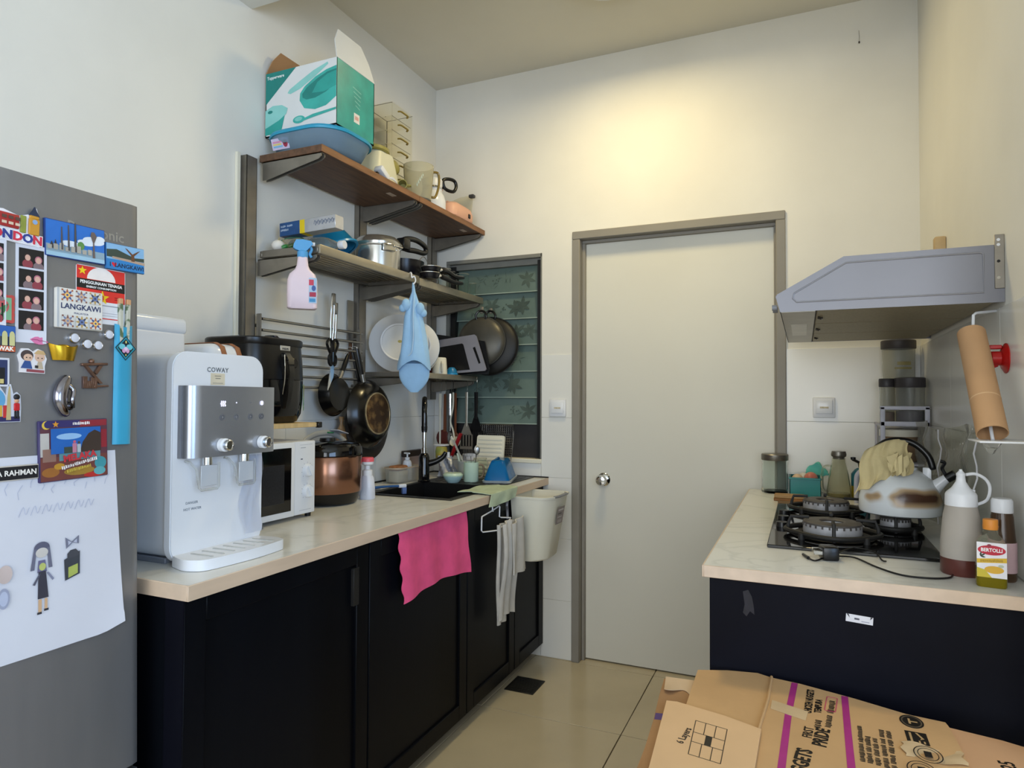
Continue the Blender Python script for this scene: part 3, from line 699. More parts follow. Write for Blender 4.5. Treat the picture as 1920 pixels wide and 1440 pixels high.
# chrome figurine
t_ = on_fridge('magnet', 'chrome animal figurine magnet like a sitting seal', 'magnet', 0.137, 1.290, 0.0, GM)
b = B(); b.tube(spline([(0.004, 0.036, 0.006), (-0.002, 0.026, 0.007), (-0.010, 0.010, 0.009), (-0.012, -0.010, 0.010), (-0.004, -0.028, 0.008), (0.004, -0.036, 0.005)], 5), [0.003+0.010*sin(pi*(0.12+0.8*i/25))**0.8 for i in range(26)], 12, flat=0.8); b.obj('body', t_, mat('chrome_dim', (150, 148, 158), 0.16, 1.0))
b = B(); b.tube(spline([(0.0, 0.022, 0.010), (0.010, 0.010, 0.014), (0.006, -0.008, 0.017), (0.010, -0.022, 0.012)], 5), 0.0045, 10); b.obj('flippers', t_, 'chrome_dim')
b = B(); b.ball((0.002, -0.020, 0.014), 0.008, 14, (1, 1.1, 0.8)); b.obj('belly', t_, mat('chrome_dark', (60, 58, 62), 0.15, 1.0))
# blue pouch with chopsticks
mat('blue_satin', (42, 152, 190), 0.42, var=0.06, scale=8, sheen=0.3)
t_ = on_fridge('chopstick_pouch', 'turquoise satin pouch with an embroidered diamond holding two chopsticks', 'pouch', 0.2555, 1.312, -0.02)
def pouch(u, v):
    x = -0.0200+0.0400*u; z = -0.122+0.244*v
    if v > 0.97: z += 0.006*abs(2*u-1)
    return (x, z, 0.002+0.006*(1-(2*u-1)**4))
b = B(); b.sheet(pouch, 10, 20, 0.003); b.obj('sleeve', t_, 'blue_satin')
decal('patch', t_, T(0.001, 0.078, 0.0086), [([(0, -0.026), (0.0235, 0), (0, 0.026), (-0.0235, 0)], '123a48'), ([(0, -0.023), (0.0205, 0), (0, 0.023), (-0.0205, 0)], '1f8ea4'), ([(0, -0.0195), (0.0175, 0), (0, 0.0195), (-0.0175, 0)], '0e2430'), (ell(-0.008, 0.003, 0.007, 0.006), '6cc0cc'), (ell(0.008, 0.003, 0.007, 0.006), '6cc0cc'), (ell(-0.004, -0.005, 0.004, 0.005), 'd49cc4'), (ell(0.004, -0.005, 0.004, 0.005), 'd49cc4'), (ell(0, -0.001, 0.004), 'e0c8e0'), (ell(0, 0.013, 0.0015, 0.003), 'e4d47c'), (ell(0, -0.014, 0.0012, 0.002), 'e4d47c')])
mat('chopstick_print', (196, 196, 180), 0.4, col2=(90, 110, 80), scale=60, lo=0.5, hi=0.6)
for dx, lean in ((-0.007, 0.03), (0.006, -0.02)):
    b = B(); m_ = T(dx, 0.09, 0.004) @ RZ(lean)
    b.box(-0.0043, 0.0043, 0.0, 0.088, -0.004, 0.004, 0.001, 1, m_); c_ = b.obj('chopstick', t_, 'chopstick_print')
    b = B(); b.box(-0.0044, 0.0044, 0.080, 0.092, -0.0041, 0.0041, 0.001, 1, m_); b.obj('tip', c_, flat('c89a70'))
# big souvenir picture frame magnet
t_ = on_fridge('magnet', 'large colourful souvenir picture-frame magnet holding the drawing', 'magnet', 0.1545, 1.186, 0.02, GM)
slab(t_, 0.132, 0.115, 0.007, flat('38305c'), bev=0.0015)
L = [(R(-0.064, 0.064, -0.056, 0.056), '5a3440'), (R(-0.064, 0.010, 0.044, 0.056), '322c64'), (R(0.010, 0.064, 0.044, 0.056), '8c2834'), (R(-0.064, -0.048, -0.01, 0.034), 'b8b4b0'), (R(0.052, 0.064, 0.0, 0.036), '8c2430'),
     (R(-0.064, 0.064, -0.056, -0.012), '6e3c36'), (R(-0.03, 0.05, -0.020, -0.006), '5c8c94'), (R(-0.06, -0.036, -0.02, 0.004), '8c6c60'), (ell(-0.046, -0.040, 0.016, 0.009), '98622c'), (ell(-0.030, -0.030, 0.010, 0.006), 'b8882c'), (ell(0.008, -0.042, 0.03, 0.008), '9a7830'), (ell(0.036, -0.052, 0.020, 0.005), 'b02c28'), (ell(0.05, -0.030, 0.012, 0.012), '3c8c98'), (ell(0.048, -0.046, 0.012, 0.008), '58a0a8'),
     (star(-0.036, 0.050, 0.0065), 'd8942c'), (ell(-0.053, 0.049, 0.008, n=16), 'd8b848'), (ell(-0.050, 0.050, 0.007, n=16), '322c64')]
decal('frame_print', t_, Zf(0.007), L, off=0.0001)
decal('photo', t_, Zf(0.0088), [(R(-0.046, 0.050, -0.006, 0.042), '1f5fae'), (ell(-0.012, 0.026, 0.024, 0.006), '8cb4dc'), ([(0.008, -0.006), (0.050, -0.006), (0.050, 0.030), (0.038, 0.036), (0.026, 0.030), (0.014, 0.014)], '3a2e28'), (R(-0.022, 0.004, -0.006, 0.006), '38443c'), (R(-0.006, 0.002, -0.006, 0.012), 'b87890'), (R(0.003, 0.010, -0.006, 0.010), 'a8b4bc'), (ell(-0.002, 0.015, 0.0028, n=10), 'c0586c'), (ell(0.0065, 0.013, 0.0026, n=10), '4c4440')], off=0.0001)
blurred_print('small_print', t_, T(0.012, 0.050, 0.0076), [(0, [(-0.016, 0.016)])], 0.0062, 'f0eaea', seed=4)
text('lettering', t_, T(0.008, -0.014, 0.0094) @ RZ(0.10), 'MELAKA', 0.017, 'b8343c', bold=0.0008)
blurred_print('small_print', t_, T(0.006, -0.027, 0.0094) @ RZ(0.20), [(0, [(-0.034, -0.012), (-0.009, 0.012), (0.016, 0.034)])], 0.0068, 'e8e4e4', seed=5)
blurred_print('small_print', t_, T(0.006, -0.037, 0.0094) @ RZ(0.16), [(0, [(-0.024, 0.022)])], 0.0062, 'c8b048', seed=6)
# children's drawing
t_ = on_fridge('drawing_sheet', 'white paper with a pencil drawing of a girl and her bag', 'drawing', 0.116, 0.995, 0.0)
pc = [(-0.116, 0.185), (0.124, 0.182), (0.130, 0.09), (0.136, -0.05), (0.142, -0.165), (0.132, -0.178), (0.113, -0.184), (-0.034, -0.181), (-0.116, -0.181)]
def pb(x, y): return 0.0012+0.005*max(0, -y-0.05)*max(0, x+0.05)*20
b = B()
def paper(u, v):
    y = 0.184-0.365*v; x1 = 0.124+0.018*v; x = -0.15+(x1+0.15)*u
    if v > 0.93 and u > 0.85: y += 0.012*(u-0.85)/0.15
    return (x, y, 0.0012+0.006*(u*v)**3+0.0015*sin(9*u+4*v)*v*u)
b.sheet(paper, 16, 20, 0.0004); b.obj('paper', t_, 'paper_white')
gz = 0.0042
def pen(L): return L
L = [(ell(-0.020, 0.012, 0.014, 0.012), '5a5c72'), ([(-0.034, 0.012), (-0.029, 0.012), (-0.033, -0.026), (-0.040, -0.026)], '6a6c80'), ([(-0.006, 0.012), (-0.011, 0.012), (-0.008, -0.026), (-0.001, -0.026)], '6a6c80'), (ell(-0.020, 0.004, 0.011, 0.009), 'c8c4c0'), ([(-0.026, -0.010), (-0.014, -0.010), (-0.011, -0.032), (-0.028, -0.032)], '6c6a8c'), (ell(-0.019, -0.022, 0.006, 0.007), 'b8c070'), ([(-0.026, -0.030), (-0.013, -0.030), (-0.008, -0.080), (-0.027, -0.080)], '3c3c48'), ([(-0.026, -0.036), (-0.022, -0.034), (-0.032, -0.054), (-0.036, -0.052)], '585a6c'), ([(-0.012, -0.034), (-0.008, -0.034), (0.002, -0.048), (-0.001, -0.051)], '8488a0'), (R(-0.026, -0.020, -0.104, -0.081), 'd0ac88'), (R(-0.015, -0.010, -0.100, -0.081), 'd0ac88'), (R(-0.028, -0.020, -0.108, -0.104), '34343c'), (R(-0.016, -0.008, -0.104, -0.100), '34343c'),
     ([(0.020, -0.018), (0.050, -0.006), (0.050, -0.050), (0.022, -0.058)], '3c4048'), ([(0.026, -0.008), (0.032, -0.002), (0.042, -0.001), (0.048, -0.008), (0.048, -0.014), (0.026, -0.018)], '44464e'), ([(0.028, -0.034), (0.046, -0.030), (0.046, -0.048), (0.028, -0.054)], 'a8b45c'),
     ([(0.022, 0.024), (0.034, 0.014), (0.048, 0.024), (0.048, 0.008), (0.036, 0.012), (0.024, 0.002)], '74788c'), ([(0.027, 0.017), (0.034, 0.013), (0.028, 0.008)], 'b4b8cc'), ([(0.044, 0.018), (0.037, 0.013), (0.044, 0.010)], 'b4b8cc'), (ell(-0.082, -0.022, 0.012, 0.016), 'c4b4b0'), (ell(-0.084, -0.064, 0.010, 0.018), '9aa0b8'), (ell(-0.084, -0.064, 0.007, 0.013), 'b4bcd4')]
dd_ = decal('drawing', t_, T(0, 0, gz), L, off=0.0001); dd_['kind'] = 'stuff'
rs = random.Random(8)
b = B()
for k in range(11):
    x = -0.10+0.02*k; y = 0.135-0.008*(k % 3); h = rs.uniform(0.012, 0.026)
    b.tube([(x, y-h/2, gz), (x+rs.uniform(-0.004, 0.006), y, gz), (x+rs.uniform(0, 0.01), y+h/2, gz)], 0.0005, 5, flat=0.3)
for k in range(7):
    x = -0.06+0.02*k; b.tube(spline([(x, 0.075, gz), (x+0.008, 0.092, gz), (x+0.012, 0.078, gz), (x+0.018, 0.09, gz)], 4), 0.0005, 5, flat=0.3)
sc_ = b.obj('pencil_strokes', t_, flat('b0b8d2')); sc_['kind'] = 'stuff'
# name plate
t_ = on_fridge('name_plate', 'black name plate with white capital letters over the drawing', 'sign', 0.040, 1.1505, 0.0)
b = B(); b.box(-0.05, 0.049, -0.0135, 0.0135, 0.003, 0.0055, 0.0008, 1); b.obj('plate', t_, flat('c8c0b4'))
b = B(); b.box(-0.05, 0.047, -0.0115, 0.0115, 0.0055, 0.0075, 0.0006, 1); b.obj('plaque', t_, flat('16161a'))
text('lettering', t_, T(0.044, 0.000, 0.0078), 'IONA RAHMAN', 0.0135, 'ece8e2', ax='RIGHT', bold=0.0003, sx=0.95)
# ================================================================== appliances on the left worktop
# ---- water dispenser (front faces +x)
t_ = thing('water_dispenser', 'white water dispenser with a silver control panel, beside the fridge', 'dispenser', (0.40, -1.926, CT))
Y0, Y1, Z0, Z1 = -2.070, -1.785, 0.912, 1.414
def yz(poly, x0, x1, b):   # prism of a (y,z) outline between two x planes
    M = Matrix(((0, 0, 1, 0), (1, 0, 0, 0), (0, 1, 0, 0), (0, 0, 0, 1)))
    b.prism(poly, x0, x1, M); return b
b = B(); yz(rrect(Y0+0.006, Y1-0.006, Z0+0.004, Z1-0.004, 0.04, 6), 0.275, 0.492, b); b.obj('body', t_, 'white_plastic', world=True)
b = B(); yz(rrect(Y0, Y1, Z0-0.004, Z1, 0.042, 8), 0.490, 0.508, b); yz(rrect(Y0+0.002, Y1-0.002, Z0-0.002, Z1-0.002, 0.04, 8), 0.508, 0.511, b); b.obj('front_panel', t_, 'white_gloss', world=True)
b = B(); b.box(0.29, 0.47, Y0+0.02, Y1-0.02, CT, Z0+0.006, 0.002, 1); b.obj('base', t_, 'grey_plastic', world=True)
# curved silver panel
PX0, PX1, PZ0, PZ1 = 0.511, 0.552, 1.158, 1.331
prof = [(PX0, -2.052), (0.530, -2.052), (0.542, -2.046), (0.549, -2.036), (PX1, -2.020), (PX1+0.002, -1.92), (PX1, -1.80), (0.548, -1.783), (PX0, -1.783)]
b = B(); b.prism(prof, PZ0, PZ1); b.obj('control_panel', t_, 'silver_panel', world=True, sharp=50); cp = D.objects['control_panel']
b = B(); b.box(0.511, 0.520, -2.055, -2.0525, PZ0, PZ1); b.obj('panel_side', cp, 'grey_plastic', world=True)
XP = PX1+0.0016
def DF(y, z, x=XP): return frame((x, y, z), (0, 1, 0), (0, 0, 1))
mat('led_white', (235, 232, 255), 0.4, emit=0.9, var=0.0)
for k, y in enumerate((-1.962, -1.919, -1.872, -1.833)):
    b = B(); b.lathe([(0.0045, 0), (0.0075, 0), (0.0075, 0.0008), (0.0045, 0.0008)], 20, DF(y, 1.254)); b.obj('touch_button', cp, mat('button_ring', (126, 130, 140), 0.4, 0.5), world=True)
    b = B(); b.lathe([(0, 0), (0.003, 0), (0.003, 0.0008), (0, 0.0008)], 12, DF(y, 1.254)); b.obj('button_icon', cp, 'grey_plastic', world=True)
    if k in (1, 2):
        b = B(); b.lathe([(0, 0), (0.0018, 0), (0.0018, 0.0006), (0, 0.0006)], 10, DF(y, 1.290)); b.obj('status_dot', cp, 'led_white' if k == 1 else 'grey_plastic', world=True)
b = B()
for k in range(3):
    b.tube([(XP+0.0005, -1.966+k*0.0055+0.0015*sin(q*1.6), 1.281+q*0.0022) for q in range(7)], 0.0011, 6)
b.obj('heat_icon', cp, 'led_white', world=True)
b = B()
for k in range(4):
    a = k*pi/4; b.box(-0.0062, 0.0062, -0.0007, 0.0007, 0, 0.0008, 0, 1, DF(-1.833, 1.289) @ RZ(a))
b.obj('cold_icon', cp, 'led_white', world=True)
for y in (-1.962, -1.832):
    K = frame((XP, y, 1.186), (0, 1, 0), (0, 0, 1))
    b = B(); b.lathe([(0.0, 0), (0.0165, 0), (0.0165, 0.012), (0.0135, 0.014), (0, 0.014)], 28, K); k_ = b.obj('dial', t_, 'white_gloss', world=True)
    b = B(); b.lathe([(0, 0.0135), (0.0125, 0.0135), (0.0135, 0.019), (0.0135, 0.026), (0.011, 0.028), (0.010, 0.025), (0, 0.025)], 28, K); b.obj('dial_cap', k_, 'chrome', world=True)
for y in (-1.985, -1.868):
    b = B(); b.cyl((0.530, y, 1.138), (0.530, y, 1.160), 0.012); b.obj('spout', t_, 'chrome', world=True)
    b = B()
    b.tube([(0.513, y-0.050, 1.150), (0.523, y-0.044, 1.147), (0.535, y-0.036, 1.130), (0.541, y-0.032, 1.085), (0.541, y-0.026, 1.079), (0.541, y+0.022, 1.079), (0.541, y+0.026, 1.084), (0.541, y+0.026, 1.143)], 0.0030, 8)
    lv = b.obj('dispense_lever', t_, 'clear_plastic', world=True)
    b = B(); b.box(0.540, 0.5425, y-0.028, y+0.020, 1.088, 1.138, 0.001, 1); b.obj('lever_pad', lv, mat('lever_grey', (186, 192, 200), 0.3, var=0.03), world=True)
text('brand_lettering', t_, DF(-1.940, 1.372, 0.5112), 'COWAY', 0.0165, '6a7076', world=True, space=1.1, bold=0.0003)
b = B(); b.box(0.511, 0.5118, -1.962, -1.918, 1.334, 1.364); st = b.obj('sticker', t_, mat('sticker_cream', (214, 204, 180), 0.6), world=True)
decal('sticker_print', st, DF(-1.940, 1.349, 0.5118), [(R(-0.010, 0.010, 0.007, 0.009), '8a8478'), (R(-0.008, 0.008, 0.001, 0.003), '8a8478'), (R(-0.016, 0.016, -0.011, -0.009), 'a8a294')], world=True)
text('warning_lettering', t_, DF(-2.012, 1.048, 0.5112), 'DANGER', 0.0085, '6c7682', world=True, space=1.05)
text('warning_lettering', t_, DF(-2.010, 1.033, 0.5112), 'HOT WATER', 0.0085, '6c7682', world=True, space=1.05)
# drip tray
b = B(); tr = [(0.509, -2.062), (0.560, -2.078), (0.590, -2.072), (0.612, -2.050), (0.622, -1.96), (0.622, -1.89), (0.612, -1.815), (0.596, -1.800), (0.56, -1.793), (0.509, -1.80)]
tr = [(p.x, p.y) for p in spline([(x, y, 0) for x, y in tr], 4)]
b.prism(tr, CT+0.001, CT+0.026); dt = b.obj('drip_tray', t_, 'white_gloss', world=True)
b = B()
for k in range(7): b.box(0.53, 0.60, -2.03+k*0.032, -2.024+k*0.032, CT+0.0255, CT+0.0275, 0.0006, 1)
b.obj('tray_slots', dt, mat('slot_grey', (176, 178, 176), 0.4), world=True)
# loose protective film on the front
b = B()
def film(u, v): return (0.5135+0.010*v*v+0.003*sin(14*u+9*v), -1.862+0.068*u+0.010*sin(7*v), 1.150-0.205*v)
b.sheet(film, 10, 16); b.obj('protective_film', t_, mat('film', (226, 232, 246), 0.10, trans=0.88, ior=1.12, var=0.0), world=True)
# ---- tall white box behind the dispenser
t_ = thing('storage_box', 'tall plain white lidded box standing behind the water dispenser', 'box', (0.13, -1.97, CT))
b = B(); b.box(0.012, 0.25, -2.135, -1.815, CT, 1.490, 0.012, 3); b.obj('body', t_, 'white_plastic', world=True)
b = B(); b.box(0.008, 0.254, -2.139, -1.811, 1.482, 1.528, 0.014, 3); b.obj('lid', t_, 'white_gloss', world=True)
# ---- wooden shelf rack over the microwave
t_ = thing('rack', 'light wooden shelf rack with black ends carrying the air fryer', 'rack', (0.19, -1.56, CT))
b = B(); b.box(0.015, 0.325, -1.782, -1.332, 1.204, 1.219, 0.001, 1); b.obj('board', t_, 'wood_light', world=True)
b = B(); b.box(0.318, 0.334, -1.346, -1.326, 1.201, 1.221, 0.002, 1); b.obj('end_cap', t_, 'black_plastic', world=True)
for y in (-1.345, -1.775):
    b = B(); b.tube([(0.030, y, CT), (0.030, y, 1.204)], 0.007, 8); b.obj('leg', t_, 'black_plastic', world=True)
b = B(); b.tube([(0.030, -1.345, 1.19), (0.030, -1.775, 1.19)], 0.005, 8); b.obj('cross_bar', t_, 'black_plastic', world=True)
# ---- white case with tan leather straps
t_ = thing('carry_case', 'white rounded case with two tan leather straps on the wooden rack', 'case', (0.17, -1.70, 1.219))
b = B(); b.box(0.03, 0.300, -1.778, -1.634, 1.2195, 1.464, 0.040, 5); b.obj('body', t_, 'white_gloss', world=True)
mat('tan_leather', (150, 96, 62), 0.55, var=0.12)
for y in (-1.725, -1.668):
    b = B(); b.tube([(0.027, y, 1.26), (0.027, y, 1.42), (0.040, y, 1.455), (0.065, y, 1.4665), (0.265, y, 1.4665), (0.290, y, 1.455), (0.3025, y, 1.425), (0.3025, y, 1.26)], 0.010, 8, flat=0.22); b.obj('strap', t_, 'tan_leather', world=True)
# ---- microwave
t_ = thing('microwave', 'white microwave with two dials and a dark door, under the wooden rack', 'microwave', (0.19, -1.575, CT))
my0, my1, mz0, mz1, mx = -1.775, -1.374, 0.918, 1.160, 0.345
b = B(); b.box(0.045, mx-0.012, my0, my1, mz0, mz1, 0.004, 2); b.obj('body', t_, 'white_plastic', world=True)
b = B(); b.box(mx-0.012, mx, -1.4725, my1, mz0, mz1, 0.004, 2); cpn = b.obj('control_panel', t_, 'white_plastic', world=True)
b = B(); b.box(mx-0.012, mx+0.004, my0, -1.4755, mz0, mz1, 0.004, 2); md = b.obj('door', t_, 'white_gloss', world=True)
b = B(); b.box(mx+0.0035, mx+0.0055, my0+0.02, -1.494, mz0+0.020, mz1-0.018, 0.001, 1); dw = b.obj('door_glass', md, 'black_gloss', world=True)
b = B(); b.box(mx+0.0052, mx+0.0062, my0+0.05, -1.526, mz0+0.05, mz1-0.07, 0.001, 1); b.obj('viewing_mesh', md, mat('mesh_dark', (30, 31, 36), 0.3, var=0.3, scale=200), world=True)
MF = lambda y, z: frame((mx, y, z), (0, 1, 0), (0, 0, 1))
for z in (1.062, 0.992):
    b = B(); b.lathe([(0, 0), (0.021, 0), (0.0205, 0.010), (0.018, 0.013), (0, 0.013)], 30, MF(-1.414, z)); b.box(-0.0035, 0.0035, -0.019, 0.019, 0.012, 0.017, 0.001, 1, MF(-1.414, z) @ RZ(0.5)); b.obj('dial', t_, 'white_gloss', world=True)
    L = []
    for q in range(9):
        a = -0.8+q*0.59; L.append(([(0.0245*cos(a)-0.0006*sin(a), 0.0245*sin(a)+0.0006*cos(a)), (0.028*cos(a)-0.0006*sin(a), 0.028*sin(a)+0.0006*cos(a)), (0.028*cos(a)+0.0006*sin(a), 0.028*sin(a)-0.0006*cos(a)), (0.0245*cos(a)+0.0006*sin(a), 0.0245*sin(a)-0.0006*cos(a))], '70747c'))
    d_ = decal('dial_marks', t_, MF(-1.414, z), L, world=True); d_['kind'] = 'stuff'
pp_ = decal('panel_print', t_, MF(-1.424, 1.039), [(R(-0.022, 0.002, 0.098, 0.1), '9aa0a8'), (R(-0.022, -0.012, 0.060, 0.0635), '50586a'), (R(-0.026, 0.03, -0.108, -0.1065), 'b4b8c0'), (R(-0.026, 0.034, 0.1085, 0.1095), 'b4b8c0')], world=True); pp_['kind'] = 'stuff'
for x, y in ((0.08, my0+0.03), (0.08, my1-0.03), (0.32, my0+0.03), (0.325, my1-0.012)):
    b = B(); b.lathe([(0, 0), (0.010, 0), (0.011, 0.014), (0, 0.0145)], 12, T(x, y, CT)); b.obj('foot', t_, 'black_plastic', world=True)
# ---- air fryer
t_ = thing('air_fryer', 'black air fryer with a pull-out drawer handle on the wooden rack', 'fryer', (0.175, -1.495, 1.219))
def afring(z, s, dx=0.0):
    base = rrect(0.045, 0.300, -1.620, -1.338, 0.080, 6); cx, cy = 0.1725, -1.479
    return [(cx+(x-cx)*s+dx, cy+(y-cy)*s, z) for x, y in base]
b = B(); b.loft([afring(1.2195, 0.80), afring(1.224, 0.88), afring(1.250, 0.965), afring(1.30, 0.995), afring(1.362, 1.0)]); b.obj('basket_housing', t_, 'black_gloss', world=True)
b = B(); b.loft([afring(1.364, 1.0), afring(1.42, 0.985), afring(1.470, 0.955), afring(1.476, 0.95)]); b.obj('upper_housing', t_, 'black_plastic', world=True)
b = B(); b.loft([afring(1.476, 0.965), afring(1.484, 0.985), afring(1.496, 0.985), afring(1.500, 0.96), afring(1.500, 0.5)]); b.obj('lid', t_, 'black_plastic', world=True)
b = B(); b.lathe([(0, 0), (0.026, 0), (0.026, 0.006), (0.020, 0.012), (0, 0.013)], 20, T(0.24, -1.475, 1.499)); b.obj('timer_dome', t_, 'black_gloss', world=True)
AF = lambda y, z, x=0.300: frame((x, y, z), (0, 1, 0), (0, 0, 1))
b = B(); b.loft([[(x, y, z) for x, y in ((0.292, -1.470-w), (0.302+d, -1.470-w*0.6), (0.302+d, -1.470+w*0.6), (0.292, -1.470+w))] for z, w, d in ((1.268, 0.012, 0.004), (1.300, 0.014, 0.014), (1.38, 0.018, 0.026), (1.43, 0.022, 0.020), (1.452, 0.018, 0.004))]); hd = b.obj('drawer_handle', t_, 'black_gloss', world=True)
b = B(); b.tube(spline([(0.304, -1.488, 1.315), (0.316, -1.493, 1.36), (0.320, -1.496, 1.40), (0.310, -1.488, 1.445)], 5), 0.0016, 6); b.obj('handle_trim', hd, 'chrome', world=True)
b = B(); b.lathe([(0, 0), (0.021, 0), (0.021, 0.010), (0.014, 0.016), (0, 0.016)], 22, AF(-1.428, 1.420, 0.285)); b.obj('temperature_knob', t_, 'black_plastic', world=True)
b = B(); b.box(0.2935, 0.2955, -1.492, -1.446, 1.460, 1.481, 0.0008, 1); bd = b.obj('badge', t_, mat('badge_silver', (190, 188, 180), 0.35, 0.4), world=True)
text('brand_lettering', bd, AF(-1.469, 1.4655, 0.2956), 'PHILIPS', 0.009, '3a3a3c', world=True, bold=0.0002)
b = B()
def stk(u, v):
    a = -0.95+0.42*u; r_ = 0.0757; return (0.225+r_*cos(a)*1.0, -1.447-0+r_*0+(-0.0)+0.0757*sin(a+1.55)*0+0.0757*sin(0.55+0.4*u), 1.262+0.088*v)
b.box(-0.014, 0.014, -0.045, 0.045, 0, 0.0008, 0, 1, frame((0.2825, -1.3655, 1.305), (-0.62, 0.78, 0), (0, 0, 1))); sk = b.obj('sticker', t_, flat('5a9a58'), world=True)
decal('sticker_print', sk, frame((0.2828, -1.3652, 1.305), (-0.62, 0.78, 0), (0, 0, 1)) @ T(0, 0, 0.0006), [(R(-0.013, 0.013, 0.0, 0.044), 'c8bc5c'), (ell(-0.003, 0.02, 0.008, 0.012), '9a7c3c'), (ell(0.006, 0.008, 0.006, 0.008), '7ab06c'), (R(-0.010, 0.010, -0.038, -0.018), '2e7c54'), (R(-0.007, 0.007, -0.034, -0.026), 'c8d8b8')], world=True)
# ---- rice cooker
t_ = thing('rice_cooker', 'copper and black rice cooker with an arched carry handle beside the microwave', 'cooker', (0.195, -1.130, CT))
b = B(); b.lathe([(0, 0), (0.098, 0), (0.112, 0.006), (0.124, 0.030), (0.128, 0.046)], 44); b.obj('base', t_, 'black_plastic')
b = B(); b.lathe([(0.128, 0.046), (0.1305, 0.05), (0.1305, 0.178), (0.128, 0.182), (0.0, 0.182)], 44); b.obj('copper_band', t_, 'copper')
b = B(); b.lathe([(0.128, 0.182), (0.132, 0.186), (0.131, 0.214), (0.122, 0.226), (0.090, 0.234), (0, 0.238)], 44); ld = b.obj('lid', t_, 'black_gloss')
b = B(); b.lathe([(0, 0.236), (0.030, 0.237), (0.028, 0.247), (0, 0.249)], 20); b.obj('steam_vent', ld, 'black_plastic')
b = B(); b.box(0.128, 0.146, -0.026, 0.026, 0.182, 0.222, 0.006, 2); b.obj('release_button', t_, 'black_gloss')
b = B(); b.tube(spline([(-0.01, -0.134, 0.200), (-0.012, -0.118, 0.236), (-0.014, -0.06, 0.260), (-0.014, 0.0, 0.266), (-0.014, 0.06, 0.258), (-0.012, 0.118, 0.230), (-0.01, 0.134, 0.200)], 6), 0.011, 10, flat=0.5); b.obj('carry_handle', t_, mat('handle_grey', (150, 150, 146), 0.35, var=0.05))
b = B(); b.box(-0.03, 0.0, -0.012, 0.018, 0.265, 0.270, 0.001, 1, RX(-0.08)); b.obj('green_tag', t_, flat('2c7c4c'))
b = B(); b.box(-0.02, 0.03, 0.02, 0.085, 0.262, 0.2645, 0.001, 1, RX(-0.25) @ T(0, -0.06, 0.012)); b.obj('instruction_card', t_, 'paper_white')
# ================================================================== wall-mounted shelving
t_ = thing('wall_shelf_system', 'steel upright rails and brackets screwed to the left wall carrying the shelves', 'brackets', (0.015, -0.7, 1.30))
UP = [(-1.388, -1.337), (-0.722, -0.668), (-0.085, -0.030)]
for k, (y0, y1) in enumerate(UP):
    b = B(); b.box(0.0, 0.004, y0, y1, 1.30, 2.185); b.box(0.004, 0.030, y0, y0+0.004, 1.30, 2.185, 0.001, 1); b.box(0.004, 0.030, y1-0.004, y1, 1.30, 2.185, 0.001, 1); b.box(0.026, 0.030, y0, y1, 1.30, 2.185, 0.001, 1)
    b.obj('upright', t_, 'steel_dull', world=True)
def bracket(y, ztop, depth, drop, parent, tip=0.022, w=0.022):
    M = Matrix(((1, 0, 0, 0), (0, 0, -1, y+w/2), (0, 1, 0, 0), (0, 0, 0, 1)))
    o = [(0.030, ztop), (0.030, ztop-drop), (0.05, ztop-drop), (depth-0.012, ztop-tip), (depth, ztop-tip*0.6), (depth, ztop)]
    b = B(); b.prism(o, 0, 0.003, M); b.prism(o, w-0.003, w, M); b.box(0.030, depth, y-w/2, y+w/2, ztop-0.003, ztop)
    return b.obj('bracket', parent, 'steel_dull', world=True)
for y in (-1.300, -0.685, -0.640, -0.045): bracket(y, 2.1795, 0.302, 0.068, t_)
for y in (-1.318, -0.685, -0.640, -0.050): bracket(y, 1.8125, 0.302, 0.060, t_)
bracket(-0.665, 1.3985, 0.272, 0.045, t_); bracket(-0.060, 1.3985, 0.272, 0.058, t_)
# wooden boards
for y0, y1, lab in ((-1.316, -0.664, 'walnut shelf board holding the teal carton and blue-lidded tub'), (-0.661, -0.006, 'walnut shelf board in the corner holding the glass jug and pink box')):
    t_ = thing('shelf_board', lab, 'shelf', (0.165, (y0+y1)/2, 2.18), group='walnut boards of the top wall shelf')
    b = B(); b.box(0.018, 0.306, y0, y1, 2.180, 2.206, 0.001, 1); b.obj('board', t_, 'walnut', world=True)
    b = B(); b.box(0.306, 0.310, y0, y1, 2.180, 2.206, 0.0008, 1); b.obj('front_edge', t_, mat('walnut_edge', (128, 88, 56), 0.5, var=0.2, scale=8, stretch=(8, 1, 8)), world=True)
    b = B(); b.box(0.24, 0.262, y1-0.16, y1-0.11, 2.1790, 2.1802, 0.0004, 1); b.obj('sticker', t_, flat('b8a494'), world=True)
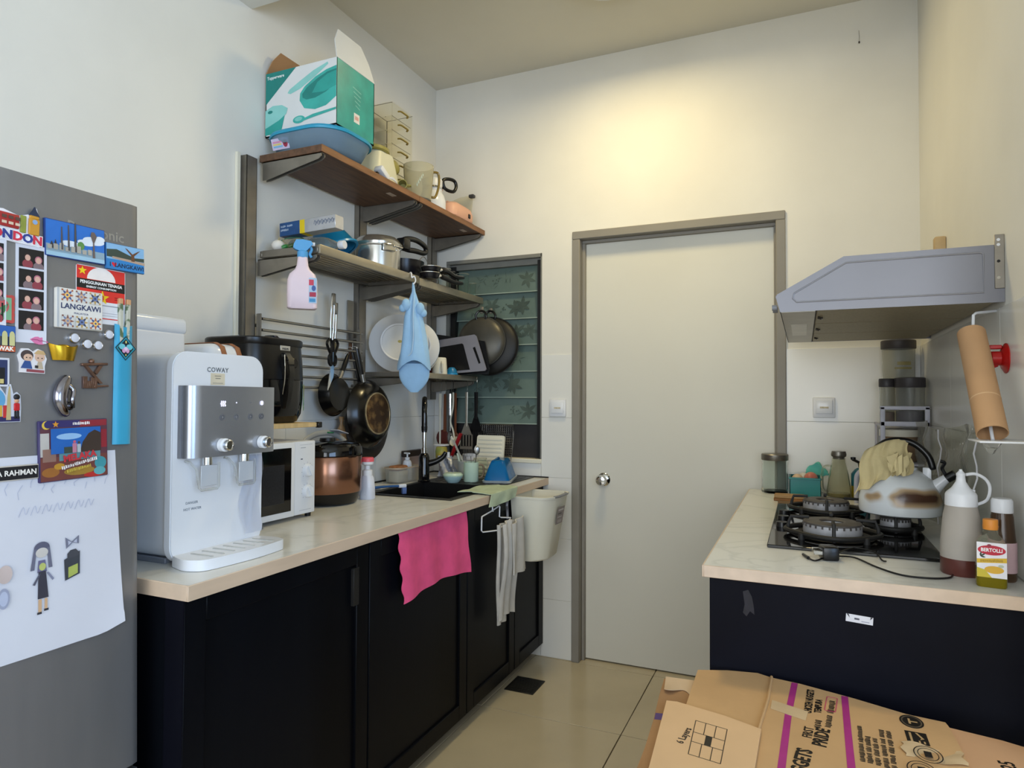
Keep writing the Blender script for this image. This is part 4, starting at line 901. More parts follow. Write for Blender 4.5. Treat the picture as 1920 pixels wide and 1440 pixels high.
# slatted steel shelves
def slat_shelf(y0, y1, lab, z, x0, x1, along='y', n=10, hgt=0.034, drop=0.0):
    t_ = thing('steel_shelf', lab, 'shelf', ((x0+x1)/2, (y0+y1)/2, z-hgt), group='slatted steel wall shelves')
    b = B(); b.box(x1-0.012, x1, y0, y1, z-hgt, z, 0.003, 2); b.obj('front_bar', t_, mat('steel_warm', (168, 160, 142), 0.35, 0.7, var=0.06, scale=14), world=True)
    b = B(); b.box(x0, x0+0.010, y0, y1, z-hgt*0.8, z-0.002, 0.002, 1); b.obj('rear_bar', t_, 'steel_dull', world=True)
    for y in (y0, y1-0.008):
        b = B(); b.box(x0+0.010, x1-0.012, y, y+0.008, z-hgt*0.85, z-0.001, 0.002, 1); b.obj('end_bar', t_, 'steel_dull', world=True)
    for k in range(n):
        b = B()
        if along == 'y':
            x = x0+0.010+(x1-x0-0.022)*(k+0.5)/n; b.box(x-0.0055, x+0.0055, y0+0.008, y1-0.008, z-0.014, z-0.004, 0.003, 1)
        else:
            y = y0+0.008+(y1-y0-0.016)*(k+0.5)/n; b.tube([(x0+0.010, y, z-0.004), (x1-0.008, y, z-0.004)], 0.0042, 8)
        b.obj('slat', t_, 'steel_dull', world=True)
    return t_
slat_shelf(-1.322, -0.664, 'slatted steel shelf holding the foil box and pressure cooker', 1.847, 0.032, 0.312)
slat_shelf(-0.660, -0.024, 'slatted steel shelf in the corner holding stacked pans and glasses', 1.841, 0.032, 0.312)
slat_shelf(-0.690, -0.022, 'low steel dish rack shelf with standing plates and chopping board', 1.424, 0.032, 0.282, 'x', 32, 0.026)
# pegs that keep the plates upright
ps = D.objects['steel_shelf.002']
for y in (-0.625, -0.60, -0.55, -0.50):
    b = B(); b.tube([(0.22, y, 1.42), (0.205, y, 1.50)], 0.0022, 6); b.obj('plate_peg', ps, 'black_plastic', world=True)
# hanging rail rack
t_ = thing('rail_rack', 'steel rack of seven horizontal rails on the tiles for hanging utensils', 'rack', (0.04, -1.03, 1.33))
for k in range(7):
    z = 1.594-k*0.0413; b = B(); b.tube([(0.050, -1.325, z), (0.050, -0.722, z)], 0.0055, 10); b.obj('rail', t_, 'steel', world=True)
for y in (-1.328, -0.735):
    b = B(); b.box(0.034, 0.042, y-0.010, y+0.010, 1.325, 1.612, 0.002, 1); b.box(0.042, 0.058, y-0.010, y-0.006, 1.325, 1.612, 0.001, 1); b.obj('rail_post', t_, 'steel_dull', world=True)
    for z in (1.57, 1.36):
        b = B(); b.cyl((0.0042, y, z), (0.034, y, z), 0.006); b.obj('wall_standoff', t_, 'steel_dull', world=True)

# ================================================================== on the top shelf
SZ = 2.206
# clear tub with blue lid
t_ = thing('food_tub', 'clear oblong food tub with a bright blue lid, under the teal carton', 'tub', (0.18, -1.17, SZ))
def rr3(x0, x1, y0, y1, r, z): return [(x, y, z) for x, y in rrect(x0, x1, y0, y1, r, 8)]
mat('tub_plastic', (160, 186, 206), 0.22, trans=0.55, ior=1.15, var=0.06)
b = B(); b.loft([rr3(0.045, 0.305, -1.275, -1.060, 0.085, SZ), rr3(0.030, 0.325, -1.292, -1.042, 0.095, SZ+0.012), rr3(0.012, 0.352, -1.318, -1.018, 0.11, SZ+0.066)], cap=True); tb = b.obj('tub', t_, 'tub_plastic', world=True)
b = B(); b.loft([rr3(0.008, 0.358, -1.324, -1.012, 0.115, SZ+0.064), rr3(0.006, 0.360, -1.326, -1.010, 0.116, SZ+0.071), rr3(0.010, 0.356, -1.322, -1.014, 0.113, SZ+0.078)]); b.obj('lid', t_, mat('lid_blue', (40, 150, 186), 0.35, var=0.05), world=True)
lf = frame((0.105, -1.302, SZ+0.036), (1, 0.0, 0), (0, -0.35, 1))
b = B(); b.box(-0.040, 0.040, -0.020, 0.020, 0, 0.001, 0, 1, lf); lb = b.obj('label', t_, flat('c8c0dc'), world=True)
decal('label_print', lb, lf @ T(0, 0, 0.001), [(R(-0.034, 0.010, 0.004, 0.010), 'd08cb0'), (R(-0.034, 0.006, -0.004, 0.002), 'd8c878'), (R(-0.034, 0.010, -0.012, -0.006), '7ab4d8'), (ell(0.024, -0.001, 0.011, 0.013), '9c2c48'), (ell(0.024, 0.002, 0.006, 0.005), '5c1c2c')], world=True)
# teal cookware carton with open flaps
t_ = thing('carton', 'teal and white cookware carton with its top flaps standing open', 'carton', (0.177, -1.167, SZ+0.079))
cx0, cx1, cy0, cy1, cz0, cz1 = 0.012, 0.343, -1.282, -1.055, SZ+0.079, 2.528
mat('carton_white', (216, 218, 218), 0.4, var=0.02)
b = B(); w = 0.004
b.box(cx0, cx1, cy0, cy1, cz0, cz0+w); b.box(cx0, cx0+w, cy0, cy1, cz0, cz1); b.box(cx0, cx1, cy1-w, cy1, cz0, cz1); b.box(cx0, cx1, cy0, cy0+w, cz0, cz1)
bx_ = b.obj('carton_body', t_, 'carton_white', world=True)
b = B(); b.box(cx1-w, cx1, cy0+0.0005, cy1, cz0, cz1); b.obj('teal_side', t_, mat('teal_carton', (36, 148, 138), 0.35, var=0.16, scale=12), world=True)
FN = frame(((cx0+cx1)/2, cy0, (cz0+cz1)/2), (1, 0, 0), (0, 0, 1)); hw = (cx1-cx0)/2; hh = (cz1-cz0)/2
T1, T2, T3 = '2b9a90', '7cc4bc', '1d7f78'
mat('bowl_teal', (58, 168, 158), 0.4, var=0.10, scale=20); mat('lid_teal', (136, 200, 194), 0.4, var=0.06)
L = [([(-hw, hh), (-hw+0.145, hh), (-hw, hh-0.120)], T3),
     # big open bowl, upper right
     ([(-0.058, 0.036)]+[(x, y) for x, y in spline([( -0.058, 0.036, 0), (-0.03, 0.055, 0), (0.03, 0.085, 0), (0.09, 0.108, 0), (0.125, 0.112, 0)], 4, False) for x, y in ((x, y),)] if False else [(-0.060, 0.030), (-0.050, 0.042), (0.0, 0.066), (0.06, 0.093), (0.125, 0.112), (0.128, 0.104), (0.07, 0.070), (0.0, 0.036), (-0.046, 0.024)], 'lid_teal'),
     ([(0.0, 0.018), (0.02, 0.040), (0.07, 0.068), (0.12, 0.085), (hw, 0.092), (hw, -0.02), (0.12, -0.046), (0.07, -0.052), (0.02, -0.040), (-0.002, -0.008)], 'bowl_teal'),
     ([(0.010, 0.014), (0.03, 0.034), (0.08, 0.060), (0.125, 0.076), (hw, 0.080), (hw, 0.03), (0.12, 0.004), (0.07, -0.010), (0.03, -0.010), (0.012, 0.0)], T3),
     ([(0.055, 0.010), (0.08, 0.046), (0.125, 0.068), (hw, 0.074), (hw, 0.02), (0.11, 0.006)], T1),
     # little covered pot lower left
     ([(-hw, -0.075), (-0.07, -0.045), (-0.085, -0.10), (-0.10, -hh+0.008), (-hw, -hh+0.008)], T1),
     ([(-hw, -0.020), (-0.13, -0.006), (-0.085, -0.010), (-0.058, -0.026), (-0.064, -0.046), (-0.10, -0.066), (-hw, -0.088)], 'lid_teal'),
     (ell(-0.142, -0.028, 0.012, 0.006), T3),
     # spoon
     (ell(-0.004, -0.078, 0.028, 0.014), 'bowl_teal'), ([(0.016, -0.078), (0.06, -0.068), (hw, -0.060), (hw, -0.068), (0.06, -0.080), (0.018, -0.086)], 'bowl_teal'), (ell(-0.006, -0.076, 0.018, 0.008), T2)]
decal('front_print', bx_, FN, L, off=0.0003, world=True)
text('brand_lettering', bx_, FN @ T(-hw+0.048, hh-0.020, 0.0008), 'Tupperware', 0.0165, 'e8f0ee', world=True, bold=0.0003)
FS = frame((cx1, (cy0+cy1)/2, (cz0+cz1)/2), (0, 1, 0), (0, 0, 1)); sw = (cy1-cy0)/2
L = [(R(-0.012, 0.022, -0.075, -0.040), 'd8d4d0'), (R(-0.006, 0.016, -0.064, -0.050), 'c89890')]
for k in range(5): L.append(([(-0.02+0.004*k, 0.055-k*0.016), (0.03-0.002*k, 0.047-k*0.016), (0.03-0.002*k, 0.044-k*0.016), (-0.02+0.004*k, 0.052-k*0.016)], '7cc0b8'))
decal('side_print', D.objects['teal_side'], FS, L, off=0.0003, world=True)
def flap(name, p0, p1, dirv, h, ins, m, th=0.003):
    p0 = Vector(p0); p1 = Vector(p1); d = (p1-p0); n = d.normalized(); u = Vector(dirv).normalized()
    b = B(); F = frame(p0, n, u); Ln = d.length
    b.prism([(0, 0), (Ln, 0), (Ln-ins*0.3, h*0.55), (Ln-ins, h), (ins, h), (ins*0.2, h*0.55)], -th/2, th/2, F); return b.obj(name, t_, m, world=True)
flap('flap', (cx1, cy0, cz1), (cx1, cy1, cz1), (-0.25, -0.0, 1), 0.135, 0.045, 'carton_white')
flap('flap', (cx0, cy1, cz1), (cx0, cy0, cz1), (0.35, 0.1, 1), 0.10, 0.04, 'cardboard_dark')
flap('flap', (cx1-0.01, cy1, cz1), (cx0+0.01, cy1, cz1), (0, -0.35, 1), 0.075, 0.02, 'carton_white')
# acrylic drawer tower with gold handles
t_ = thing('drawer_tower', 'clear acrylic drawer tower with gold handles against the wall', 'drawers', (0.095, -0.585, SZ))
mat('acrylic', (250, 249, 242), 0.05, trans=1.0, ior=1.05, var=0.0)
b = B(); a0, a1, b0, b1, h1 = 0.02, 0.165, -0.672, -0.500, 2.655
for z in (SZ, h1-0.004): b.box(a0, a1, b0, b1, z, z+0.004)
b.box(a0, a1, b0, b0+0.004, SZ+0.004, h1-0.004); b.box(a0, a1, b1-0.004, b1, SZ+0.004, h1-0.004); b.box(a0, a0+0.004, b0+0.004, b1-0.004, SZ+0.004, h1-0.004)
b.obj('shell', t_, 'acrylic', world=True)
mat('gold_handle', (176, 156, 84), 0.3, 0.6)
for k in range(7):
    z0 = SZ+0.006+k*0.0632
    b = B(); b.box(a1-0.006, a1-0.001, b0+0.006, b1-0.006, z0, z0+0.060, 0.001, 1); b.box(a0+0.01, a1-0.006, b0+0.008, b1-0.008, z0, z0+0.003); d_ = b.obj('drawer', t_, 'acrylic', world=True)
    b = B(); b.tube(spline([(a1-0.001, -0.625, z0+0.034), (a1+0.010, -0.615, z0+0.036), (a1+0.012, -0.586, z0+0.036), (a1+0.010, -0.557, z0+0.036), (a1-0.001, -0.547, z0+0.034)], 4), 0.0055, 8, flat=0.6); b.obj('handle', d_, 'gold_handle', world=True)
# cream juicer
t_ = thing('juicer', 'cream citrus juicer with an olive spout and rounded body on the top shelf', 'juicer', (0.150, -0.795, SZ))
mat('cream_green', (214, 212, 186), 0.4, var=0.03); mat('olive_plastic', (150, 142, 74), 0.35, var=0.08)
b = B()
b.loft([[(x, y, z) for x, y in rrect(-0.075*s, 0.085*s, -0.085*s2, 0.105*s2, 0.045*s, 6)] for z, s, s2 in ((0.0, 0.92, 1.0), (0.01, 1.0, 1.05), (0.07, 0.95, 1.0), (0.13, 0.88, 0.82), (0.160, 0.84, 0.72))]); b.obj('body', t_, 'cream_green')
b = B(); b.lathe([(0.075, 0.158), (0.082, 0.165), (0.082, 0.178), (0.074, 0.178), (0.070, 0.166), (0, 0.164)], 28, T(0.0, -0.015, 0)); b.obj('bowl_rim', t_, 'olive_plastic')
b = B(); b.ball((0.055, 0.082, 0.125), 0.036, 18, (0.5, 1.1, 0.9)); b.obj('spout', t_, 'olive_plastic')
b = B(); b.lathe([(0.03, 0), (0.045, 0.0), (0.045, 0.012), (0.03, 0.018)], 20, T(0.075, 0.06, 0.0)); b.obj('drip_ring', t_, 'olive_plastic')
# plug adapter and cable
t_ = thing('plug_adapter', 'white plug adapter with coiled wire at the front of the top shelf', 'adapter', (0.27, -0.905, SZ))
b = B(); b.box(-0.02, 0.02, -0.040, 0.025, 0.016, 0.042, 0.006, 2, RX(-0.5) @ T(0, 0.0, 0.004)); b.obj('body', t_, 'white_plastic')
b = B(); b.box(-0.016, 0.016, -0.045, -0.03, 0.0, 0.022, 0.002, 1); b.obj('pins', t_, 'black_plastic')
for k in range(3):
    b = B(); b.tube(spline([(0.01, 0.02+0.006*k, 0.014), (0.02, 0.06, 0.020+0.004*k), (0.012, 0.105, 0.012), (-0.01, 0.08, 0.006+0.003*k)], 6), 0.0022, 6); b.obj('wire', t_, 'white_plastic')
# olive cup beside it
t_ = thing('measuring_cup', 'small olive green plastic cup lying at the shelf front', 'cup', (0.27, -0.735, SZ+0.0215), rot=(pi/2, 0, 0.5))
b = B(); b.lathe([(0, 0), (0.016, 0), (0.021, 0.045), (0.018, 0.045), (0.014, 0.004), (0, 0.004)], 20); b.obj('cup', t_, 'olive_plastic')
b = B(); b.tube([(0.018, 0, 0.035), (0.034, 0, 0.030), (0.034, 0, 0.012), (0.016, 0, 0.01)], 0.003, 6); b.obj('handle', t_, 'olive_plastic')
# glass jug
t_ = thing('jug', 'clear glass jug with a faint floral print and gold rim on the top shelf', 'jug', (0.254, -0.585, SZ))
mat('frosted_glass', (222, 218, 196), 0.15, trans=0.75, ior=1.15, var=0.04)
b = B(); b.lathe([(0, 0), (0.052, 0), (0.058, 0.006), (0.063, 0.06), (0.068, 0.125), (0.070, 0.165), (0.066, 0.165), (0.060, 0.06), (0.054, 0.010), (0, 0.008)], 32); b.obj('body', t_, 'frosted_glass')
b = B(); b.tube(spline([(0.040, 0.055, 0.15), (0.055, 0.082, 0.150), (0.058, 0.086, 0.10), (0.050, 0.070, 0.04), (0.042, 0.045, 0.03)], 6), 0.006, 8); b.obj('handle', t_, mat('amber_edge', (150, 126, 66), 0.15, trans=0.4, var=0.05))
b = B()
for k in range(5): b.poly([(0.0665*cos(-1.1+0.1*k+dx), 0.0665*sin(-1.1+0.1*k+dx), 0.05+0.012*k+dz_) for dx, dz_ in ((0, 0), (0.06, 0.008), (0, 0.022), (-0.06, 0.008))])
fp = b.obj('floral_print', t_, flat('b0b8a8'), recalc=False); fp['kind'] = 'stuff'
# white blender jar / kettle with black handle
t_ = thing('coffee_press', 'white jug with a steel collar and square black handle on the top shelf', 'jug', (0.215, -0.395, SZ))
b = B(); b.lathe([(0, 0), (0.060, 0), (0.066, 0.01), (0.066, 0.055), (0.058, 0.085), (0.046, 0.105)], 30); b.obj('base', t_, 'white_gloss')
b = B(); b.lathe([(0.046, 0.105), (0.048, 0.11), (0.050, 0.160), (0.046, 0.166), (0, 0.168)], 30); b.obj('jar', t_, 'white_plastic')
b = B(); b.lathe([(0.0475, 0.118), (0.052, 0.118), (0.052, 0.126), (0.0475, 0.126)], 30); b.obj('collar', t_, 'chrome')
b = B(); hp = [(0.045, 0.025, 0.165), (0.060, 0.050, 0.178), (0.075, 0.085, 0.176), (0.080, 0.094, 0.150), (0.072, 0.078, 0.122), (0.050, 0.035, 0.128)]
b.tube(spline(hp, 4, True), 0.0085, 10, closed=True); b.obj('handle', t_, 'black_plastic')
# pink lunch box in a clear bag
t_ = thing('lunch_box', 'peach pink lunch box with a small black catch on the top shelf', 'box', (0.215, -0.190, SZ))
mat('peach', (222, 170, 142), 0.45, var=0.04)
b = B(); b.loft([[(x, y, z) for x, y in rrect(-0.075*s, 0.075*s, -0.118*s, 0.118*s, 0.05*s, 6)] for z, s in ((0.012, 0.90), (0.020, 0.98), (0.055, 1.0), (0.080, 0.90), (0.094, 0.66))]); b.ball((0.0, -0.055, 0.095), 0.011, 12); b.obj('body', t_, 'peach')
b = B(); b.loft([[(x, y, z) for x, y in rrect(-0.070, 0.075, -0.11, 0.122, 0.04, 6)] for z in (0.0, 0.0125)]); b.obj('tray', t_, mat('plum', (92, 58, 56), 0.5))
b = B(); b.box(0.0735, 0.080, 0.030, 0.048, 0.030, 0.052, 0.002, 1); b.obj('catch', t_, 'black_plastic')
t_ = thing('plastic_bag', 'clear plastic bag standing behind the pink lunch box, closed by a dark clip', 'bag', (0.10, -0.10, SZ))
b = B()
def bag(u, v): return (0.02+0.22*u, -0.030-0.010*sin(5*u)*v-0.008*sin(13*u+5*v), SZ+0.002+(0.15+0.05*u)*v)
b.sheet(bag, 12, 10); b.obj('film', t_, mat('bag_film', (226, 222, 200), 0.12, trans=0.9, ior=1.08, var=0.0), world=True)
b = B(); b.box(0.232, 0.262, -0.050, -0.024, SZ+0.175, SZ+0.192, 0.003, 1, I4); b.obj('clip', t_, 'fridge_dark', world=True)

# ================================================================== on the slatted shelf
LZ = 1.847
def produce(kind, lab, x, y, z, r, m, sc=(1, 1, 1)):
    t_ = thing(kind, lab, kind.replace('_', ' '), (x, y, z))
    b = B(); b.ball((0, 0, r*sc[2]), r, 16, sc); b.obj('body', t_, m)
    b = B(); b.tube([(0, 0, 2*r*sc[2]-0.003), (0.002, 0.003, 2*r*sc[2]+0.012)], [0.004, 0.0015], 6); b.obj('stem', t_, mat('dry_stem', (160, 150, 110), 0.8))
produce('garlic_bulb', 'white garlic bulb at the end of the slatted shelf', 0.085, -1.285, LZ, 0.025, mat('garlic', (224, 220, 212), 0.6, var=0.06), (1, 1, 0.85))
produce('onion', 'pale onion behind the garlic bulb on the slatted shelf', 0.060, -1.235, LZ, 0.024, mat('onion_skin', (190, 176, 140), 0.5, var=0.12), (1, 1, 1.05))
for k, (x, y, lab) in enumerate(((0.128, -1.285, 'bright green chilli beside the garlic bulb'), (0.165, -1.290, 'dark green chilli next to the spray bottle'))):
    t_ = thing('chilli', lab, 'chilli', (x, y, LZ))
    b = B(); b.tube(spline([(-0.022, 0, 0.012), (-0.006, 0.006, 0.018), (0.012, 0.0, 0.014), (0.026, -0.008, 0.008)], 5), [0.010-0.0005*i for i in range(16)], 10); b.obj('pod', t_, mat(('chilli_green', 'chilli_dark')[k], ((46, 130, 62), (60, 84, 38))[k], 0.3, var=0.15))
    b = B(); b.tube([(-0.022, 0, 0.012), (-0.034, 0.004, 0.018)], 0.003, 6); b.obj('stalk', t_, flat('5a7a3c'))
t_ = thing('produce_bag', 'loose clear bag with a green rim around the garlic', 'bag', (0.10, -1.27, LZ))
b = B()
def pbag(u, v): a = pi*u; return (0.10-0.075*cos(a)*(1-0.25*v), -1.235+0.05*sin(a)*0.4-0.01*sin(7*u), LZ+0.006+0.062*v*(0.55+0.45*sin(a)))
b.sheet(pbag, 16, 8); b.obj('film', t_, 'bag_film', world=True)
b = B(); b.tube([Vector(pbag(u/12, 1.0)) for u in range(13)], 0.0018, 6); b.obj('rim', t_, flat('3c7a5a'), world=True)
# PET bottle lying down
t_ = thing('water_bottle', 'crumpled clear plastic bottle lying on the slatted shelf, white cap forward', 'bottle', (0.045, -1.165, LZ+0.037), rot=(0, pi/2, 0.06))
b = B(); b.lathe([(0, 0), (0.030, 0), (0.036, 0.008), (0.036, 0.06), (0.031, 0.075), (0.036, 0.09), (0.036, 0.14), (0.030, 0.17), (0.016, 0.20), (0.013, 0.205), (0.013, 0.225)], 24); b.obj('bottle', t_, mat('pet', (206, 210, 204), 0.12, trans=0.85, ior=1.15, var=0.04, bump=0.5, bscale=25))
b = B(); b.lathe([(0.0155, 0.216), (0.0165, 0.218), (0.0165, 0.238), (0.015, 0.240), (0, 0.240)], 20); b.obj('cap', t_, 'white_plastic')
# foil box
t_ = thing('foil_box', 'blue, yellow and silver kitchen foil box lying over the plastic bottle', 'box', (0.185, -1.215, 1.921), rot=(0, -0.035, 0.0))
mat('foil_silver', (188, 190, 196), 0.3, 0.6, var=0.06, scale=25)
b = B(); b.box(-0.135, 0.125, -0.024, 0.024, 0.0, 0.050, 0.001, 1); fb = b.obj('box', t_, 'foil_silver')
b = B(); b.box(-0.1365, -0.040, -0.0246, 0.0246, -0.0004, 0.0506, 0.001, 1); b.obj('blue_end', t_, mat('foil_blue', (40, 78, 128), 0.4, var=0.12, scale=30))
b = B(); b.box(-0.040, -0.016, -0.0246, 0.0246, -0.0004, 0.0506, 0.001, 1); b.obj('yellow_band', t_, flat('e0c41c'))
FB = frame((0, -0.0247, 0.025), (1, 0, 0), (0, 0, 1))
blurred_print('small_print', t_, FB @ T(-0.100, 0, 0), [(0.011, [(-0.030, -0.006), (0.0, 0.026)]), (-0.003, [(-0.030, 0.006)])], 0.0085, 'b8c8dc', seed=7)
b = B(); rs = random.Random(11)
for k in range(6):
    x = 0.028+k*0.016; b.tube(spline([(x, 0.000, 0.0006), (x+0.004, 0.014, 0.0006), (x+0.010, 0.004+rs.uniform(-0.004, 0.004), 0.0006), (x+0.006, -0.004, 0.0006), (x+0.014, 0.010, 0.0006)], 4), 0.0009, 5, M=FB, flat=0.4)
sc_ = b.obj('script_print', t_, flat('6a7690')); sc_['kind'] = 'stuff'
# blue bowl
t_ = thing('bowl', 'deep blue plastic bowl upturned and tilted behind the foil box', 'bowl', (0.135, -0.985, LZ+0.010), rot=(0.15, -0.42, 0))
mat('bowl_blue', (18, 112, 158), 0.3, var=0.06)
b = B(); b.lathe([(0, 0.118), (0.045, 0.118), (0.055, 0.114), (0.072, 0.08), (0.088, 0.035), (0.094, 0.02), (0.089, 0.02), (0.070, 0.075), (0.05, 0.108), (0, 0.112)], 34, T(0, 0, 0.035)); b.obj('bowl', t_, 'bowl_blue')
b = B(); b.lathe([(0.089, 0.016), (0.1, 0.016), (0.1, 0.024), (0.089, 0.026)], 34, T(0, 0, 0.035)); b.obj('rim', t_, mat('rim_blue', (40, 140, 190), 0.3))
# pressure cooker
t_ = thing('pressure_cooker', 'steel pressure cooker with a long black loop handle on the slatted shelf', 'cooker', (0.185, -0.800, LZ))
mat('steel_bright', (200, 198, 192), 0.2, 0.85, var=0.03)
b = B(); b.lathe([(0, 0), (0.085, 0), (0.096, 0.008), (0.098, 0.10), (0.102, 0.104), (0.102, 0.110), (0, 0.110)], 40); b.obj('pot', t_, 'steel_bright')
b = B(); b.lathe([(0.104, 0.108), (0.106, 0.118), (0.100, 0.128), (0.08, 0.148), (0.04, 0.158), (0, 0.160)], 40); b.obj('lid', t_, 'steel_bright')
b = B(); b.box(0.085, 0.110, -0.03, 0.03, 0.076, 0.108, 0.004, 2, RZ(-0.5)); b.tube([(0.105*cos(-0.35), 0.105*sin(-0.35), 0.09), (0.118*cos(-0.3), 0.118*sin(-0.3), 0.10), (0.118*cos(0.1), 0.118*sin(0.1), 0.10), (0.105*cos(0.15), 0.105*sin(0.15), 0.09)], 0.0035, 8); b.obj('side_grip', t_, 'chrome')
b = B()
hp = [(0.055, 0.075, 0.136), (0.070, 0.115, 0.166), (0.074, 0.19, 0.176), (0.074, 0.262, 0.166), (0.073, 0.280, 0.148), (0.072, 0.260, 0.132), (0.070, 0.19, 0.128), (0.066, 0.12, 0.122)]
b.tube(spline(hp, 5, True), 0.012, 10, closed=True); b.box(0.045, 0.090, 0.070, 0.125, 0.114, 0.164, 0.008, 2); b.obj('long_handle', t_, 'black_plastic')
# black pot and pans with handles
t_ = thing('saucepan', 'black non-stick saucepan with a wire lid loop behind the pan handles', 'pan', (0.142, -0.535, LZ))
b = B(); b.lathe([(0, 0), (0.080, 0), (0.090, 0.012), (0.096, 0.085), (0.099, 0.100), (0.095, 0.100), (0.086, 0.014), (0, 0.006)], 40); b.obj('pot', t_, mat('nonstick', (16, 16, 22), 0.25, var=0.15))
b = B(); b.tube(spline([(0.03, 0.09, 0.12), (0.03, 0.13, 0.15), (0.03, 0.17, 0.13), (0.03, 0.20, 0.07)], 6), 0.0018, 6); b.obj('wire_loop', t_, 'steel_dull')
b = B(); b.tube([(0.055, 0.085, 0.088), (0.065, 0.105, 0.092)], 0.010, 10); fer = b.obj('ferrule', t_, 'chrome')
b = B(); b.tube(spline([(0.065, 0.105, 0.093), (0.080, 0.17, 0.090), (0.095, 0.24, 0.085), (0.105, 0.31, 0.100)], 5), [0.010, 0.0115, 0.012, 0.012, 0.0115, 0.011, 0.0105, 0.010, 0.010, 0.010, 0.0095, 0.009, 0.009, 0.0085, 0.008, 0.006], 10); b.obj('handle', t_, 'black_plastic')
mat('pan_rim_bright', (210, 206, 196), 0.25, 0.8)
for k, (z, lab) in enumerate(((0.030, 'upper of two black frying pans stacked at the shelf front'), (0.001, 'lower of two black frying pans stacked at the shelf front'))):
    t_ = thing('frying_pan', lab, 'pan', (0.318, -0.575-0.01*k, LZ+z), group='frying pans stacked on the slatted shelf')
    b = B(); b.lathe([(0, 0), (0.030, 0), (0.040, 0.006), (0.046, 0.024), (0.043, 0.024), (0.036, 0.008), (0, 0.005)], 30); b.obj('pan', t_, 'nonstick')
    b = B(); b.lathe([(0.043, 0.024), (0.047, 0.024), (0.047, 0.0265), (0.043, 0.0265)], 30); b.obj('rim', t_, 'pan_rim_bright')
    b = B(); b.tube([(0.012, 0.044, 0.016), (0.016, 0.066, 0.024)], 0.0085, 10); b.obj('ferrule', t_, 'chrome')
    b = B(); b.tube(spline([(0.016, 0.066, 0.025), (0.018, 0.12, 0.026-0.006*k), (0.020, 0.19, 0.014), (0.022, 0.275, 0.022)], 5), [0.009, 0.0125, 0.0135, 0.0135, 0.013, 0.0125, 0.012, 0.0118, 0.0115, 0.011, 0.011, 0.0105, 0.010, 0.010, 0.009, 0.006], 10); b.obj('handle', t_, 'black_plastic')
# drinking glasses
for k, (x, y, lab) in enumerate(((0.175, -0.205, 'tumbler with ribbed sides behind the frying pan handles'), (0.235, -0.115, 'clear tumbler near the window corner of the slatted shelf'), (0.262, -0.052, 'slim clear glass standing last on the slatted shelf'))):
    h = (0.13, 0.115, 0.075)[k]; r = (0.036, 0.034, 0.018)[k]
    t_ = thing('drinking_glass', lab, 'glass', (x, y, 1.841), group='glasses on the slatted shelf')
    b = B(); b.lathe([(0, 0), (r*0.85, 0), (r*0.88, 0.004), (r, h), (r-0.002, h), (r*0.8, 0.009), (0, 0.008)], 26); b.obj('glass', t_, 'glass')
    b = B(); b.lathe([(r-0.0022, h-0.001), (r+0.0006, h-0.001), (r+0.0006, h+0.0012), (r-0.0022, h+0.0012)], 26); b.obj('rim', t_, 'frosted_glass')
# ================================================================== hanging on the wall and shelves
def axis(c, n, spin=0.0):
    m = Vector(n).normalized().to_track_quat('Z', 'Y').to_matrix().to_4x4() @ RZ(spin); m.translation = Vector(c); return m
def hang(name, lab, cat, c, n, up=(0, 0, 1), group=None):
    """thing whose local z is n (out of the wall) and local y is up"""
    nn = Vector(n).normalized(); u = Vector(up); u = (u-nn*u.dot(nn)).normalized(); r = u.cross(nn)
    m = frame(c, r, u); return thing(name, lab, cat, c, rot=m.to_euler(), group=group)
# big pans, bases facing the room
mat('pan_base', (92, 62, 36), 0.35, 0.5, var=0.5, scale=26, col2=(150, 116, 70), lo=0.45, hi=0.75)
mat('pan_black', (12, 11, 11), 0.22, var=0.2)
mat('pan_worn', (44, 40, 36), 0.45, var=0.3, scale=16)
def wall_pan(lab, y, z, x, r, depth, base_r, hlen, lean, m, basem):
    t_ = hang('hanging_pan', lab, 'pan', (x, y, z), (1, 0.0, 0.06), group='pans hanging from the rail rack')
    # local: x = along +y, y = up, z = out of the wall ; open side to the wall
    b = B(); b.lathe([(0, depth), (base_r, depth), (base_r+0.012, depth-0.002), (r*0.86, depth*0.62), (r, 0.0), (r+0.003, 0.0), (r-0.004, -0.003), (r*0.8, depth*0.5), (base_r, depth-0.006), (0, depth-0.006)], 48); b.obj('pan', t_, m)
    if basem:
        b = B(); b.lathe([(0, depth+0.0025), (base_r-0.004, depth+0.0025), (base_r+0.001, depth+0.001), (base_r+0.001, depth-0.001), (0, depth-0.001)], 48); b.obj('base_disc', t_, basem)
        b = B(); b.lathe([(base_r-0.004, depth+0.002), (base_r-0.003, depth+0.0042), (base_r+0.002, depth+0.0036), (base_r+0.003, depth)], 48); b.obj('base_ring', t_, mat('base_ring', (176, 160, 128), 0.3, 0.8, var=0.2, scale=40))
    d = Vector((sin(lean), cos(lean), 0)); p0 = d*(r-0.006)+Vector((0, 0, 0.006)); p1 = p0+d*0.035; p2 = p0+d*hlen
    b = B(); b.tube([p0, p1], 0.0105, 10); b.obj('ferrule', t_, 'steel')
    b = B(); b.tube([p1-d*0.004, p1+d*0.03, p1+(p2-p1)*0.6, p2-d*0.02, p2], [0.010, 0.0125, 0.012, 0.011, 0.008], 10, flat=0.75); h_ = b.obj('handle', t_, 'black_plastic')
    b = B(); b.tube(spline([p2-d*0.012+Vector((0, 0, -0.006)), p2+d*0.004, p2+d*0.010+Vector((0, 0, -0.014)), p2+d*0.004+Vector((0, 0, -0.022))], 5), 0.0018, 6); b.obj('hook', h_, 'chrome')
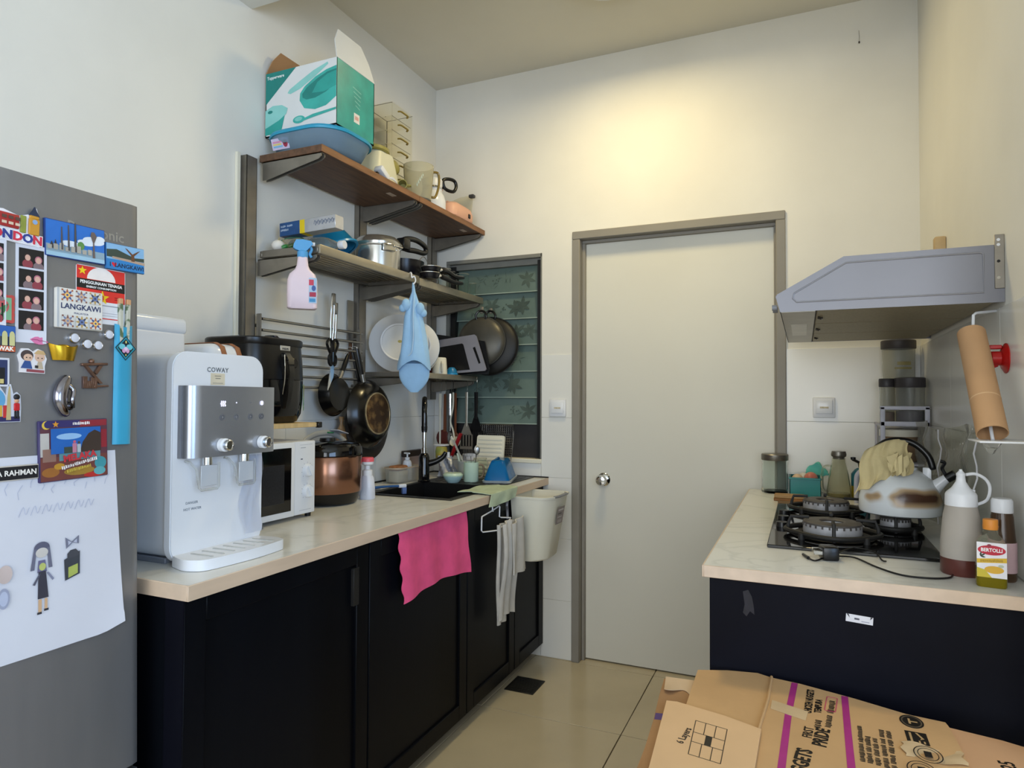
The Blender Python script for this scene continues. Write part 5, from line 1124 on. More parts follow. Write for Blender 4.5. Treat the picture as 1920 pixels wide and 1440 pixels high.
wall_pan('dark grey frying pan hanging lowest, behind the black pan', -0.690, 1.185, 0.060, 0.156, 0.032, 0.10, 0.200, -0.28, 'pan_worn', None)
wall_pan('large black frying pan with a scorched brown base hanging from the rails', -0.745, 1.235, 0.104, 0.150, 0.050, 0.090, 0.150, -0.24, 'pan_black', 'pan_base')
wall_pan('small black frying pan hanging beside the kitchen scissors', -0.935, 1.318, 0.060, 0.088, 0.040, 0.055, 0.125, 0.55, 'pan_black', None)
# scissors
t_ = hang('kitchen_scissors', 'kitchen scissors with black loop handles hanging blades down', 'scissors', (0.108, -0.998, 1.44), (1, 0, 0))
b = B(); b.prism([(-0.012, -0.002), (0.010, 0.004), (0.004, -0.05), (-0.028, -0.104), (-0.030, -0.10)], 0, 0.003); b.obj('blade', t_, 'chrome')
b = B(); b.prism([(-0.004, 0.002), (0.012, 0.002), (0.010, -0.04), (-0.026, -0.102), (-0.012, -0.05)], -0.003, 0); b.obj('blade', t_, 'steel')
for s_ in (-1, 1):
    b = B(); b.tube(spline([(0.006*s_, 0.0, 0), (0.020*s_, 0.006, 0), (0.022*s_, 0.03, 0), (0.014*s_, 0.045, 0), (0.024*s_, 0.062, 0), (0.034*s_, 0.086, 0), (0.020*s_, 0.104, 0), (0.006*s_, 0.092, 0), (0.006*s_, 0.05, 0)], 5, True), 0.0055, 8, closed=True); b.obj('handle_loop', t_, 'black_plastic')
b = B(); b.prism([(-0.008, 0.012), (0.008, 0.012), (0.005, 0.052), (-0.004, 0.052)], -0.002, 0.004); b.obj('bottle_opener', t_, 'chrome')
# tongs
def tongs(lab, top, bot, w=0.011):
    t_ = thing('tongs', lab, 'tongs', bot, group='steel tongs on the rail rack')
    d = Vector(top)-Vector(bot); L_ = d.length; F = frame((0, 0, 0), (0, 1, 0), d); 
    for s_ in (-1, 1):
        b = B(); b.tube([(0.004*s_, 0, 0), (w*s_*0.9, L_*0.4, 0.001), (w*s_*0.8, L_*0.85, 0.001), (0.004*s_, L_, 0)], 0.0050, 8, M=F, flat=0.45); b.obj('arm', t_, 'chrome')
    b = B(); b.box(-0.009, 0.009, L_-0.045, L_+0.004, -0.006, 0.006, 0.003, 2, F); b.obj('hinge', t_, 'steel')
    b = B(); b.box(-0.011, 0.011, -0.004, 0.022, -0.004, 0.004, 0.003, 2, F); b.obj('grip', t_, mat('brass_tip', (150, 140, 110), 0.3, 0.7))
tongs('upright steel tongs with the tall straight arms behind the scissors', (0.076, -0.985, 1.735), (0.070, -0.955, 1.525))
tongs('steel tongs leaning sideways beside the upright pair', (0.076, -0.868, 1.685), (0.070, -0.940, 1.515), 0.008)
# bread knife standing behind the upright
t_ = thing('cleaver', 'old steel knife blade standing behind the second upright rail', 'knife', (0.012, -0.755, 1.55))
b = B(); b.box(0.0105, 0.0125, -0.778, -0.735, 1.56, 1.742, 0.0004, 1); b.obj('blade', t_, 'steel', world=True)
b = B(); b.box(0.007, 0.017, -0.765, -0.748, 1.47, 1.56, 0.003, 1); b.obj('handle', t_, mat('old_wood', (96, 66, 44), 0.6, var=0.2), world=True)
# spice packet
t_ = thing('spice_packet', 'small tied spice packet standing behind the rice cooker', 'packet', (0.055, -0.868, 1.02))
b = B(); b.loft([[(0.055+0.022*s*cos(a), -0.868+0.030*s*sin(a), z) for a in [2*pi*k/12 for k in range(12)]] for z, s in ((CT, 0.8), (1.0, 1.0), (1.12, 1.0), (1.17, 0.7), (1.195, 0.25), (1.225, 0.5))]); b.obj('packet', t_, mat('spice', (150, 116, 78), 0.35, var=0.25, scale=30), world=True)
b = B(); b.loft([[(0.055+0.0235*s*cos(a), -0.868+0.0315*s*sin(a), z) for a in [2*pi*k/12 for k in range(12)]] for z, s in ((1.08, 1.0), (1.12, 1.0))]); b.obj('label', t_, flat('8c4a80'), world=True)
# pink spray bottle hooked over the shelf end
t_ = thing('spray_bottle', 'pale pink spray bottle with a blue trigger hooked on the slatted shelf', 'bottle', (0.262, -1.354, 1.614), rz=0.72)
mat('pale_pink', (232, 212, 220), 0.4, var=0.03); mat('trigger_blue', (84, 160, 214), 0.4, var=0.04)
def bring(z, w, d): return [(x, y, z) for x, y in rrect(-w, w, -d, d, min(w, d)*0.7, 5)]
b = B(); b.loft([bring(0.0, 0.045, 0.020), bring(0.004, 0.050, 0.023), bring(0.05, 0.0515, 0.024), bring(0.10, 0.0505, 0.024), bring(0.122, 0.043, 0.0225), bring(0.138, 0.026, 0.019), bring(0.152, 0.020, 0.017), bring(0.182, 0.0165, 0.0165)]); b.obj('body', t_, 'pale_pink')
b = B(); b.lathe([(0.0165, 0.180), (0.0185, 0.182), (0.0185, 0.202), (0.014, 0.206), (0, 0.206)], 20); b.obj('collar', t_, 'trigger_blue')
b = B(); pr = [(-0.032, 0.214), (-0.030, 0.226), (-0.022, 0.242), (0.0, 0.244), (0.028, 0.240), (0.034, 0.230), (0.028, 0.222), (0.012, 0.204), (-0.012, 0.204), (-0.024, 0.208)]
M_ = Matrix(((1, 0, 0, 0), (0, 0, -1, 0.013), (0, 1, 0, 0), (0, 0, 0, 1))); b.prism(pr, 0, 0.026, M_); hd_ = b.obj('trigger_head', t_, 'trigger_blue')
b = B(); b.tube(spline([(0.022, 0, 0.226), (0.030, 0, 0.212), (0.024, 0, 0.196), (0.030, 0, 0.184)], 5), 0.005, 8); b.obj('trigger', t_, 'trigger_blue')
b = B(); b.tube([(0.030, 0, 0.231), (0.041, 0, 0.231)], 0.007, 10); b.obj('nozzle', t_, 'white_plastic')
LBL = frame((0.034, -0.0243, 0.062), (1, 0.0, 0), (0, 0, 1))
decal('label', t_, LBL, [(R(-0.012, 0.014, -0.042, 0.046), 'a8c4dc'), (R(-0.012, 0.004, 0.020, 0.040), 'c83c54'), (ell(0.004, 0.010, 0.007, 0.010), '3c5a9c'), (R(-0.010, 0.012, -0.020, -0.004), 'b02c48'), (R(-0.010, 0.010, -0.038, -0.026), '3c8cc0')], off=0.0005)
# blue cloth bag on an S-hook
t_ = thing('cloth_bag', 'light blue cloth pouch with drawstring bows hanging from the shelf hook', 'bag', (0.325, -0.735, 1.335), rz=0.58)
mat('sky_cloth', (150, 190, 224), 0.85, var=0.06, scale=12, bump=0.2, bscale=140, sheen=0.2)
def bagring(z, w, d, dx=0.0, n=20, wav=0.0): return [(dx+w*cos(2*pi*k/n)*(1+wav*sin(6*pi*k/n)), d*sin(2*pi*k/n)*(1+wav*cos(4*pi*k/n)), z) for k in range(n)]
b = B()
def hemring(z, w, d, lift): return [(0.006+w*cos(a)*(1+0.05*sin(5*a)), d*sin(a)*(1+0.10*sin(3*a)), z+lift*max(0, -sin(a))**3) for a in [2*pi*k/32 for k in range(32)]]
def foldring(z, w, d, dx, wv): return [(dx+w*cos(a)*(1+wv*sin(5*a+9*z)), d*sin(a)*(1+2*wv*sin(7*a)), z) for a in [2*pi*k/32 for k in range(32)]]
b.loft([foldring(0.470, 0.004, 0.004, 0.0, 0), foldring(0.43, 0.008, 0.008, 0.002, 0.1), foldring(0.38, 0.024, 0.016, 0.002, 0.10), foldring(0.32, 0.038, 0.022, 0.002, 0.10), foldring(0.24, 0.050, 0.030, 0.006, 0.09), foldring(0.17, 0.061, 0.034, 0.006, 0.06), hemring(0.115, 0.070, 0.036, 0.030), hemring(0.092, 0.071, 0.034, 0.040)], cap=False)
b.obj('pouch', t_, 'sky_cloth')
b = B()
def tongue(u, v):
    a = pi*(0.02+0.96*u); z = 0.120-0.120*v; w = 0.064*(1-max(0, v-0.35)**2*1.75)
    return (0.008-w*cos(a), 0.020-0.026*sin(a)*(1-0.75*v), z-0.004*sin(a)*v)
b.sheet(tongue, 20, 12, 0.002); b.obj('hem', t_, 'sky_cloth')
for s_ in (-1, 1):
    b = B(); b.ball((0.030*s_, -0.012, 0.372-0.016*(s_ > 0)), 0.026, 16, (0.75, 0.6, 1.05)); b.ball((0.044*s_, -0.010, 0.358-0.02*(s_ > 0)), 0.020, 14, (0.8, 0.6, 0.9)); b.obj('bow', t_, 'sky_cloth')
b = B(); b.tube(spline([(0.004, -0.030, 0.40), (0.000, -0.034, 0.32), (0.002, -0.042, 0.24), (-0.004, -0.044, 0.17), (-0.018, -0.043, 0.15)], 6), 0.0018, 6); b.obj('seam_cord', t_, mat('cord_pale', (186, 210, 232), 0.8))
b = B(); b.tube(spline([(0, -0.004, 0.462), (0.010, 0, 0.478), (0.004, 0, 0.498), (-0.006, 0, 0.492), (-0.008, 0.006, 0.511), (-0.012, 0.016, 0.5165), (-0.018, 0.020, 0.507)], 6), 0.003, 8); b.obj('s_hook', t_, 'white_plastic')
# plates standing in the dish rack
def plate(lab, c, n, r, m, rimm=None):
    t_ = thing('plate', lab, 'plate', c, rot=axis((0, 0, 0), n).to_euler(), group='plates standing in the dish rack')
    b = B(); b.lathe([(0, 0.012), (r*0.58, 0.012), (r*0.60, 0.019), (r*0.63, 0.019), (r*0.66, 0.011), (r*0.98, -0.010), (r, -0.012), (r*0.98, -0.015), (r*0.64, 0.006), (0, 0.007)], 48); b.obj('dish', t_, m)
    b = B(); b.lathe([(r*0.58, 0.0185), (r*0.60, 0.0205), (r*0.63, 0.0205), (r*0.645, 0.0185)], 48); b.obj('foot_ring', t_, 'white_plastic')
    if rimm:
        b = B(); b.lathe([(r*0.985, -0.0125), (r*1.004, -0.0105), (r*1.004, -0.016), (r*0.985, -0.0155)], 48); b.obj('coloured_rim', t_, rimm)
    return t_
pz = 1.424
p1 = plate('big white plate seen from below with a yellow stain, behind the blue pouch', (0.150, -0.575, pz+0.139), (0.62, -0.78, 0.12), 0.138, mat('plate_white', (214, 216, 218), 0.25, var=0.02))
b = B(); b.poly([(x, y, 0.0124) for x, y in ell(0.002, 0.004, 0.010, 0.007, 9)]); b.obj('stain', p1, flat('b0a864'), recalc=False)
plate('white plate with a teal rim leaning behind the big white plate', (0.165, -0.480, pz+0.131), (0.62, -0.78, 0.12), 0.130, 'plate_white', mat('teal_rim', (38, 98, 118), 0.3))
plate('cream plate last in the row beside the chopping boards', (0.150, -0.428, pz+0.112), (0.60, -0.80, 0.12), 0.112, mat('plate_cream', (206, 202, 190), 0.3, var=0.02))
# chopping boards
t_ = thing('chopping_board', 'grey plastic chopping board with a dark inner face leaning in the dish rack', 'board', (0.25, -0.165, pz))
mat('board_grey', (124, 124, 134), 0.45, var=0.04); mat('board_dark', (22, 23, 26), 0.25, var=0.1)
CB = frame((0.262, -0.215, pz+0.010), (0.955, 0.08, -0.285*0.0), (0.0, 0.16, 1)) @ Matrix.Shear('XZ', 4, (0, 0)) @ RZ(0.07)
outl = [(-0.150, 0.0), (0.150, 0.0), (0.158, 0.008), (0.105, 0.184), (0.094, 0.193), (-0.150, 0.180)]
hole = [(0.118, 0.038), (0.128, 0.042), (0.098, 0.128), (0.086, 0.124)]
b = B(); b.prism(outl, -0.004, 0.004, CB); cb_ = b.obj('board', t_, 'board_grey', world=True)
b = B(); b.prism([(-0.146, 0.012), (0.070, 0.012), (0.034, 0.146), (0.026, 0.152), (-0.146, 0.140)], 0.003, 0.0046, CB); b.obj('dark_inset', t_, 'board_dark', world=True)
b = B(); b.prism(hole, 0.003, 0.0048, CB); b.obj('grip_slot', t_, 'black_plastic', world=True)
t_ = thing('chopping_board', 'thin black chopping board leaning behind the grey board', 'board', (0.25, -0.13, pz))
b = B(); b.prism([(-0.150, 0.0), (0.170, 0.0), (0.176, 0.03), (0.140, 0.17), (-0.15, 0.216)], -0.003, 0.003, frame((0.25, -0.186, pz+0.004), (1, 0.02, 0), (0, 0.12, 1))); b.obj('board', t_, 'board_dark', world=True)
b = B(); b.prism([(0.128, 0.05), (0.138, 0.05), (0.122, 0.12), (0.112, 0.12)], 0.003, 0.0036, frame((0.25, -0.186, pz+0.004), (1, 0.02, 0), (0, 0.12, 1))); b.obj('grip_slot', t_, 'steel_grey_paint', world=True)
# cups on the dish rack
t_ = thing('cup', 'upturned cream cup with a ridge on the dish rack', 'cup', (0.222, -0.325, pz))
b = B(); b.lathe([(0.038, 0), (0.038, 0.004), (0.033, 0.078), (0.030, 0.083), (0, 0.083)], 28); b.obj('cup', t_, 'cream_plastic')
b = B(); b.tube([(0.028, -0.026, 0.062), (0.036, -0.036, 0.050), (0.036, -0.036, 0.022), (0.030, -0.028, 0.010)], 0.005, 8); b.obj('handle', t_, 'cream_plastic')
t_ = thing('bowl', 'small bright blue bowl upturned on the dish rack', 'bowl', (0.252, -0.256, pz+0.001), rot=(0.0, 0.0, 0.3))
b = B(); b.lathe([(0.027, 0), (0.029, 0.004), (0.024, 0.024), (0.014, 0.036), (0, 0.038)], 26); b.obj('bowl', t_, 'bowl_blue')
b = B(); b.lathe([(0.027, 0), (0.0315, 0), (0.0315, 0.005), (0.029, 0.006)], 26); b.obj('rim', t_, 'rim_blue')
t_ = thing('colander_basket', 'little coral red basket standing behind the cream cup', 'basket', (0.138, -0.322, pz))
b = B(); b.lathe([(0, 0.03), (0.030, 0.03), (0.032, 0.055), (0.014, 0.098), (0.008, 0.10), (0, 0.10)], 20); b.obj('top', t_, mat('coral', (206, 84, 72), 0.4, var=0.06))
b = B(); b.lathe([(0.030, 0.0), (0.034, 0.0), (0.035, 0.05), (0.032, 0.052)], 20); b.obj('skirt', t_, mat('coral_dark', (120, 48, 40), 0.5))
# woks hanging from the corner of the slatted shelf, in front of the window
def wok(lab, c, r, m, depth, hookz):
    t_ = hang('hanging_wok', lab, 'wok', c, (0.10, -1, 0.10), group='woks hanging before the window')
    b = B(); prof = [(r*sin(a), depth*cos(a)) for a in [pi/2*k/9 for k in range(10)]]
    b.lathe(prof+[(r+0.004, 0.0), (r+0.004, -0.003), (r-0.003, -0.003)]+[((r-0.004)*sin(a), (depth-0.004)*cos(a)) for a in [pi/2*(9-k)/9 for k in range(10)]], 44); b.obj('pan', t_, m)
    b = B(); b.tube(spline([(-0.026, r-0.014, 0.012), (-0.030, r+0.010, 0.016), (-0.014, r+0.030, 0.014), (0.012, r+0.028, 0.014), (0.028, r+0.006, 0.016), (0.024, r-0.014, 0.012)], 5), 0.006, 8); b.obj('loop_handle', t_, 'black_plastic')
    b = B(); b.box(-0.008, 0.008, r+0.018, hookz, 0.008, 0.014, 0.002, 1); b.obj('hook_strap', t_, 'steel_dull')
wok('black iron wok hanging behind the grey one before the window', (0.372, -0.062, 1.580), 0.152, mat('wok_black', (10, 10, 10), 0.5), 0.036, 0.200)
wok('grey iron wok with a loop handle hanging before the window', (0.345, -0.112, 1.600), 0.128, mat('wok_grey', (74, 72, 66), 0.38, 0.35, var=0.25, scale=7), 0.040, 0.182)
# utensils hung below the dish rack
GU = 'utensils hanging under the dish rack'
def utensil(name, lab, x, y, top, parts):
    t_ = thing(name, lab, name.split('_')[-1], (x, y, top), group=GU)
    b = B(); hz_ = 1.4205-top; b.tube(spline([(0, 0.006, hz_-0.010), (0.003, 0.005, hz_), (0.006, 0, hz_-0.008), (0.006, -0.001, 0.02), (0, 0, -0.006)], 4), 0.0016, 6); b.obj('hook', t_, 'chrome')
    for nm, fn, m in parts:
        b = B(); fn(b); b.obj(nm, t_, m)
def stick(L_, r0, r1, fl=0.5): return lambda b: b.tube([(0, 0, 0), (0, 0, -L_*0.5), (0.0, 0, -L_)], [r0*fl, (r0+r1)*fl/2, r1*fl], 8, flat=1/fl)
def head(w, z0, z1, th=0.003, slots=0, taper=0.55, bow=0.0):
    def f(b):
        M_ = Matrix(((1, 0, 0, 0), (0, 0, -1, 0), (0, 1, 0, 0), (0, 0, 0, 1)))
        if not slots: b.prism([(-w*0.25, z0), (-w, z0-(z0-z1)*taper*0.7), (-w*0.98, z1+0.006), (-w*0.8, z1), (w*0.8, z1), (w*0.98, z1+0.006), (w, z0-(z0-z1)*taper*0.7), (w*0.25, z0)], -th/2, th/2, M_); return
        zt = z0-(z0-z1)*0.45
        b.prism([(-w*0.22, z0), (-w*0.9, zt), (w*0.9, zt), (w*0.22, z0)], -th/2, th/2, M_); b.box(-w, w, -th/2, th/2, z1, z1+0.016)
        for k in range(slots+1):
            x = -w*0.92+k*(2*w*0.92)/slots; b.box(x-0.0032, x+0.0032, -th/2, th/2, z1+0.014, zt+0.004)
    return f
mat('utensil_wood', (112, 62, 34), 0.5, var=0.2, stretch=(1, 1, 0.2)); mat('utensil_steel', (150, 144, 132), 0.35, 0.6, var=0.1)
utensil('wooden_spatula', 'brown wooden spatula hanging next to the white stirrer', 0.112, -0.075, 1.330, [('handle', stick(0.20, 0.008, 0.010, 0.7), 'utensil_wood'), ('blade', lambda b: b.ball((-0.012, 0, -0.235), 0.040, 16, (1.0, 0.18, 1.1)), mat('red_wood', (92, 34, 24), 0.45, var=0.25))])
utensil('white_stirrer', 'long thin white plastic stirrer hanging nearest the tap', 0.100, -0.105, 1.332, [('shaft', stick(0.265, 0.0055, 0.0045, 0.9), 'cream_plastic'), ('grip', stick(0.075, 0.009, 0.007, 0.6), 'cream_plastic')])
utensil('steel_masher', 'steel tube-handled masher hanging between the wooden and white tools', 0.145, -0.075, 1.332, [('tube', stick(0.115, 0.009, 0.009, 1.0), 'chrome'), ('rod', stick(0.20, 0.003, 0.003, 1.0), 'steel'), ('head', lambda b: b.ball((0.0, 0, -0.235), 0.026, 14, (0.7, 0.4, 1.3)), 'steel')])
utensil('wooden_spoon', 'slim wooden spoon hanging behind the masher', 0.165, -0.055, 1.335, [('handle', stick(0.22, 0.007, 0.007, 0.7), 'utensil_wood'), ('bowl', lambda b: b.ball((0, 0, -0.235), 0.024, 14, (0.9, 0.3, 1.2)), 'utensil_wood')])
utensil('white_ladle', 'white plastic ladle with a curved shaft hanging beside the slotted turner', 0.178, -0.114, 1.338, [('shaft', lambda b: b.tube(spline([(0.006, 0, 0.0), (0.004, 0, -0.08), (-0.010, 0, -0.15), (0.006, 0, -0.20), (0.018, -0.004, -0.25)], 6), 0.0070, 8, flat=0.5), 'cream_plastic'), ('bowl', lambda b: b.lathe([(0.030*sin(a), -0.030*cos(a)) for a in [pi/2*k/6 for k in range(7)]], 20, T(0.022, -0.01, -0.255) @ RX(0.9)), 'cream_plastic')])
utensil('slotted_turner', 'grey steel slotted turner hanging before the window', 0.244, -0.080, 1.340, [('handle', stick(0.18, 0.0085, 0.006, 0.4), 'utensil_steel'), ('slotted_head', head(0.037, -0.165, -0.300, 0.003, 4), 'utensil_steel')])
utensil('black_spatula', 'black slotted nylon spatula hanging last in the row of utensils', 0.290, -0.060, 1.340, [('handle', stick(0.14, 0.0120, 0.0095, 0.6), 'black_plastic'), ('slotted_head', head(0.042, -0.125, -0.305, 0.004, 5), 'black_plastic')])
# wire rack and white ribbed tray leaning on the sill
t_ = thing('cooling_rack', 'steel wire cooling rack leaning on the window sill', 'rack', (0.40, -0.05, CT+0.006))
b = B(); WR = frame((0.392, -0.070, CT+0.010), (1, 0, 0), (0, 0.20, 1)); q = rrect(-0.100, 0.100, 0.0, 0.262, 0.012, 4)
b.tube([(x, y, 0) for x, y in q], 0.0022, 6, closed=True, M=WR); b.obj('rim_wire', t_, 'chrome', world=True)
for k in range(17):
    b = B(); x = -0.094+k*0.01175; b.tube([(x, 0, 0), (x, 0.262, 0)], 0.0009, 5, M=WR); b.obj('wire', t_, 'chrome', world=True)
for k in range(20):
    b = B(); y = 0.012+k*0.0125; b.tube([(-0.10, y, 0.0018), (0.10, y, 0.0018)], 0.0009, 5, M=WR); b.obj('wire', t_, 'chrome', world=True)
t_ = thing('ribbed_tray', 'cream ribbed plastic tray leaning against the wire rack', 'tray', (0.385, -0.10, CT+0.006))
WT = frame((0.392, -0.098, CT+0.008), (1, 0, 0), (0, 0.16, 1))
b = B(); b.prism(rrect(-0.085, 0.072, 0.0, 0.205, 0.012, 4), 0, 0.010, WT); b.obj('tray', t_, 'cream_plastic', world=True)
for k in range(9):
    b = B(); b.box(-0.076, 0.060, 0.012+k*0.021, 0.024+k*0.021, 0.0095, 0.0135, 0.0015, 1, WT); b.obj('rib', t_, 'cream_plastic', world=True)

# ================================================================== round the sink
DZ_ = CT+0.0042
# tap
t_ = thing('kitchen_tap', 'black and chrome pull-down kitchen tap behind the sink', 'tap', (0.205, -0.437, DZ_))
dx, dy = 0.52, -0.85
b = B(); b.lathe([(0, 0), (0.030, 0), (0.030, 0.006), (0.026, 0.010), (0.026, 0.115), (0.020, 0.130), (0.014, 0.136)], 28); b.obj('base', t_, 'black_gloss')
b = B(); b.tube([(0, 0, 0.132), (0, 0, 0.24)], 0.0105, 16); b.obj('riser', t_, 'chrome')
b = B(); b.lathe([(0.0115, 0), (0.0145, 0), (0.0145, 0.024), (0.0115, 0.024)], 18, T(0, 0, 0.136)); b.obj('collar', t_, 'chrome')
b = B(); b.tube(spline([(0, 0, 0.235), (0, 0, 0.33), (0.02*dx, 0.02*dy, 0.375), (0.06*dx, 0.06*dy, 0.394), (0.105*dx, 0.105*dy, 0.372), (0.120*dx, 0.120*dy, 0.325), (0.121*dx, 0.121*dy, 0.265)], 6), 0.0130, 14); b.obj('spout', t_, 'black_gloss')
b = B(); b.cyl((0.121*dx, 0.121*dy, 0.268), (0.121*dx, 0.121*dy, 0.248), 0.0145, 0.0135); b.obj('spray_head', t_, 'black_plastic')
b = B(); b.tube(spline([(0.015, 0.014, 0.085), (0.045, 0.03, 0.095), (0.075, 0.045, 0.115), (0.09, 0.05, 0.14)], 5), [0.016, 0.0158, 0.0155, 0.015, 0.0145, 0.014, 0.0135, 0.013, 0.0125, 0.012, 0.0118, 0.0115, 0.011, 0.0105, 0.010, 0.008], 12); b.obj('lever', t_, 'black_plastic')
# soap caddy, sponge, pump
t_ = thing('soap_caddy', 'clear plastic sponge caddy on the ledge behind the sink', 'caddy', (0.095, -0.47, CT))
b = B()
def cad(z, s): return [(x*s+0.095, y*s-0.455, z) for x, y in rrect(-0.050, 0.052, -0.105, 0.105, 0.04, 6)]
b.loft([cad(CT+0.0005, 0.86), cad(CT+0.004, 0.90), cad(CT+0.072, 1.0), cad(CT+0.072, 0.965), cad(CT+0.006, 0.86)]); b.obj('tray', t_, 'cloudy_plastic', world=True)
b = B(); b.loft([cad(CT+0.0685, 1.0), cad(CT+0.0685, 1.03), cad(CT+0.075, 1.03), cad(CT+0.075, 1.0)], cap=False); b.obj('rim', t_, mat('rim_tan', (190, 170, 146), 0.4), world=True)
t_ = thing('sponge', 'tan scouring sponge lying in the caddy', 'sponge', (0.100, -0.495, CT+0.055))
b = B(); b.box(0.070, 0.130, -0.540, -0.455, CT+0.058, CT+0.082, 0.010, 3); b.obj('pad', t_, mat('sponge_tan', (168, 112, 70), 0.9, var=0.2, scale=60, bump=0.6, bscale=150), world=True)
b = B(); b.box(0.071, 0.129, -0.539, -0.456, CT+0.0065, CT+0.058, 0.006, 2); b.obj('scrub_layer', t_, mat('sponge_pale', (206, 196, 176), 0.9, bump=0.4, bscale=150), world=True)
t_ = thing('pump_bottle', 'small white pump bottle standing in the sponge caddy', 'bottle', (0.085, -0.397, CT+0.0065))
b = B(); b.lathe([(0, 0), (0.020, 0), (0.022, 0.005), (0.022, 0.075), (0.018, 0.088), (0.009, 0.094)], 22); b.obj('body', t_, 'white_plastic')
b = B(); b.lathe([(0.009, 0.093), (0.011, 0.095), (0.011, 0.105), (0.004, 0.107), (0.004, 0.122), (0, 0.122)], 16); b.obj('neck', t_, 'white_plastic')
b = B(); b.box(-0.024, 0.018, -0.006, 0.006, 0.121, 0.129, 0.003, 2, RZ(-0.4)); b.obj('pump_head', t_, 'white_plastic')
# wall bracket strip and pinkish soap box behind
t_ = thing('soap_packet', 'faded mauve soap packet with a dark top propped against the tiles', 'packet', (0.03, -0.27, CT))
b = B(); b.box(0.012, 0.040, -0.335, -0.170, CT, 1.010, 0.003, 1); b.obj('packet', t_, mat('mauve', (150, 132, 128), 0.5, var=0.15, scale=14), world=True)
b = B(); b.box(0.010, 0.042, -0.338, -0.168, 1.010, 1.040, 0.003, 1); b.obj('dark_top', t_, mat('brown_dark', (46, 36, 32), 0.5), world=True)
b = B(); b.box(0.0402, 0.0410, -0.25, -0.19, CT+0.035, CT+0.055); b.obj('red_mark', t_, flat('a82c3c'), world=True)
# dish brush lying over the sink edge
t_ = thing('dish_brush', 'blue-handled dish brush with a white head lying over the sink edge', 'brush', (0.20, -0.77, DZ_))
b = B(); b.tube(spline([(0.150, -0.855, DZ_+0.009), (0.185, -0.815, DZ_+0.014), (0.220, -0.745, DZ_+0.014), (0.245, -0.705, DZ_+0.012)], 5), [0.005, 0.0055, 0.006, 0.006, 0.006, 0.006, 0.006, 0.0055, 0.0055, 0.005, 0.005, 0.005, 0.005, 0.005, 0.005, 0.005], 8); b.obj('handle', t_, mat('brush_blue', (46, 92, 146), 0.35), world=True)
b = B(); b.box(-0.022, 0.014, -0.010, 0.010, -0.006, 0.010, 0.004, 2, T(0.252, -0.690, DZ_+0.010) @ RZ(1.0)); b.obj('head', t_, 'white_plastic', world=True)
b = B(); b.box(-0.008, 0.012, -0.008, 0.008, -0.034, -0.005, 0.002, 1, T(0.254, -0.688, DZ_+0.010) @ RZ(1.0)); b.obj('bristles', t_, mat('bristle_blue', (92, 116, 170), 0.8, bump=0.6), world=True)
t_ = thing('sink_plug', 'steel sink strainer plug on the ledge beside the dish brush', 'plug', (0.142, -0.765, CT))
b = B(); b.lathe([(0, 0), (0.036, 0), (0.038, 0.002), (0.030, 0.006), (0.008, 0.008), (0, 0.008)], 26); b.obj('disc', t_, 'steel')
b = B(); b.lathe([(0.004, 0.007), (0.0035, 0.016), (0.008, 0.020), (0.006, 0.025), (0, 0.026)], 14); b.obj('knob', t_, 'white_plastic')
# foam-pump bottle with pink cap
t_ = thing('foam_bottle', 'white foam pump bottle with a coral pink head beside the rice cooker', 'bottle', (0.277, -0.985, CT))
b = B(); b.loft([bring(0, 0.027, 0.022), bring(0.004, 0.0295, 0.024), bring(0.05, 0.028, 0.023), bring(0.085, 0.024, 0.021), bring(0.094, 0.018, 0.018)]); b.obj('body', t_, mat('milky', (214, 218, 230), 0.3, var=0.03))
b = B(); b.lathe([(0.018, 0.092), (0.020, 0.094), (0.020, 0.114), (0.011, 0.118), (0.011, 0.138)], 22); b.obj('collar', t_, 'white_plastic')
b = B(); b.lathe([(0.011, 0.132), (0.024, 0.138), (0.025, 0.148), (0, 0.148)], 24); b.obj('head', t_, 'white_plastic')
b = B(); b.lathe([(0.025, 0.148), (0.0255, 0.160), (0.022, 0.165), (0, 0.166)], 24); b.obj('pink_cap', t_, mat('coral_pink', (226, 92, 104), 0.35))
# green-yellow cup holder hung behind the tap
t_ = thing('toothbrush_cup', 'green and yellow cup hanging behind the tap', 'cup', (0.135, -0.150, 0.985))
b = B(); b.lathe([(0, 0), (0.024, 0), (0.030, 0.012), (0.032, 0.045), (0.028, 0.066), (0.026, 0.068), (0.026, 0.010), (0, 0.006)], 24); b.obj('cup', t_, mat('lime', (150, 164, 84), 0.4, col2=(196, 164, 62), scale=14))
b = B(); b.tube([(0.040*cos(a), 0.040*sin(a), 0.078) for a in [2*pi*k/20 for k in range(20)]], 0.003, 6, closed=True); b.obj('holder_ring', t_, 'white_plastic')
b = B(); b.tube([(0, 0.040, 0.078), (0.0, 0.146, 0.078)], 0.003, 6); b.obj('holder_arm', t_, 'white_plastic')
# crumpled grey packet
t_ = thing('refill_pouch', 'crumpled silver-grey refill pouch behind the mint lid', 'pouch', (0.215, -0.245, DZ_))
b = B()
def cr(u, v): return (0.160+0.105*u*(1-0.35*v), -0.235+0.012*sin(9*u+5*v)+0.02*v, DZ_+0.001+0.105*v)
b.sheet(cr, 10, 8, 0.022); b.obj('pouch', t_, mat('pouch_grey', (150, 154, 164), 0.35, 0.3, var=0.1, bump=0.4, bscale=40), world=True)
b = B(); b.tube([(0.215, -0.218, DZ_+0.098), (0.213, -0.216, DZ_+0.125)], 0.008, 10); b.obj('spout', t_, 'white_plastic', world=True)
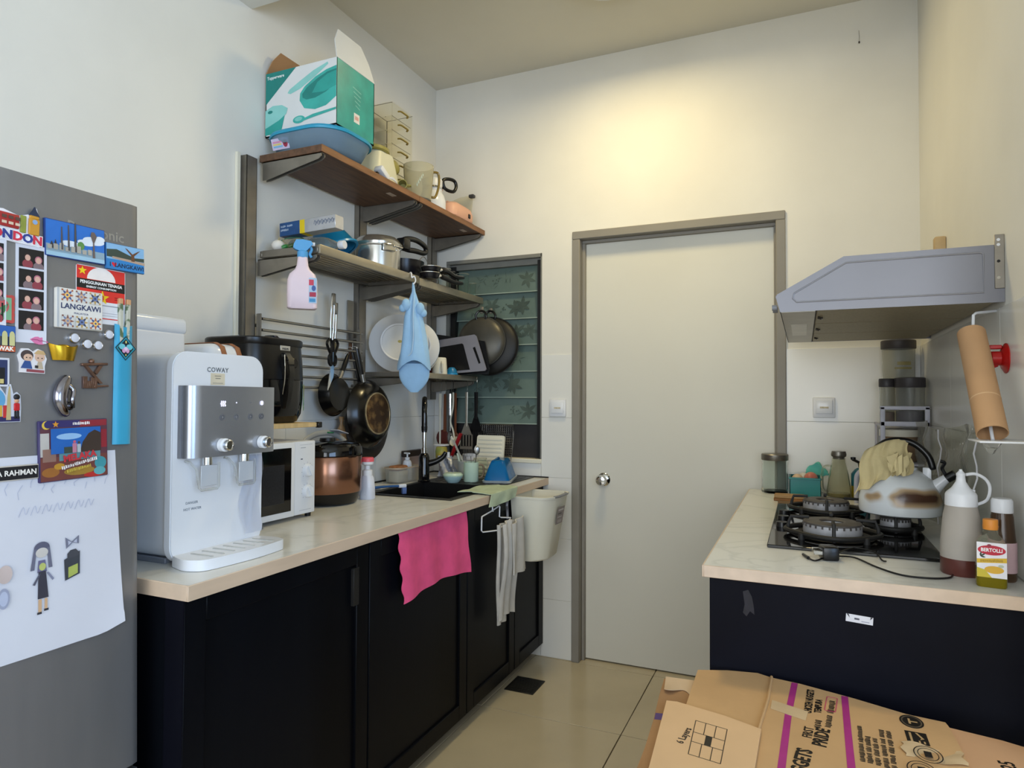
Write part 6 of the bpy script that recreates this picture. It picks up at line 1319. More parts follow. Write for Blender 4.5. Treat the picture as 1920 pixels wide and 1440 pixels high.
# grey cutlery cup with sticks
t_ = thing('cutlery_cup', 'grey plastic cutlery cup behind the mint mug', 'cup', (0.325, -0.240, DZ_))
b = B(); b.lathe([(0, 0), (0.036, 0), (0.040, 0.085), (0.037, 0.085), (0.033, 0.005), (0, 0.004)], 28); b.obj('cup', t_, mat('cup_grey', (168, 172, 168), 0.4, var=0.04))
b = B(); b.lathe([(0.037, 0.082), (0.0415, 0.082), (0.0415, 0.087), (0.037, 0.087)], 28); b.obj('rim', t_, 'cup_grey')
def rod(name, lab, cat, p0, p1, r, m, tipm=None):
    t_ = thing(name, lab, cat, p0, group='sticks and cutlery in the cups by the sink'); d = Vector(p1)-Vector(p0)
    b = B(); b.tube([(0, 0, 0), d*0.5, d], [r, r*1.05, r*0.9], 10); b.obj('shaft', t_, m)
    b = B(); b.tube([d*0.985, d*1.01], r*1.04, 10); b.obj('tip', t_, tipm or m)
zc = DZ_+0.006
rod('drinking_straw', 'wide pale drinking straw leaning out of the grey cup', 'straw', (0.345, -0.235, zc), (0.228, -0.215, 1.118), 0.0050, mat('straw_pale', (206, 204, 190), 0.35), 'black_plastic')
rod('chopstick', 'steel chopstick leaning beside the pale straw', 'chopstick', (0.352, -0.245, zc), (0.250, -0.225, 1.095), 0.0028, 'chrome')
rod('drinking_straw', 'short mint straw standing in the grey cup', 'straw', (0.315, -0.245, zc), (0.278, -0.240, 1.030), 0.0055, mat('straw_mint', (176, 188, 176), 0.35))
# red-handled scissors
t_ = thing('peeler', 'red-handled tool leaning behind the cutlery cup', 'tool', (0.19, -0.16, 0.96))
b = B(); b.tube([(0.195, -0.150, 1.005), (0.215, -0.147, 1.055), (0.245, -0.142, 1.125)], [0.014, 0.017, 0.016], 10, flat=0.5); b.obj('handle', t_, mat('red_grip', (150, 18, 26), 0.4, var=0.08), world=True)
b = B(); b.tube([(0.165, -0.155, DZ_+0.004), (0.195, -0.150, 1.007)], 0.008, 8, flat=0.35); b.obj('blade', t_, mat('navy_tool', (30, 34, 60), 0.4), world=True)
# mint mug with cutlery
mat('mint', (186, 208, 188), 0.35, var=0.03)
t_ = thing('mug', 'tall mint green mug holding forks beside the sink', 'mug', (0.405, -0.335, DZ_))
b = B(); b.lathe([(0, 0), (0.034, 0), (0.036, 0.003), (0.0365, 0.092), (0.0335, 0.092), (0.032, 0.006), (0, 0.005)], 30); b.obj('mug', t_, 'mint')
b = B(); b.tube(spline([(0.030, 0.018, 0.078), (0.047, 0.030, 0.076), (0.052, 0.033, 0.05), (0.045, 0.029, 0.022), (0.030, 0.018, 0.018)], 5), 0.005, 8); b.obj('handle', t_, mat('brown_handle', (120, 104, 86), 0.5, var=0.2))
def fork(lab, x, y, ax, ay, L_=0.185, tines=True, nm='fork'):
    t_ = thing(nm, lab, nm, (x, y, DZ_+0.006), rot=(ax, ay, 0.6), group='sticks and cutlery in the cups by the sink')
    b = B(); b.tube([(0, 0, 0), (0, 0, L_*0.65), (0, 0, L_*0.76)], [0.004, 0.003, 0.006], 8, flat=0.35); b.obj('handle', t_, 'steel')
    if tines:
        for k in range(4):
            b = B(); b.tube([(-0.009+k*0.006, 0, L_*0.75), (-0.009+k*0.006, -0.002, L_)], 0.0012, 6); b.obj('tine', t_, 'steel')
    else:
        b = B(); b.ball((0, 0, L_*0.87), 0.016, 14, (0.8, 0.2, 1.3)); b.obj('bowl', t_, 'steel')
fork('steel fork standing in the mint mug, tines up', 0.392, -0.345, 0.10, -0.10, 0.150)
fork('steel fork leaning to the back of the mint mug', 0.402, -0.320, -0.10, -0.04, 0.148)
fork('steel spoon standing in the mint mug', 0.417, -0.340, 0.05, 0.14, 0.165, False, 'spoon')
fork('slim steel spoon leaning out beside the other spoon', 0.412, -0.322, -0.08, 0.10, 0.168, False, 'spoon')
# white cup behind
t_ = thing('cup', 'plain white cup standing at the back corner of the drainboard', 'cup', (0.290, -0.120, DZ_))
b = B(); b.lathe([(0, 0), (0.032, 0), (0.040, 0.11), (0.037, 0.11), (0.030, 0.005), (0, 0.004)], 28); b.obj('cup', t_, mat('cup_white', (206, 204, 204), 0.35))
b = B(); b.lathe([(0.037, 0.108), (0.0412, 0.108), (0.0412, 0.112), (0.037, 0.112)], 28); b.obj('rim', t_, 'white_plastic')
# mint lid bowl
t_ = thing('bowl', 'shallow mint bowl with a domed lid on the sink rim', 'bowl', (0.345, -0.405, DZ_))
b = B(); b.lathe([(0, 0), (0.026, 0), (0.036, 0.010), (0.046, 0.028), (0.046, 0.032)], 32); b.obj('bowl', t_, mat('mint_blue', (158, 186, 188), 0.3))
b = B(); b.lathe([(0.047, 0.030), (0.048, 0.036), (0.040, 0.045), (0, 0.048)], 32); b.obj('lid', t_, 'mint')
b = B(); b.lathe([(0, 0.047), (0.005, 0.047), (0.004, 0.051), (0, 0.051)], 12); b.obj('lid_knob', t_, 'grey_plastic')
# glass jar
t_ = thing('jar', 'small clear glass jar between the mint mug and the blue box', 'jar', (0.388, -0.203, DZ_))
b = B(); b.lathe([(0, 0), (0.036, 0), (0.038, 0.004), (0.038, 0.085), (0.032, 0.096), (0.030, 0.096), (0.035, 0.084), (0.035, 0.006), (0, 0.005)], 28); b.obj('glass', t_, 'glass')
b = B(); b.lathe([(0.030, 0.094), (0.034, 0.094), (0.034, 0.101), (0.030, 0.101)], 28); b.obj('rim', t_, 'frosted_glass')
# blue translucent box upside down on a tray
t_ = thing('storage_box', 'upturned translucent blue plastic box draining beside the sink', 'box', (0.510, -0.225, DZ_))
mat('blue_clear', (24, 112, 176), 0.25, trans=0.35, ior=1.2, var=0.10)
b = B(); BM = T(0.512, -0.232, DZ_+0.011) @ RZ(0.28)
b.loft([[(x*s, y*s2, z) for x, y in rrect(-0.062, 0.062, -0.124, 0.124, 0.020, 4)] for z, s, s2 in ((0.0, 1.0, 1.0), (0.004, 1.0, 1.0), (0.060, 0.70, 0.84), (0.088, 0.52, 0.74), (0.092, 0.46, 0.70))], M=BM); b.obj('box', t_, 'blue_clear', world=True)
b = B(); b.loft([[(x*s, y*s, z) for x, y in rrect(-0.068, 0.068, -0.132, 0.132, 0.022, 4)] for z, s in ((-0.0105, 0.98), (-0.006, 1.0), (0.0005, 1.02))], M=BM); b.obj('tray', t_, mat('tray_grey', (170, 176, 176), 0.35), world=True)
b = B(); b.tube([(-0.02, -0.095, 0.088), (-0.01, 0, 0.098), (-0.02, 0.09, 0.086)], 0.006, 8, M=BM); b.obj('ridge', t_, 'blue_clear', world=True)
# ================================================================== right run
RX0 = 1.641; RYE = -1.515
t_ = thing('worktop', 'pale marble-look worktop on the right holding the black gas hob', 'worktop', (1.97, -0.76, 0.876))
b = B(); b.box(RX0+0.004, RW-0.0045, RYE+0.004, -0.0045, 0.876, CT); b.obj('slab', t_, 'marble_laminate', world=True)
b = B(); b.box(RX0, RX0+0.004, RYE, -0.0045, 0.8755, CT, 0.001, 1); b.obj('edge_band', t_, 'edge_band', world=True)
b = B(); b.box(RX0+0.004, RW-0.0045, RYE, RYE+0.004, 0.8755, CT, 0.001, 1); b.obj('edge_band', t_, 'edge_band', world=True)
t_ = thing('base_cabinet', 'navy black cabinet under the gas hob with a small white label on its end', 'cabinet', (1.98, -0.76, 0))
b = B(); b.box(1.674, RW-0.006, -1.478, -0.006, 0.08, 0.8755); b.obj('body', t_, 'black_wood', world=True)
b = B(); b.box(1.72, RW-0.006, -1.470, -0.006, 0.001, 0.08); b.obj('plinth', t_, 'black_matte', world=True)
b = B(); b.box(1.6565, RW-0.006, -1.497, -1.478, 0.002, 0.8752, 0.001, 1); ep = b.obj('end_panel', t_, 'navy_panel', world=True)
for k in range(3):
    y0 = -1.470+k*0.488; shaker_y0, shaker_y1 = y0+0.002, y0+0.484
    b = B(); b.box(1.6565, 1.674, shaker_y0, shaker_y1, 0.09, 0.868, 0.002, 1); b.box(1.652, 1.657, shaker_y0+0.06, shaker_y1-0.06, 0.15, 0.81, 0.002, 1); b.obj('door', t_, 'black_wood', world=True)
LB = frame((1.979, -1.4972, 0.8145), (1, 0, -0.06), (0.06, 0, 1))
b = B(); b.box(-0.027, 0.027, -0.0085, 0.0085, 0, 0.0006, 0, 1, LB); lb = b.obj('label', t_, flat('d4d2d4'), world=True)
decal('label_print', lb, LB @ T(0, 0, 0.0006), [(R(-0.010, 0.000, -0.002, 0.002), '50505a'), (R(0.004, 0.020, -0.005, -0.003), '9a9aa4'), ([(-0.026, 0.0085), (-0.022, 0.0085), (-0.019, 0.0)], '14141c'), ([(0.022, 0.0085), (0.026, 0.0085), (0.021, 0.002)], '14141c')], world=True)
b = B(); b.poly([(x, y, 0.0004) for x, y in [(-0.012, 0.03), (0.0, 0.035), (0.008, 0.02), (0.012, 0.0), (0.014, -0.022), (0.004, -0.015), (-0.004, -0.028), (-0.012, -0.02), (-0.008, 0.0)]], frame((1.745, -1.4972, 0.817), (1, 0, 0), (0, 0, 1))); b.obj('scuff_mark', ep, mat('scuff', (20, 20, 29), 0.5, var=0.3, scale=60), world=True, recalc=False)
# ---- gas hob
t_ = thing('gas_hob', 'black glass gas hob with cast-iron pan supports on the right worktop', 'hob', (1.98, -0.81, CT))
b = B(); b.box(1.775, 2.188, -1.246, -0.377, CT+0.0005, CT+0.009, 0.002, 1); b.obj('glass_top', t_, 'black_gloss', world=True)
mat('burner_alu', (176, 176, 180), 0.4, 0.25, var=0.12, scale=30); mat('burner_cap', (84, 80, 77), 0.55, 0.3, var=0.15, scale=20)
HZ = CT+0.009
def burner(x, y, r):
    b = B(); b.lathe([(0, 0), (r*1.35, 0), (r*1.45, 0.003), (r*1.3, 0.008), (r*1.05, 0.008)], 40, T(x, y, HZ)); br = b.obj('burner_pan', t_, 'cast_iron', world=True)
    b = B(); b.lathe([(r*1.0, 0.006), (r*1.02, 0.016), (r*1.0, 0.036), (r*0.96, 0.038), (r*0.42, 0.038), (r*0.40, 0.012)], 44, T(x, y, HZ)); b.obj('burner_ring', br, 'burner_alu', world=True)
    b = B(); b.lathe([(r*1.01, 0.0375), (r*1.0, 0.042), (r*0.9, 0.0445), (r*0.45, 0.0445), (r*0.40, 0.041), (r*0.42, 0.038)], 44, T(x, y, HZ)); b.obj('burner_cap', br, 'burner_cap', world=True)
    b = B(); b.lathe([(0, 0.008), (r*0.28, 0.008), (r*0.26, 0.022), (0, 0.024)], 24, T(x, y, HZ)); b.obj('inner_burner', br, 'burner_alu', world=True)
    b = B(); n = 26
    for k in range(n):
        a = 2*pi*k/n; b.box(r*0.985, r*1.035, -0.0022, 0.0022, 0.030, 0.037, 0, 1, T(x, y, HZ) @ RZ(a))
    fp_ = b.obj('flame_ports', br, 'burner_cap', world=True); fp_['kind'] = 'stuff'
def grate(x, y, R_, r):
    b = B(); b.tube([(x+R_*cos(a)*(1+0.06*cos(4*a)), y+R_*sin(a)*(1+0.06*cos(4*a)), HZ+0.014) for a in [2*pi*k/40 for k in range(40)]], 0.0075, 8, closed=True); g_ = b.obj('pan_support', t_, 'cast_iron', world=True)
    for k in range(4):
        a = pi/4+k*pi/2
        a = k*pi/2
        b = B(); b.tube([(x+R_*1.02*cos(a), y+R_*1.02*sin(a), HZ+0.004), (x+R_*1.0*cos(a), y+R_*1.0*sin(a), HZ+0.030), (x+R_*0.94*cos(a), y+R_*0.94*sin(a), HZ+0.050), (x+r*0.80*cos(a), y+r*0.80*sin(a), HZ+0.0515)], 0.0038, 8, flat=1.3); b.obj('support_arm', g_, 'cast_iron', world=True)
    for sx_, sy_ in ((-1, -1), (1, -1), (-1, 1), (1, 1)):
        b = B(); b.lathe([(0, 0), (0.009, 0), (0.008, 0.016), (0, 0.018)], 10, T(x+sx_*R_*0.70, y+sy_*R_*0.70, HZ)); b.obj('support_foot', g_, 'cast_iron', world=True)
burner(1.941, -1.055, 0.076); grate(1.941, -1.055, 0.116, 0.076)
burner(1.937, -0.600, 0.072); grate(1.937, -0.600, 0.110, 0.072)
burner(2.118, -0.880, 0.040); grate(2.112, -0.880, 0.070, 0.040)
for y in (-0.95, -0.83, -0.71):
    b = B(); b.lathe([(0, 0), (0.018, 0), (0.017, 0.014), (0, 0.015)], 20, T(1.805, y, HZ)); b.obj('control_knob', t_, 'black_plastic', world=True)
# ---- kettle
def enamel():
    m = D.materials.new('scorched_enamel'); m.use_nodes = True; nt = m.node_tree; n = nt.nodes; L = nt.links; p = n['Principled BSDF']
    tc = n.new('ShaderNodeTexCoord'); sp = n.new('ShaderNodeSeparateXYZ'); L.new(tc.outputs['Object'], sp.inputs[0])
    nz = n.new('ShaderNodeTexNoise'); nz.inputs['Scale'].default_value = 7.5; nz.inputs['Detail'].default_value = 2; L.new(tc.outputs['Object'], nz.inputs['Vector'])
    nr = n.new('ShaderNodeMapRange'); nr.inputs['From Min'].default_value = 0.42; nr.inputs['From Max'].default_value = 0.60; L.new(nz.outputs[0], nr.inputs['Value'])
    band = n.new('ShaderNodeMapRange'); band.inputs['From Min'].default_value = 0.0; band.inputs['From Max'].default_value = 0.036
    sub = n.new('ShaderNodeMath'); sub.operation = 'SUBTRACT'; sub.inputs[1].default_value = 0.058; L.new(sp.outputs['Z'], sub.inputs[0])
    ab = n.new('ShaderNodeMath'); ab.operation = 'ABSOLUTE'; L.new(sub.outputs[0], ab.inputs[0]); L.new(ab.outputs[0], band.inputs['Value'])
    band.inputs['To Min'].default_value = 1.0; band.inputs['To Max'].default_value = 0.0
    mu = n.new('ShaderNodeMath'); mu.operation = 'MULTIPLY'; L.new(band.outputs[0], mu.inputs[0]); L.new(nr.outputs[0], mu.inputs[1])
    rp = n.new('ShaderNodeValToRGB'); e = rp.color_ramp.elements; e[0].position = 0.10; e[0].color = (*lin((214, 218, 220)), 1); e[1].position = 0.75; e[1].color = (*lin((74, 48, 34)), 1)
    x = e.new(0.34); x.color = (*lin((176, 150, 116)), 1)
    L.new(mu.outputs[0], rp.inputs[0]); L.new(rp.outputs[0], p.inputs['Base Color']); p.inputs['Roughness'].default_value = 0.22
    MATS['scorched_enamel'] = m
enamel()
KZ = HZ+0.0545
t_ = thing('kettle', 'white enamel whistling kettle with brown scorch marks on the hob', 'kettle', (2.129, -0.885, KZ), rz=-0.25)
b = B(); b.lathe([(0, 0), (0.100, 0), (0.107, 0.004), (0.109, 0.014), (0.108, 0.045), (0.100, 0.078), (0.084, 0.105), (0.060, 0.124), (0.046, 0.130), (0.044, 0.136)], 52); b.obj('body', t_, 'scorched_enamel')
b = B(); b.lathe([(0.046, 0.132), (0.046, 0.137), (0.030, 0.143), (0, 0.146)], 36); ld = b.obj('lid', t_, 'white_gloss')
b = B(); b.lathe([(0.006, 0.144), (0.006, 0.150), (0.014, 0.156), (0.015, 0.166), (0.008, 0.172), (0, 0.173)], 22); b.obj('lid_knob', ld, 'black_plastic')
b = B(); b.tube(spline([(-0.086, 0, 0.112), (-0.074, 0, 0.172), (-0.030, 0, 0.212), (0.030, 0, 0.212), (0.072, 0, 0.176), (0.086, 0, 0.134)], 7), [0.007]+[0.0095]*34+[0.007], 12); b.obj('handle', t_, 'black_plastic')
for s_ in (-1, 1):
    b = B(); b.box(0.070*s_-0.010, 0.070*s_+0.012, -0.006, 0.006, 0.094, 0.140, 0.003, 2); b.obj('handle_lug', t_, 'white_gloss')
b = B(); b.tube([(0.088, 0, 0.082), (0.112, 0, 0.106), (0.124, 0, 0.116)], [0.020, 0.014, 0.012], 14); sp_ = b.obj('spout', t_, 'white_gloss')
b = B(); b.tube([(0.119, 0, 0.111), (0.140, 0, 0.126)], 0.0135, 14); b.obj('whistle', sp_, 'black_plastic')
b = B(); b.tube(spline([(0.116, 0, 0.122), (0.108, 0, 0.140), (0.114, 0, 0.156), (0.104, 0, 0.160)], 5), 0.005, 8); b.obj('whistle_lever', sp_, 'black_plastic')
# ---- cream rag over the kettle handle
t_ = thing('cleaning_rag', 'crumpled cream rag draped over the kettle handle', 'rag', (2.085, -0.93, KZ+0.10))
mat('rag_cream', (202, 186, 140), 0.95, var=0.08, scale=14, bump=0.25, bscale=90)
b = B()
def rag(u, v):
    # draped across the handle: u along the handle, v front to back
    hx = 2.040+0.112*u; top = KZ+0.224-0.030*(1-u)**2-0.012*abs(u-0.6)
    s_ = v-0.45; drop = 0.23*max(0, abs(s_)-0.05)**1.0*(1.0+0.42*(1-u)) * (1 if s_ < 0 else 0.75)
    fold = 0.010*sin(13*u+5*v)+0.007*sin(23*u-9*v)+0.004*sin(41*u)
    y = -0.888+0.100*s_+(-0.030 if s_ < 0 else 0.02)*min(1, abs(s_)*3)+fold*(0.3+abs(s_))
    return (hx-0.055*(1-u)*max(0, -s_)*1.4+0.006*sin(17*v), y, top-drop+0.012*sin(19*u)*abs(s_))
b.sheet(rag, 30, 26, 0.0022); b.obj('cloth', t_, 'rag_cream', world=True)
b = B()
def rag2(u, v):
    a = 2*pi*u; r_ = 0.018+0.012*sin(3*a)+0.006*sin(7*a+4*v)
    return (2.118+r_*cos(a)*(1-0.2*v), -0.990+0.010*sin(a)+0.006*sin(5*a), KZ+0.180-0.052*v+0.008*sin(4*a))
b.sheet(rag2, 26, 6, 0.002); b.obj('crumple', t_, 'rag_cream', world=True)
# ---- squeeze bottle
t_ = thing('squeeze_bottle', 'cloudy squeeze bottle with a white nozzle cap and red sauce left inside', 'bottle', (2.200, -1.345, CT))
mat('cloudy_bottle', (204, 196, 186), 0.4, trans=0.35, ior=1.2, var=0.06); mat('sauce', (88, 46, 40), 0.3, var=0.1)
b = B(); b.lathe([(0, 0), (0.040, 0), (0.0425, 0.004), (0.0425, 0.038)], 36); b.obj('sauce_level', t_, 'sauce')
b = B(); b.lathe([(0.0425, 0.038), (0.0418, 0.075), (0.036, 0.135), (0.031, 0.158)], 36); b.obj('bottle', t_, 'cloudy_bottle')
b = B(); b.lathe([(0.030, 0.156), (0.0325, 0.157), (0.0315, 0.182), (0.029, 0.187), (0.018, 0.198), (0.010, 0.212), (0.0085, 0.224), (0.0095, 0.226), (0.0095, 0.230), (0.004, 0.236), (0.003, 0.240), (0, 0.240)], 32); cp_ = b.obj('nozzle_cap', t_, 'white_plastic')
b = B(); b.tube(spline([(0.010, 0.0, 0.228), (0.030, 0.004, 0.230), (0.050, 0.008, 0.218), (0.058, 0.010, 0.198), (0.052, 0.008, 0.172), (0.032, 0.004, 0.160)], 6), 0.0022, 8, flat=1.6); b.obj('cap_tether', cp_, 'white_plastic')
b = B(); b.lathe([(0, 0), (0.0045, 0), (0.0045, 0.008), (0, 0.009)], 12, T(0.024, 0.002, 0.186)); b.obj('cap_plug', cp_, 'white_plastic')
# ---- sauce bottle with white cap
t_ = thing('sauce_bottle', 'dark sauce bottle with a white cap behind the olive oil', 'bottle', (2.272, -1.372, CT))
b = B(); b.lathe([(0, 0), (0.024, 0), (0.026, 0.004), (0.026, 0.080), (0.0235, 0.105), (0.021, 0.142), (0.0185, 0.152)], 30); b.obj('bottle', t_, mat('brown_glass', (96, 70, 48), 0.12, trans=0.55, var=0.05))
b = B(); b.lathe([(0.0, 0.150), (0.0205, 0.150), (0.021, 0.153), (0.0205, 0.176), (0.018, 0.181), (0, 0.181)], 26); b.obj('cap', t_, 'white_plastic')
b = B(); b.lathe([(0.0262, 0.020), (0.0266, 0.020), (0.0266, 0.086), (0.0262, 0.086)], 30); b.obj('label', t_, flat('c8a8ac'))
# ---- olive oil bottle
t_ = thing('oil_bottle', 'small olive oil bottle with an orange cap and red oval label', 'bottle', (2.236, -1.438, CT), rz=-0.14)
mat('oil_glass', (222, 220, 200), 0.06, trans=0.9, ior=1.1, var=0.0); mat('oil', (150, 134, 20), 0.08, trans=0.5, ior=1.3, var=0.05)
def sq(z, w, k=0.35): return [(x, y, z) for x, y in rrect(-w, w, -w*0.82, w*0.82, w*k, 5)]
b = B(); b.loft([sq(0.036, 0.0275), sq(0.088, 0.0275), sq(0.100, 0.0235, 0.5), sq(0.110, 0.015, 0.8), sq(0.122, 0.0125, 0.8)]); b.obj('glass', t_, 'oil_glass')
b = B(); b.loft([sq(0.0, 0.0255), sq(0.003, 0.0275), sq(0.036, 0.0275)]); b.obj('oil_fill', t_, 'oil')
b = B(); b.lathe([(0, 0.121), (0.0135, 0.121), (0.0140, 0.123), (0.0140, 0.141), (0.0130, 0.143), (0, 0.143)], 26); b.lathe([(0.0142, 0.127), (0.0146, 0.127), (0.0146, 0.129), (0.0142, 0.129)], 26); b.obj('cap', t_, flat('d88a34'))
OF = frame((0, -0.0226, 0.060), (1, 0, 0), (0, 0, 1))
b = B(); b.box(-0.0262, 0.0262, -0.038, 0.036, 0, 0.0006, 0, 1, OF); lb = b.obj('label', t_, flat('e4e2e6'))
decal('label_print', lb, OF @ T(0, 0, 0.0006), [(ell(0, 0.020, 0.0245, 0.0105, 26), 'b81c34'), (ell(-0.004, 0.030, 0.004, 0.003, 8), '8c2c40'), ([(-0.026, -0.009), (0.026, -0.004), (0.026, 0.006), (-0.026, 0.000)], 'd8b028'), (leaf(-0.020, 0.006, 0.6, 0.012, 0.002), '2c3c2c'), (leaf(-0.020, 0.006, 1.4, 0.010, 0.002), '2c3c2c'), (leaf(-0.020, 0.006, -0.2, 0.010, 0.002), '2c3c2c'), (ell(0.004, -0.021, 0.017, 0.008), 'd8a830'), ([(-0.026, -0.038), (0.0, -0.038), (-0.012, -0.022), (-0.026, -0.018)], 'c8b430'), (ell(0.016, -0.012, 0.005, 0.003), 'b8c0a8')], off=0.0002)
text('brand_lettering', lb, OF @ T(0, 0.020, 0.0012), 'BERTOLLI', 0.0105, 'f2eeee', bold=0.0003, sx=0.84)
blurred_print('small_print', lb, OF @ T(0, -0.0018, 0.0012) @ RZ(0.09), [(0, [(-0.020, 0.018)])], 0.0055, 'a88620', seed=8)
# ---- charger adapter with cable
t_ = thing('power_adapter', 'black plug adapter with a long thin cable lying before the hob', 'adapter', (1.925, -1.325, CT))
b = B(); b.box(-0.020, 0.018, -0.022, 0.026, 0.0005, 0.034, 0.005, 2, RZ(0.25)); b.obj('body', t_, 'black_plastic')
for k in (0.006, 0.026):
    b = B(); b.box(-0.040, -0.018, k-0.020, k-0.014, 0.012+k*0.2, 0.022+k*0.2, 0.001, 1, RZ(0.25)); b.obj('pin', t_, 'chrome')
b = B(); b.tube(spline([(0.015, 0.010, 0.008), (0.058, 0.030, 0.004), (0.100, -0.05, 0.003), (0.145, -0.108, 0.003), (0.200, -0.112, 0.003), (0.238, -0.090, 0.003), (0.250, -0.062, 0.0035)], 7), 0.0022, 8); b.obj('cable', t_, 'black_plastic')
b = B(); b.tube(spline([(0.016, 0.020, 0.012), (0.060, 0.092, 0.016), (0.105, 0.070, 0.014), (0.118, 0.030, 0.004), (0.126, 0.020, 0.004)], 7), 0.0020, 8); b.obj('cable', t_, 'black_plastic')
b = B(); b.tube(spline([(-0.016, -0.012, 0.004), (-0.034, -0.042, 0.003), (-0.050, -0.018, 0.004), (-0.062, 0.018, 0.004)], 6), 0.0022, 8); b.tube([(-0.048, -0.022, 0.004), (-0.060, 0.012, 0.0045)], [0.0042, 0.0036], 10); b.obj('barrel_plug_lead', t_, 'black_plastic')
b = B(); b.tube([(-0.060, 0.012, 0.0045), (-0.0635, 0.022, 0.0045)], 0.0022, 8); b.obj('barrel_tip', t_, 'chrome')
# ---- things against the back wall, right side
t_ = thing('glass_jar', 'clear glass jar with a steel lid at the corner of the right worktop', 'jar', (1.752, -0.075, CT))
b = B(); b.lathe([(0, 0), (0.052, 0), (0.055, 0.005), (0.053, 0.020), (0.052, 0.135), (0.049, 0.142), (0.046, 0.142), (0.049, 0.134), (0.050, 0.02), (0.048, 0.010), (0, 0.009)], 36); b.obj('glass', t_, 'glass')
b = B(); b.lathe([(0, 0.140), (0.054, 0.140), (0.0555, 0.143), (0.0555, 0.164), (0.053, 0.167), (0, 0.168)], 36); b.obj('lid', t_, mat('lid_steel', (120, 116, 108), 0.35, 0.8, var=0.15, scale=20))
t_ = thing('storage_bin', 'open teal plastic box holding eggs beside the glass jar', 'box', (1.87, -0.10, CT))
mat('teal_box', (22, 118, 118), 0.35, var=0.06)
b = B(); x0, x1, y0, y1, z1 = 1.812, 1.932, -0.160, -0.030, CT+0.078
b.box(x0, x1, y0, y1, CT+0.0005, CT+0.005); b.box(x0, x1, y0, y0+0.004, CT+0.005, z1, 0.001, 1); b.box(x0, x1, y1-0.004, y1, CT+0.005, z1, 0.001, 1); b.box(x0, x0+0.004, y0, y1, CT+0.005, z1, 0.001, 1); b.box(x1-0.004, x1, y0, y1, CT+0.005, z1, 0.001, 1); b.obj('box', t_, 'teal_box', world=True)
b = B(); b.box(x0-0.003, x1+0.003, y0-0.003, y0+0.003, z1-0.008, z1, 0.001, 1); b.box(x0-0.003, x0+0.003, y0, y1, z1-0.008, z1, 0.001, 1); b.obj('rim', t_, 'teal_box', world=True)
for x, y, m, lab in ((1.842, -0.125, mat('egg_cream', (206, 178, 146), 0.5), 'cream egg in the teal box'), (1.894, -0.122, mat('tomato', (178, 84, 70), 0.4, col2=(200, 150, 130)), 'reddish onion in the teal box, next to the cream egg'), (1.866, -0.070, mat('pale_egg', (204, 200, 190), 0.5), 'white egg at the back of the teal box')):
    r_ = 0.028 if 'red' in lab else 0.0235
    t_ = thing('egg' if 'egg' in lab.split('in')[0] else 'onion', lab, 'egg' if 'egg' in lab.split('in')[0] else 'onion', (x, y, CT+0.005))
    b = B(); b.lathe([(0, 0), (0.012, 0), (0.017, 0.028), (0.012, 0.034), (0, 0.034)], 14); b.obj('cup', t_, mat('carton_pulp', (150, 146, 136), 0.9))
    b = B(); b.ball((0, 0, 0.033+r_*1.1), r_, 18, (1, 1, 1.12)); b.obj('body', t_, m)
t_ = thing('aqua_cloth', 'folded aqua cloth peeking out behind the oil pitcher', 'cloth', (1.925, -0.05, CT+0.08))
b = B(); b.sheet(lambda u, v: (1.876+0.085*u, -0.050-0.006*sin(7*u+3*v), CT+0.078+0.052*v*sin(pi*(0.15+0.75*u))+0.004*sin(15*u)), 12, 6, 0.012); b.obj('cloth', t_, mat('aqua', (92, 184, 170), 0.8, var=0.08), world=True)
t_ = thing('oil_pitcher', 'clear glass oil pitcher with a steel stopper and side handle', 'pitcher', (1.998, -0.150, CT))
mat('pitcher_glass', (226, 226, 212), 0.06, trans=0.95, ior=1.09, var=0.0)
b = B(); b.lathe([(0, 0), (0.045, 0), (0.048, 0.005), (0.046, 0.03), (0.036, 0.10), (0.026, 0.148), (0.025, 0.165), (0.022, 0.165), (0.024, 0.146), (0.033, 0.10), (0.043, 0.03), (0.044, 0.008), (0, 0.007)], 34); b.obj('glass', t_, 'pitcher_glass')
b = B(); b.lathe([(0, 0.009), (0.042, 0.009), (0.0425, 0.022), (0, 0.022)], 30); b.obj('oil_fill', t_, 'oil')
b = B(); b.lathe([(0.0, 0.160), (0.021, 0.160), (0.022, 0.168), (0.028, 0.172), (0.029, 0.180), (0.026, 0.192), (0, 0.194)], 28); b.obj('stopper', t_, 'lid_steel')
b = B(); b.tube(spline([(-0.028, -0.006, 0.130), (-0.052, -0.012, 0.128), (-0.062, -0.014, 0.10), (-0.062, -0.014, 0.045), (-0.052, -0.012, 0.026), (-0.040, -0.008, 0.030)], 6), 0.0055, 10); b.obj('handle', t_, 'pitcher_glass')
for k, (z, lab) in enumerate(((CT+0.0005, 'lower of two brown wooden slats behind the hob'), (CT+0.0132, 'upper of two brown wooden slats behind the hob'))):
    t_ = thing('wood_slat', lab, 'wood', (1.82, -0.315, z), rz=(-0.10, -0.02)[k], group='wooden slats behind the hob')
    b = B(); b.box(-0.060, 0.070-0.02*k, -0.030, 0.028, 0, 0.0125, 0.002, 1); b.obj('slat', t_, mat(('slat_brown', 'slat_pale')[k], ((138, 92, 44), (164, 128, 82))[k], 0.6, var=0.2, scale=8, stretch=(1, 8, 8)))
    b = B(); b.box(-0.0605, -0.0595, -0.029, 0.027, 0.0008, 0.0117); b.obj('end_grain', t_, mat('slat_end', (176, 128, 70), 0.7))
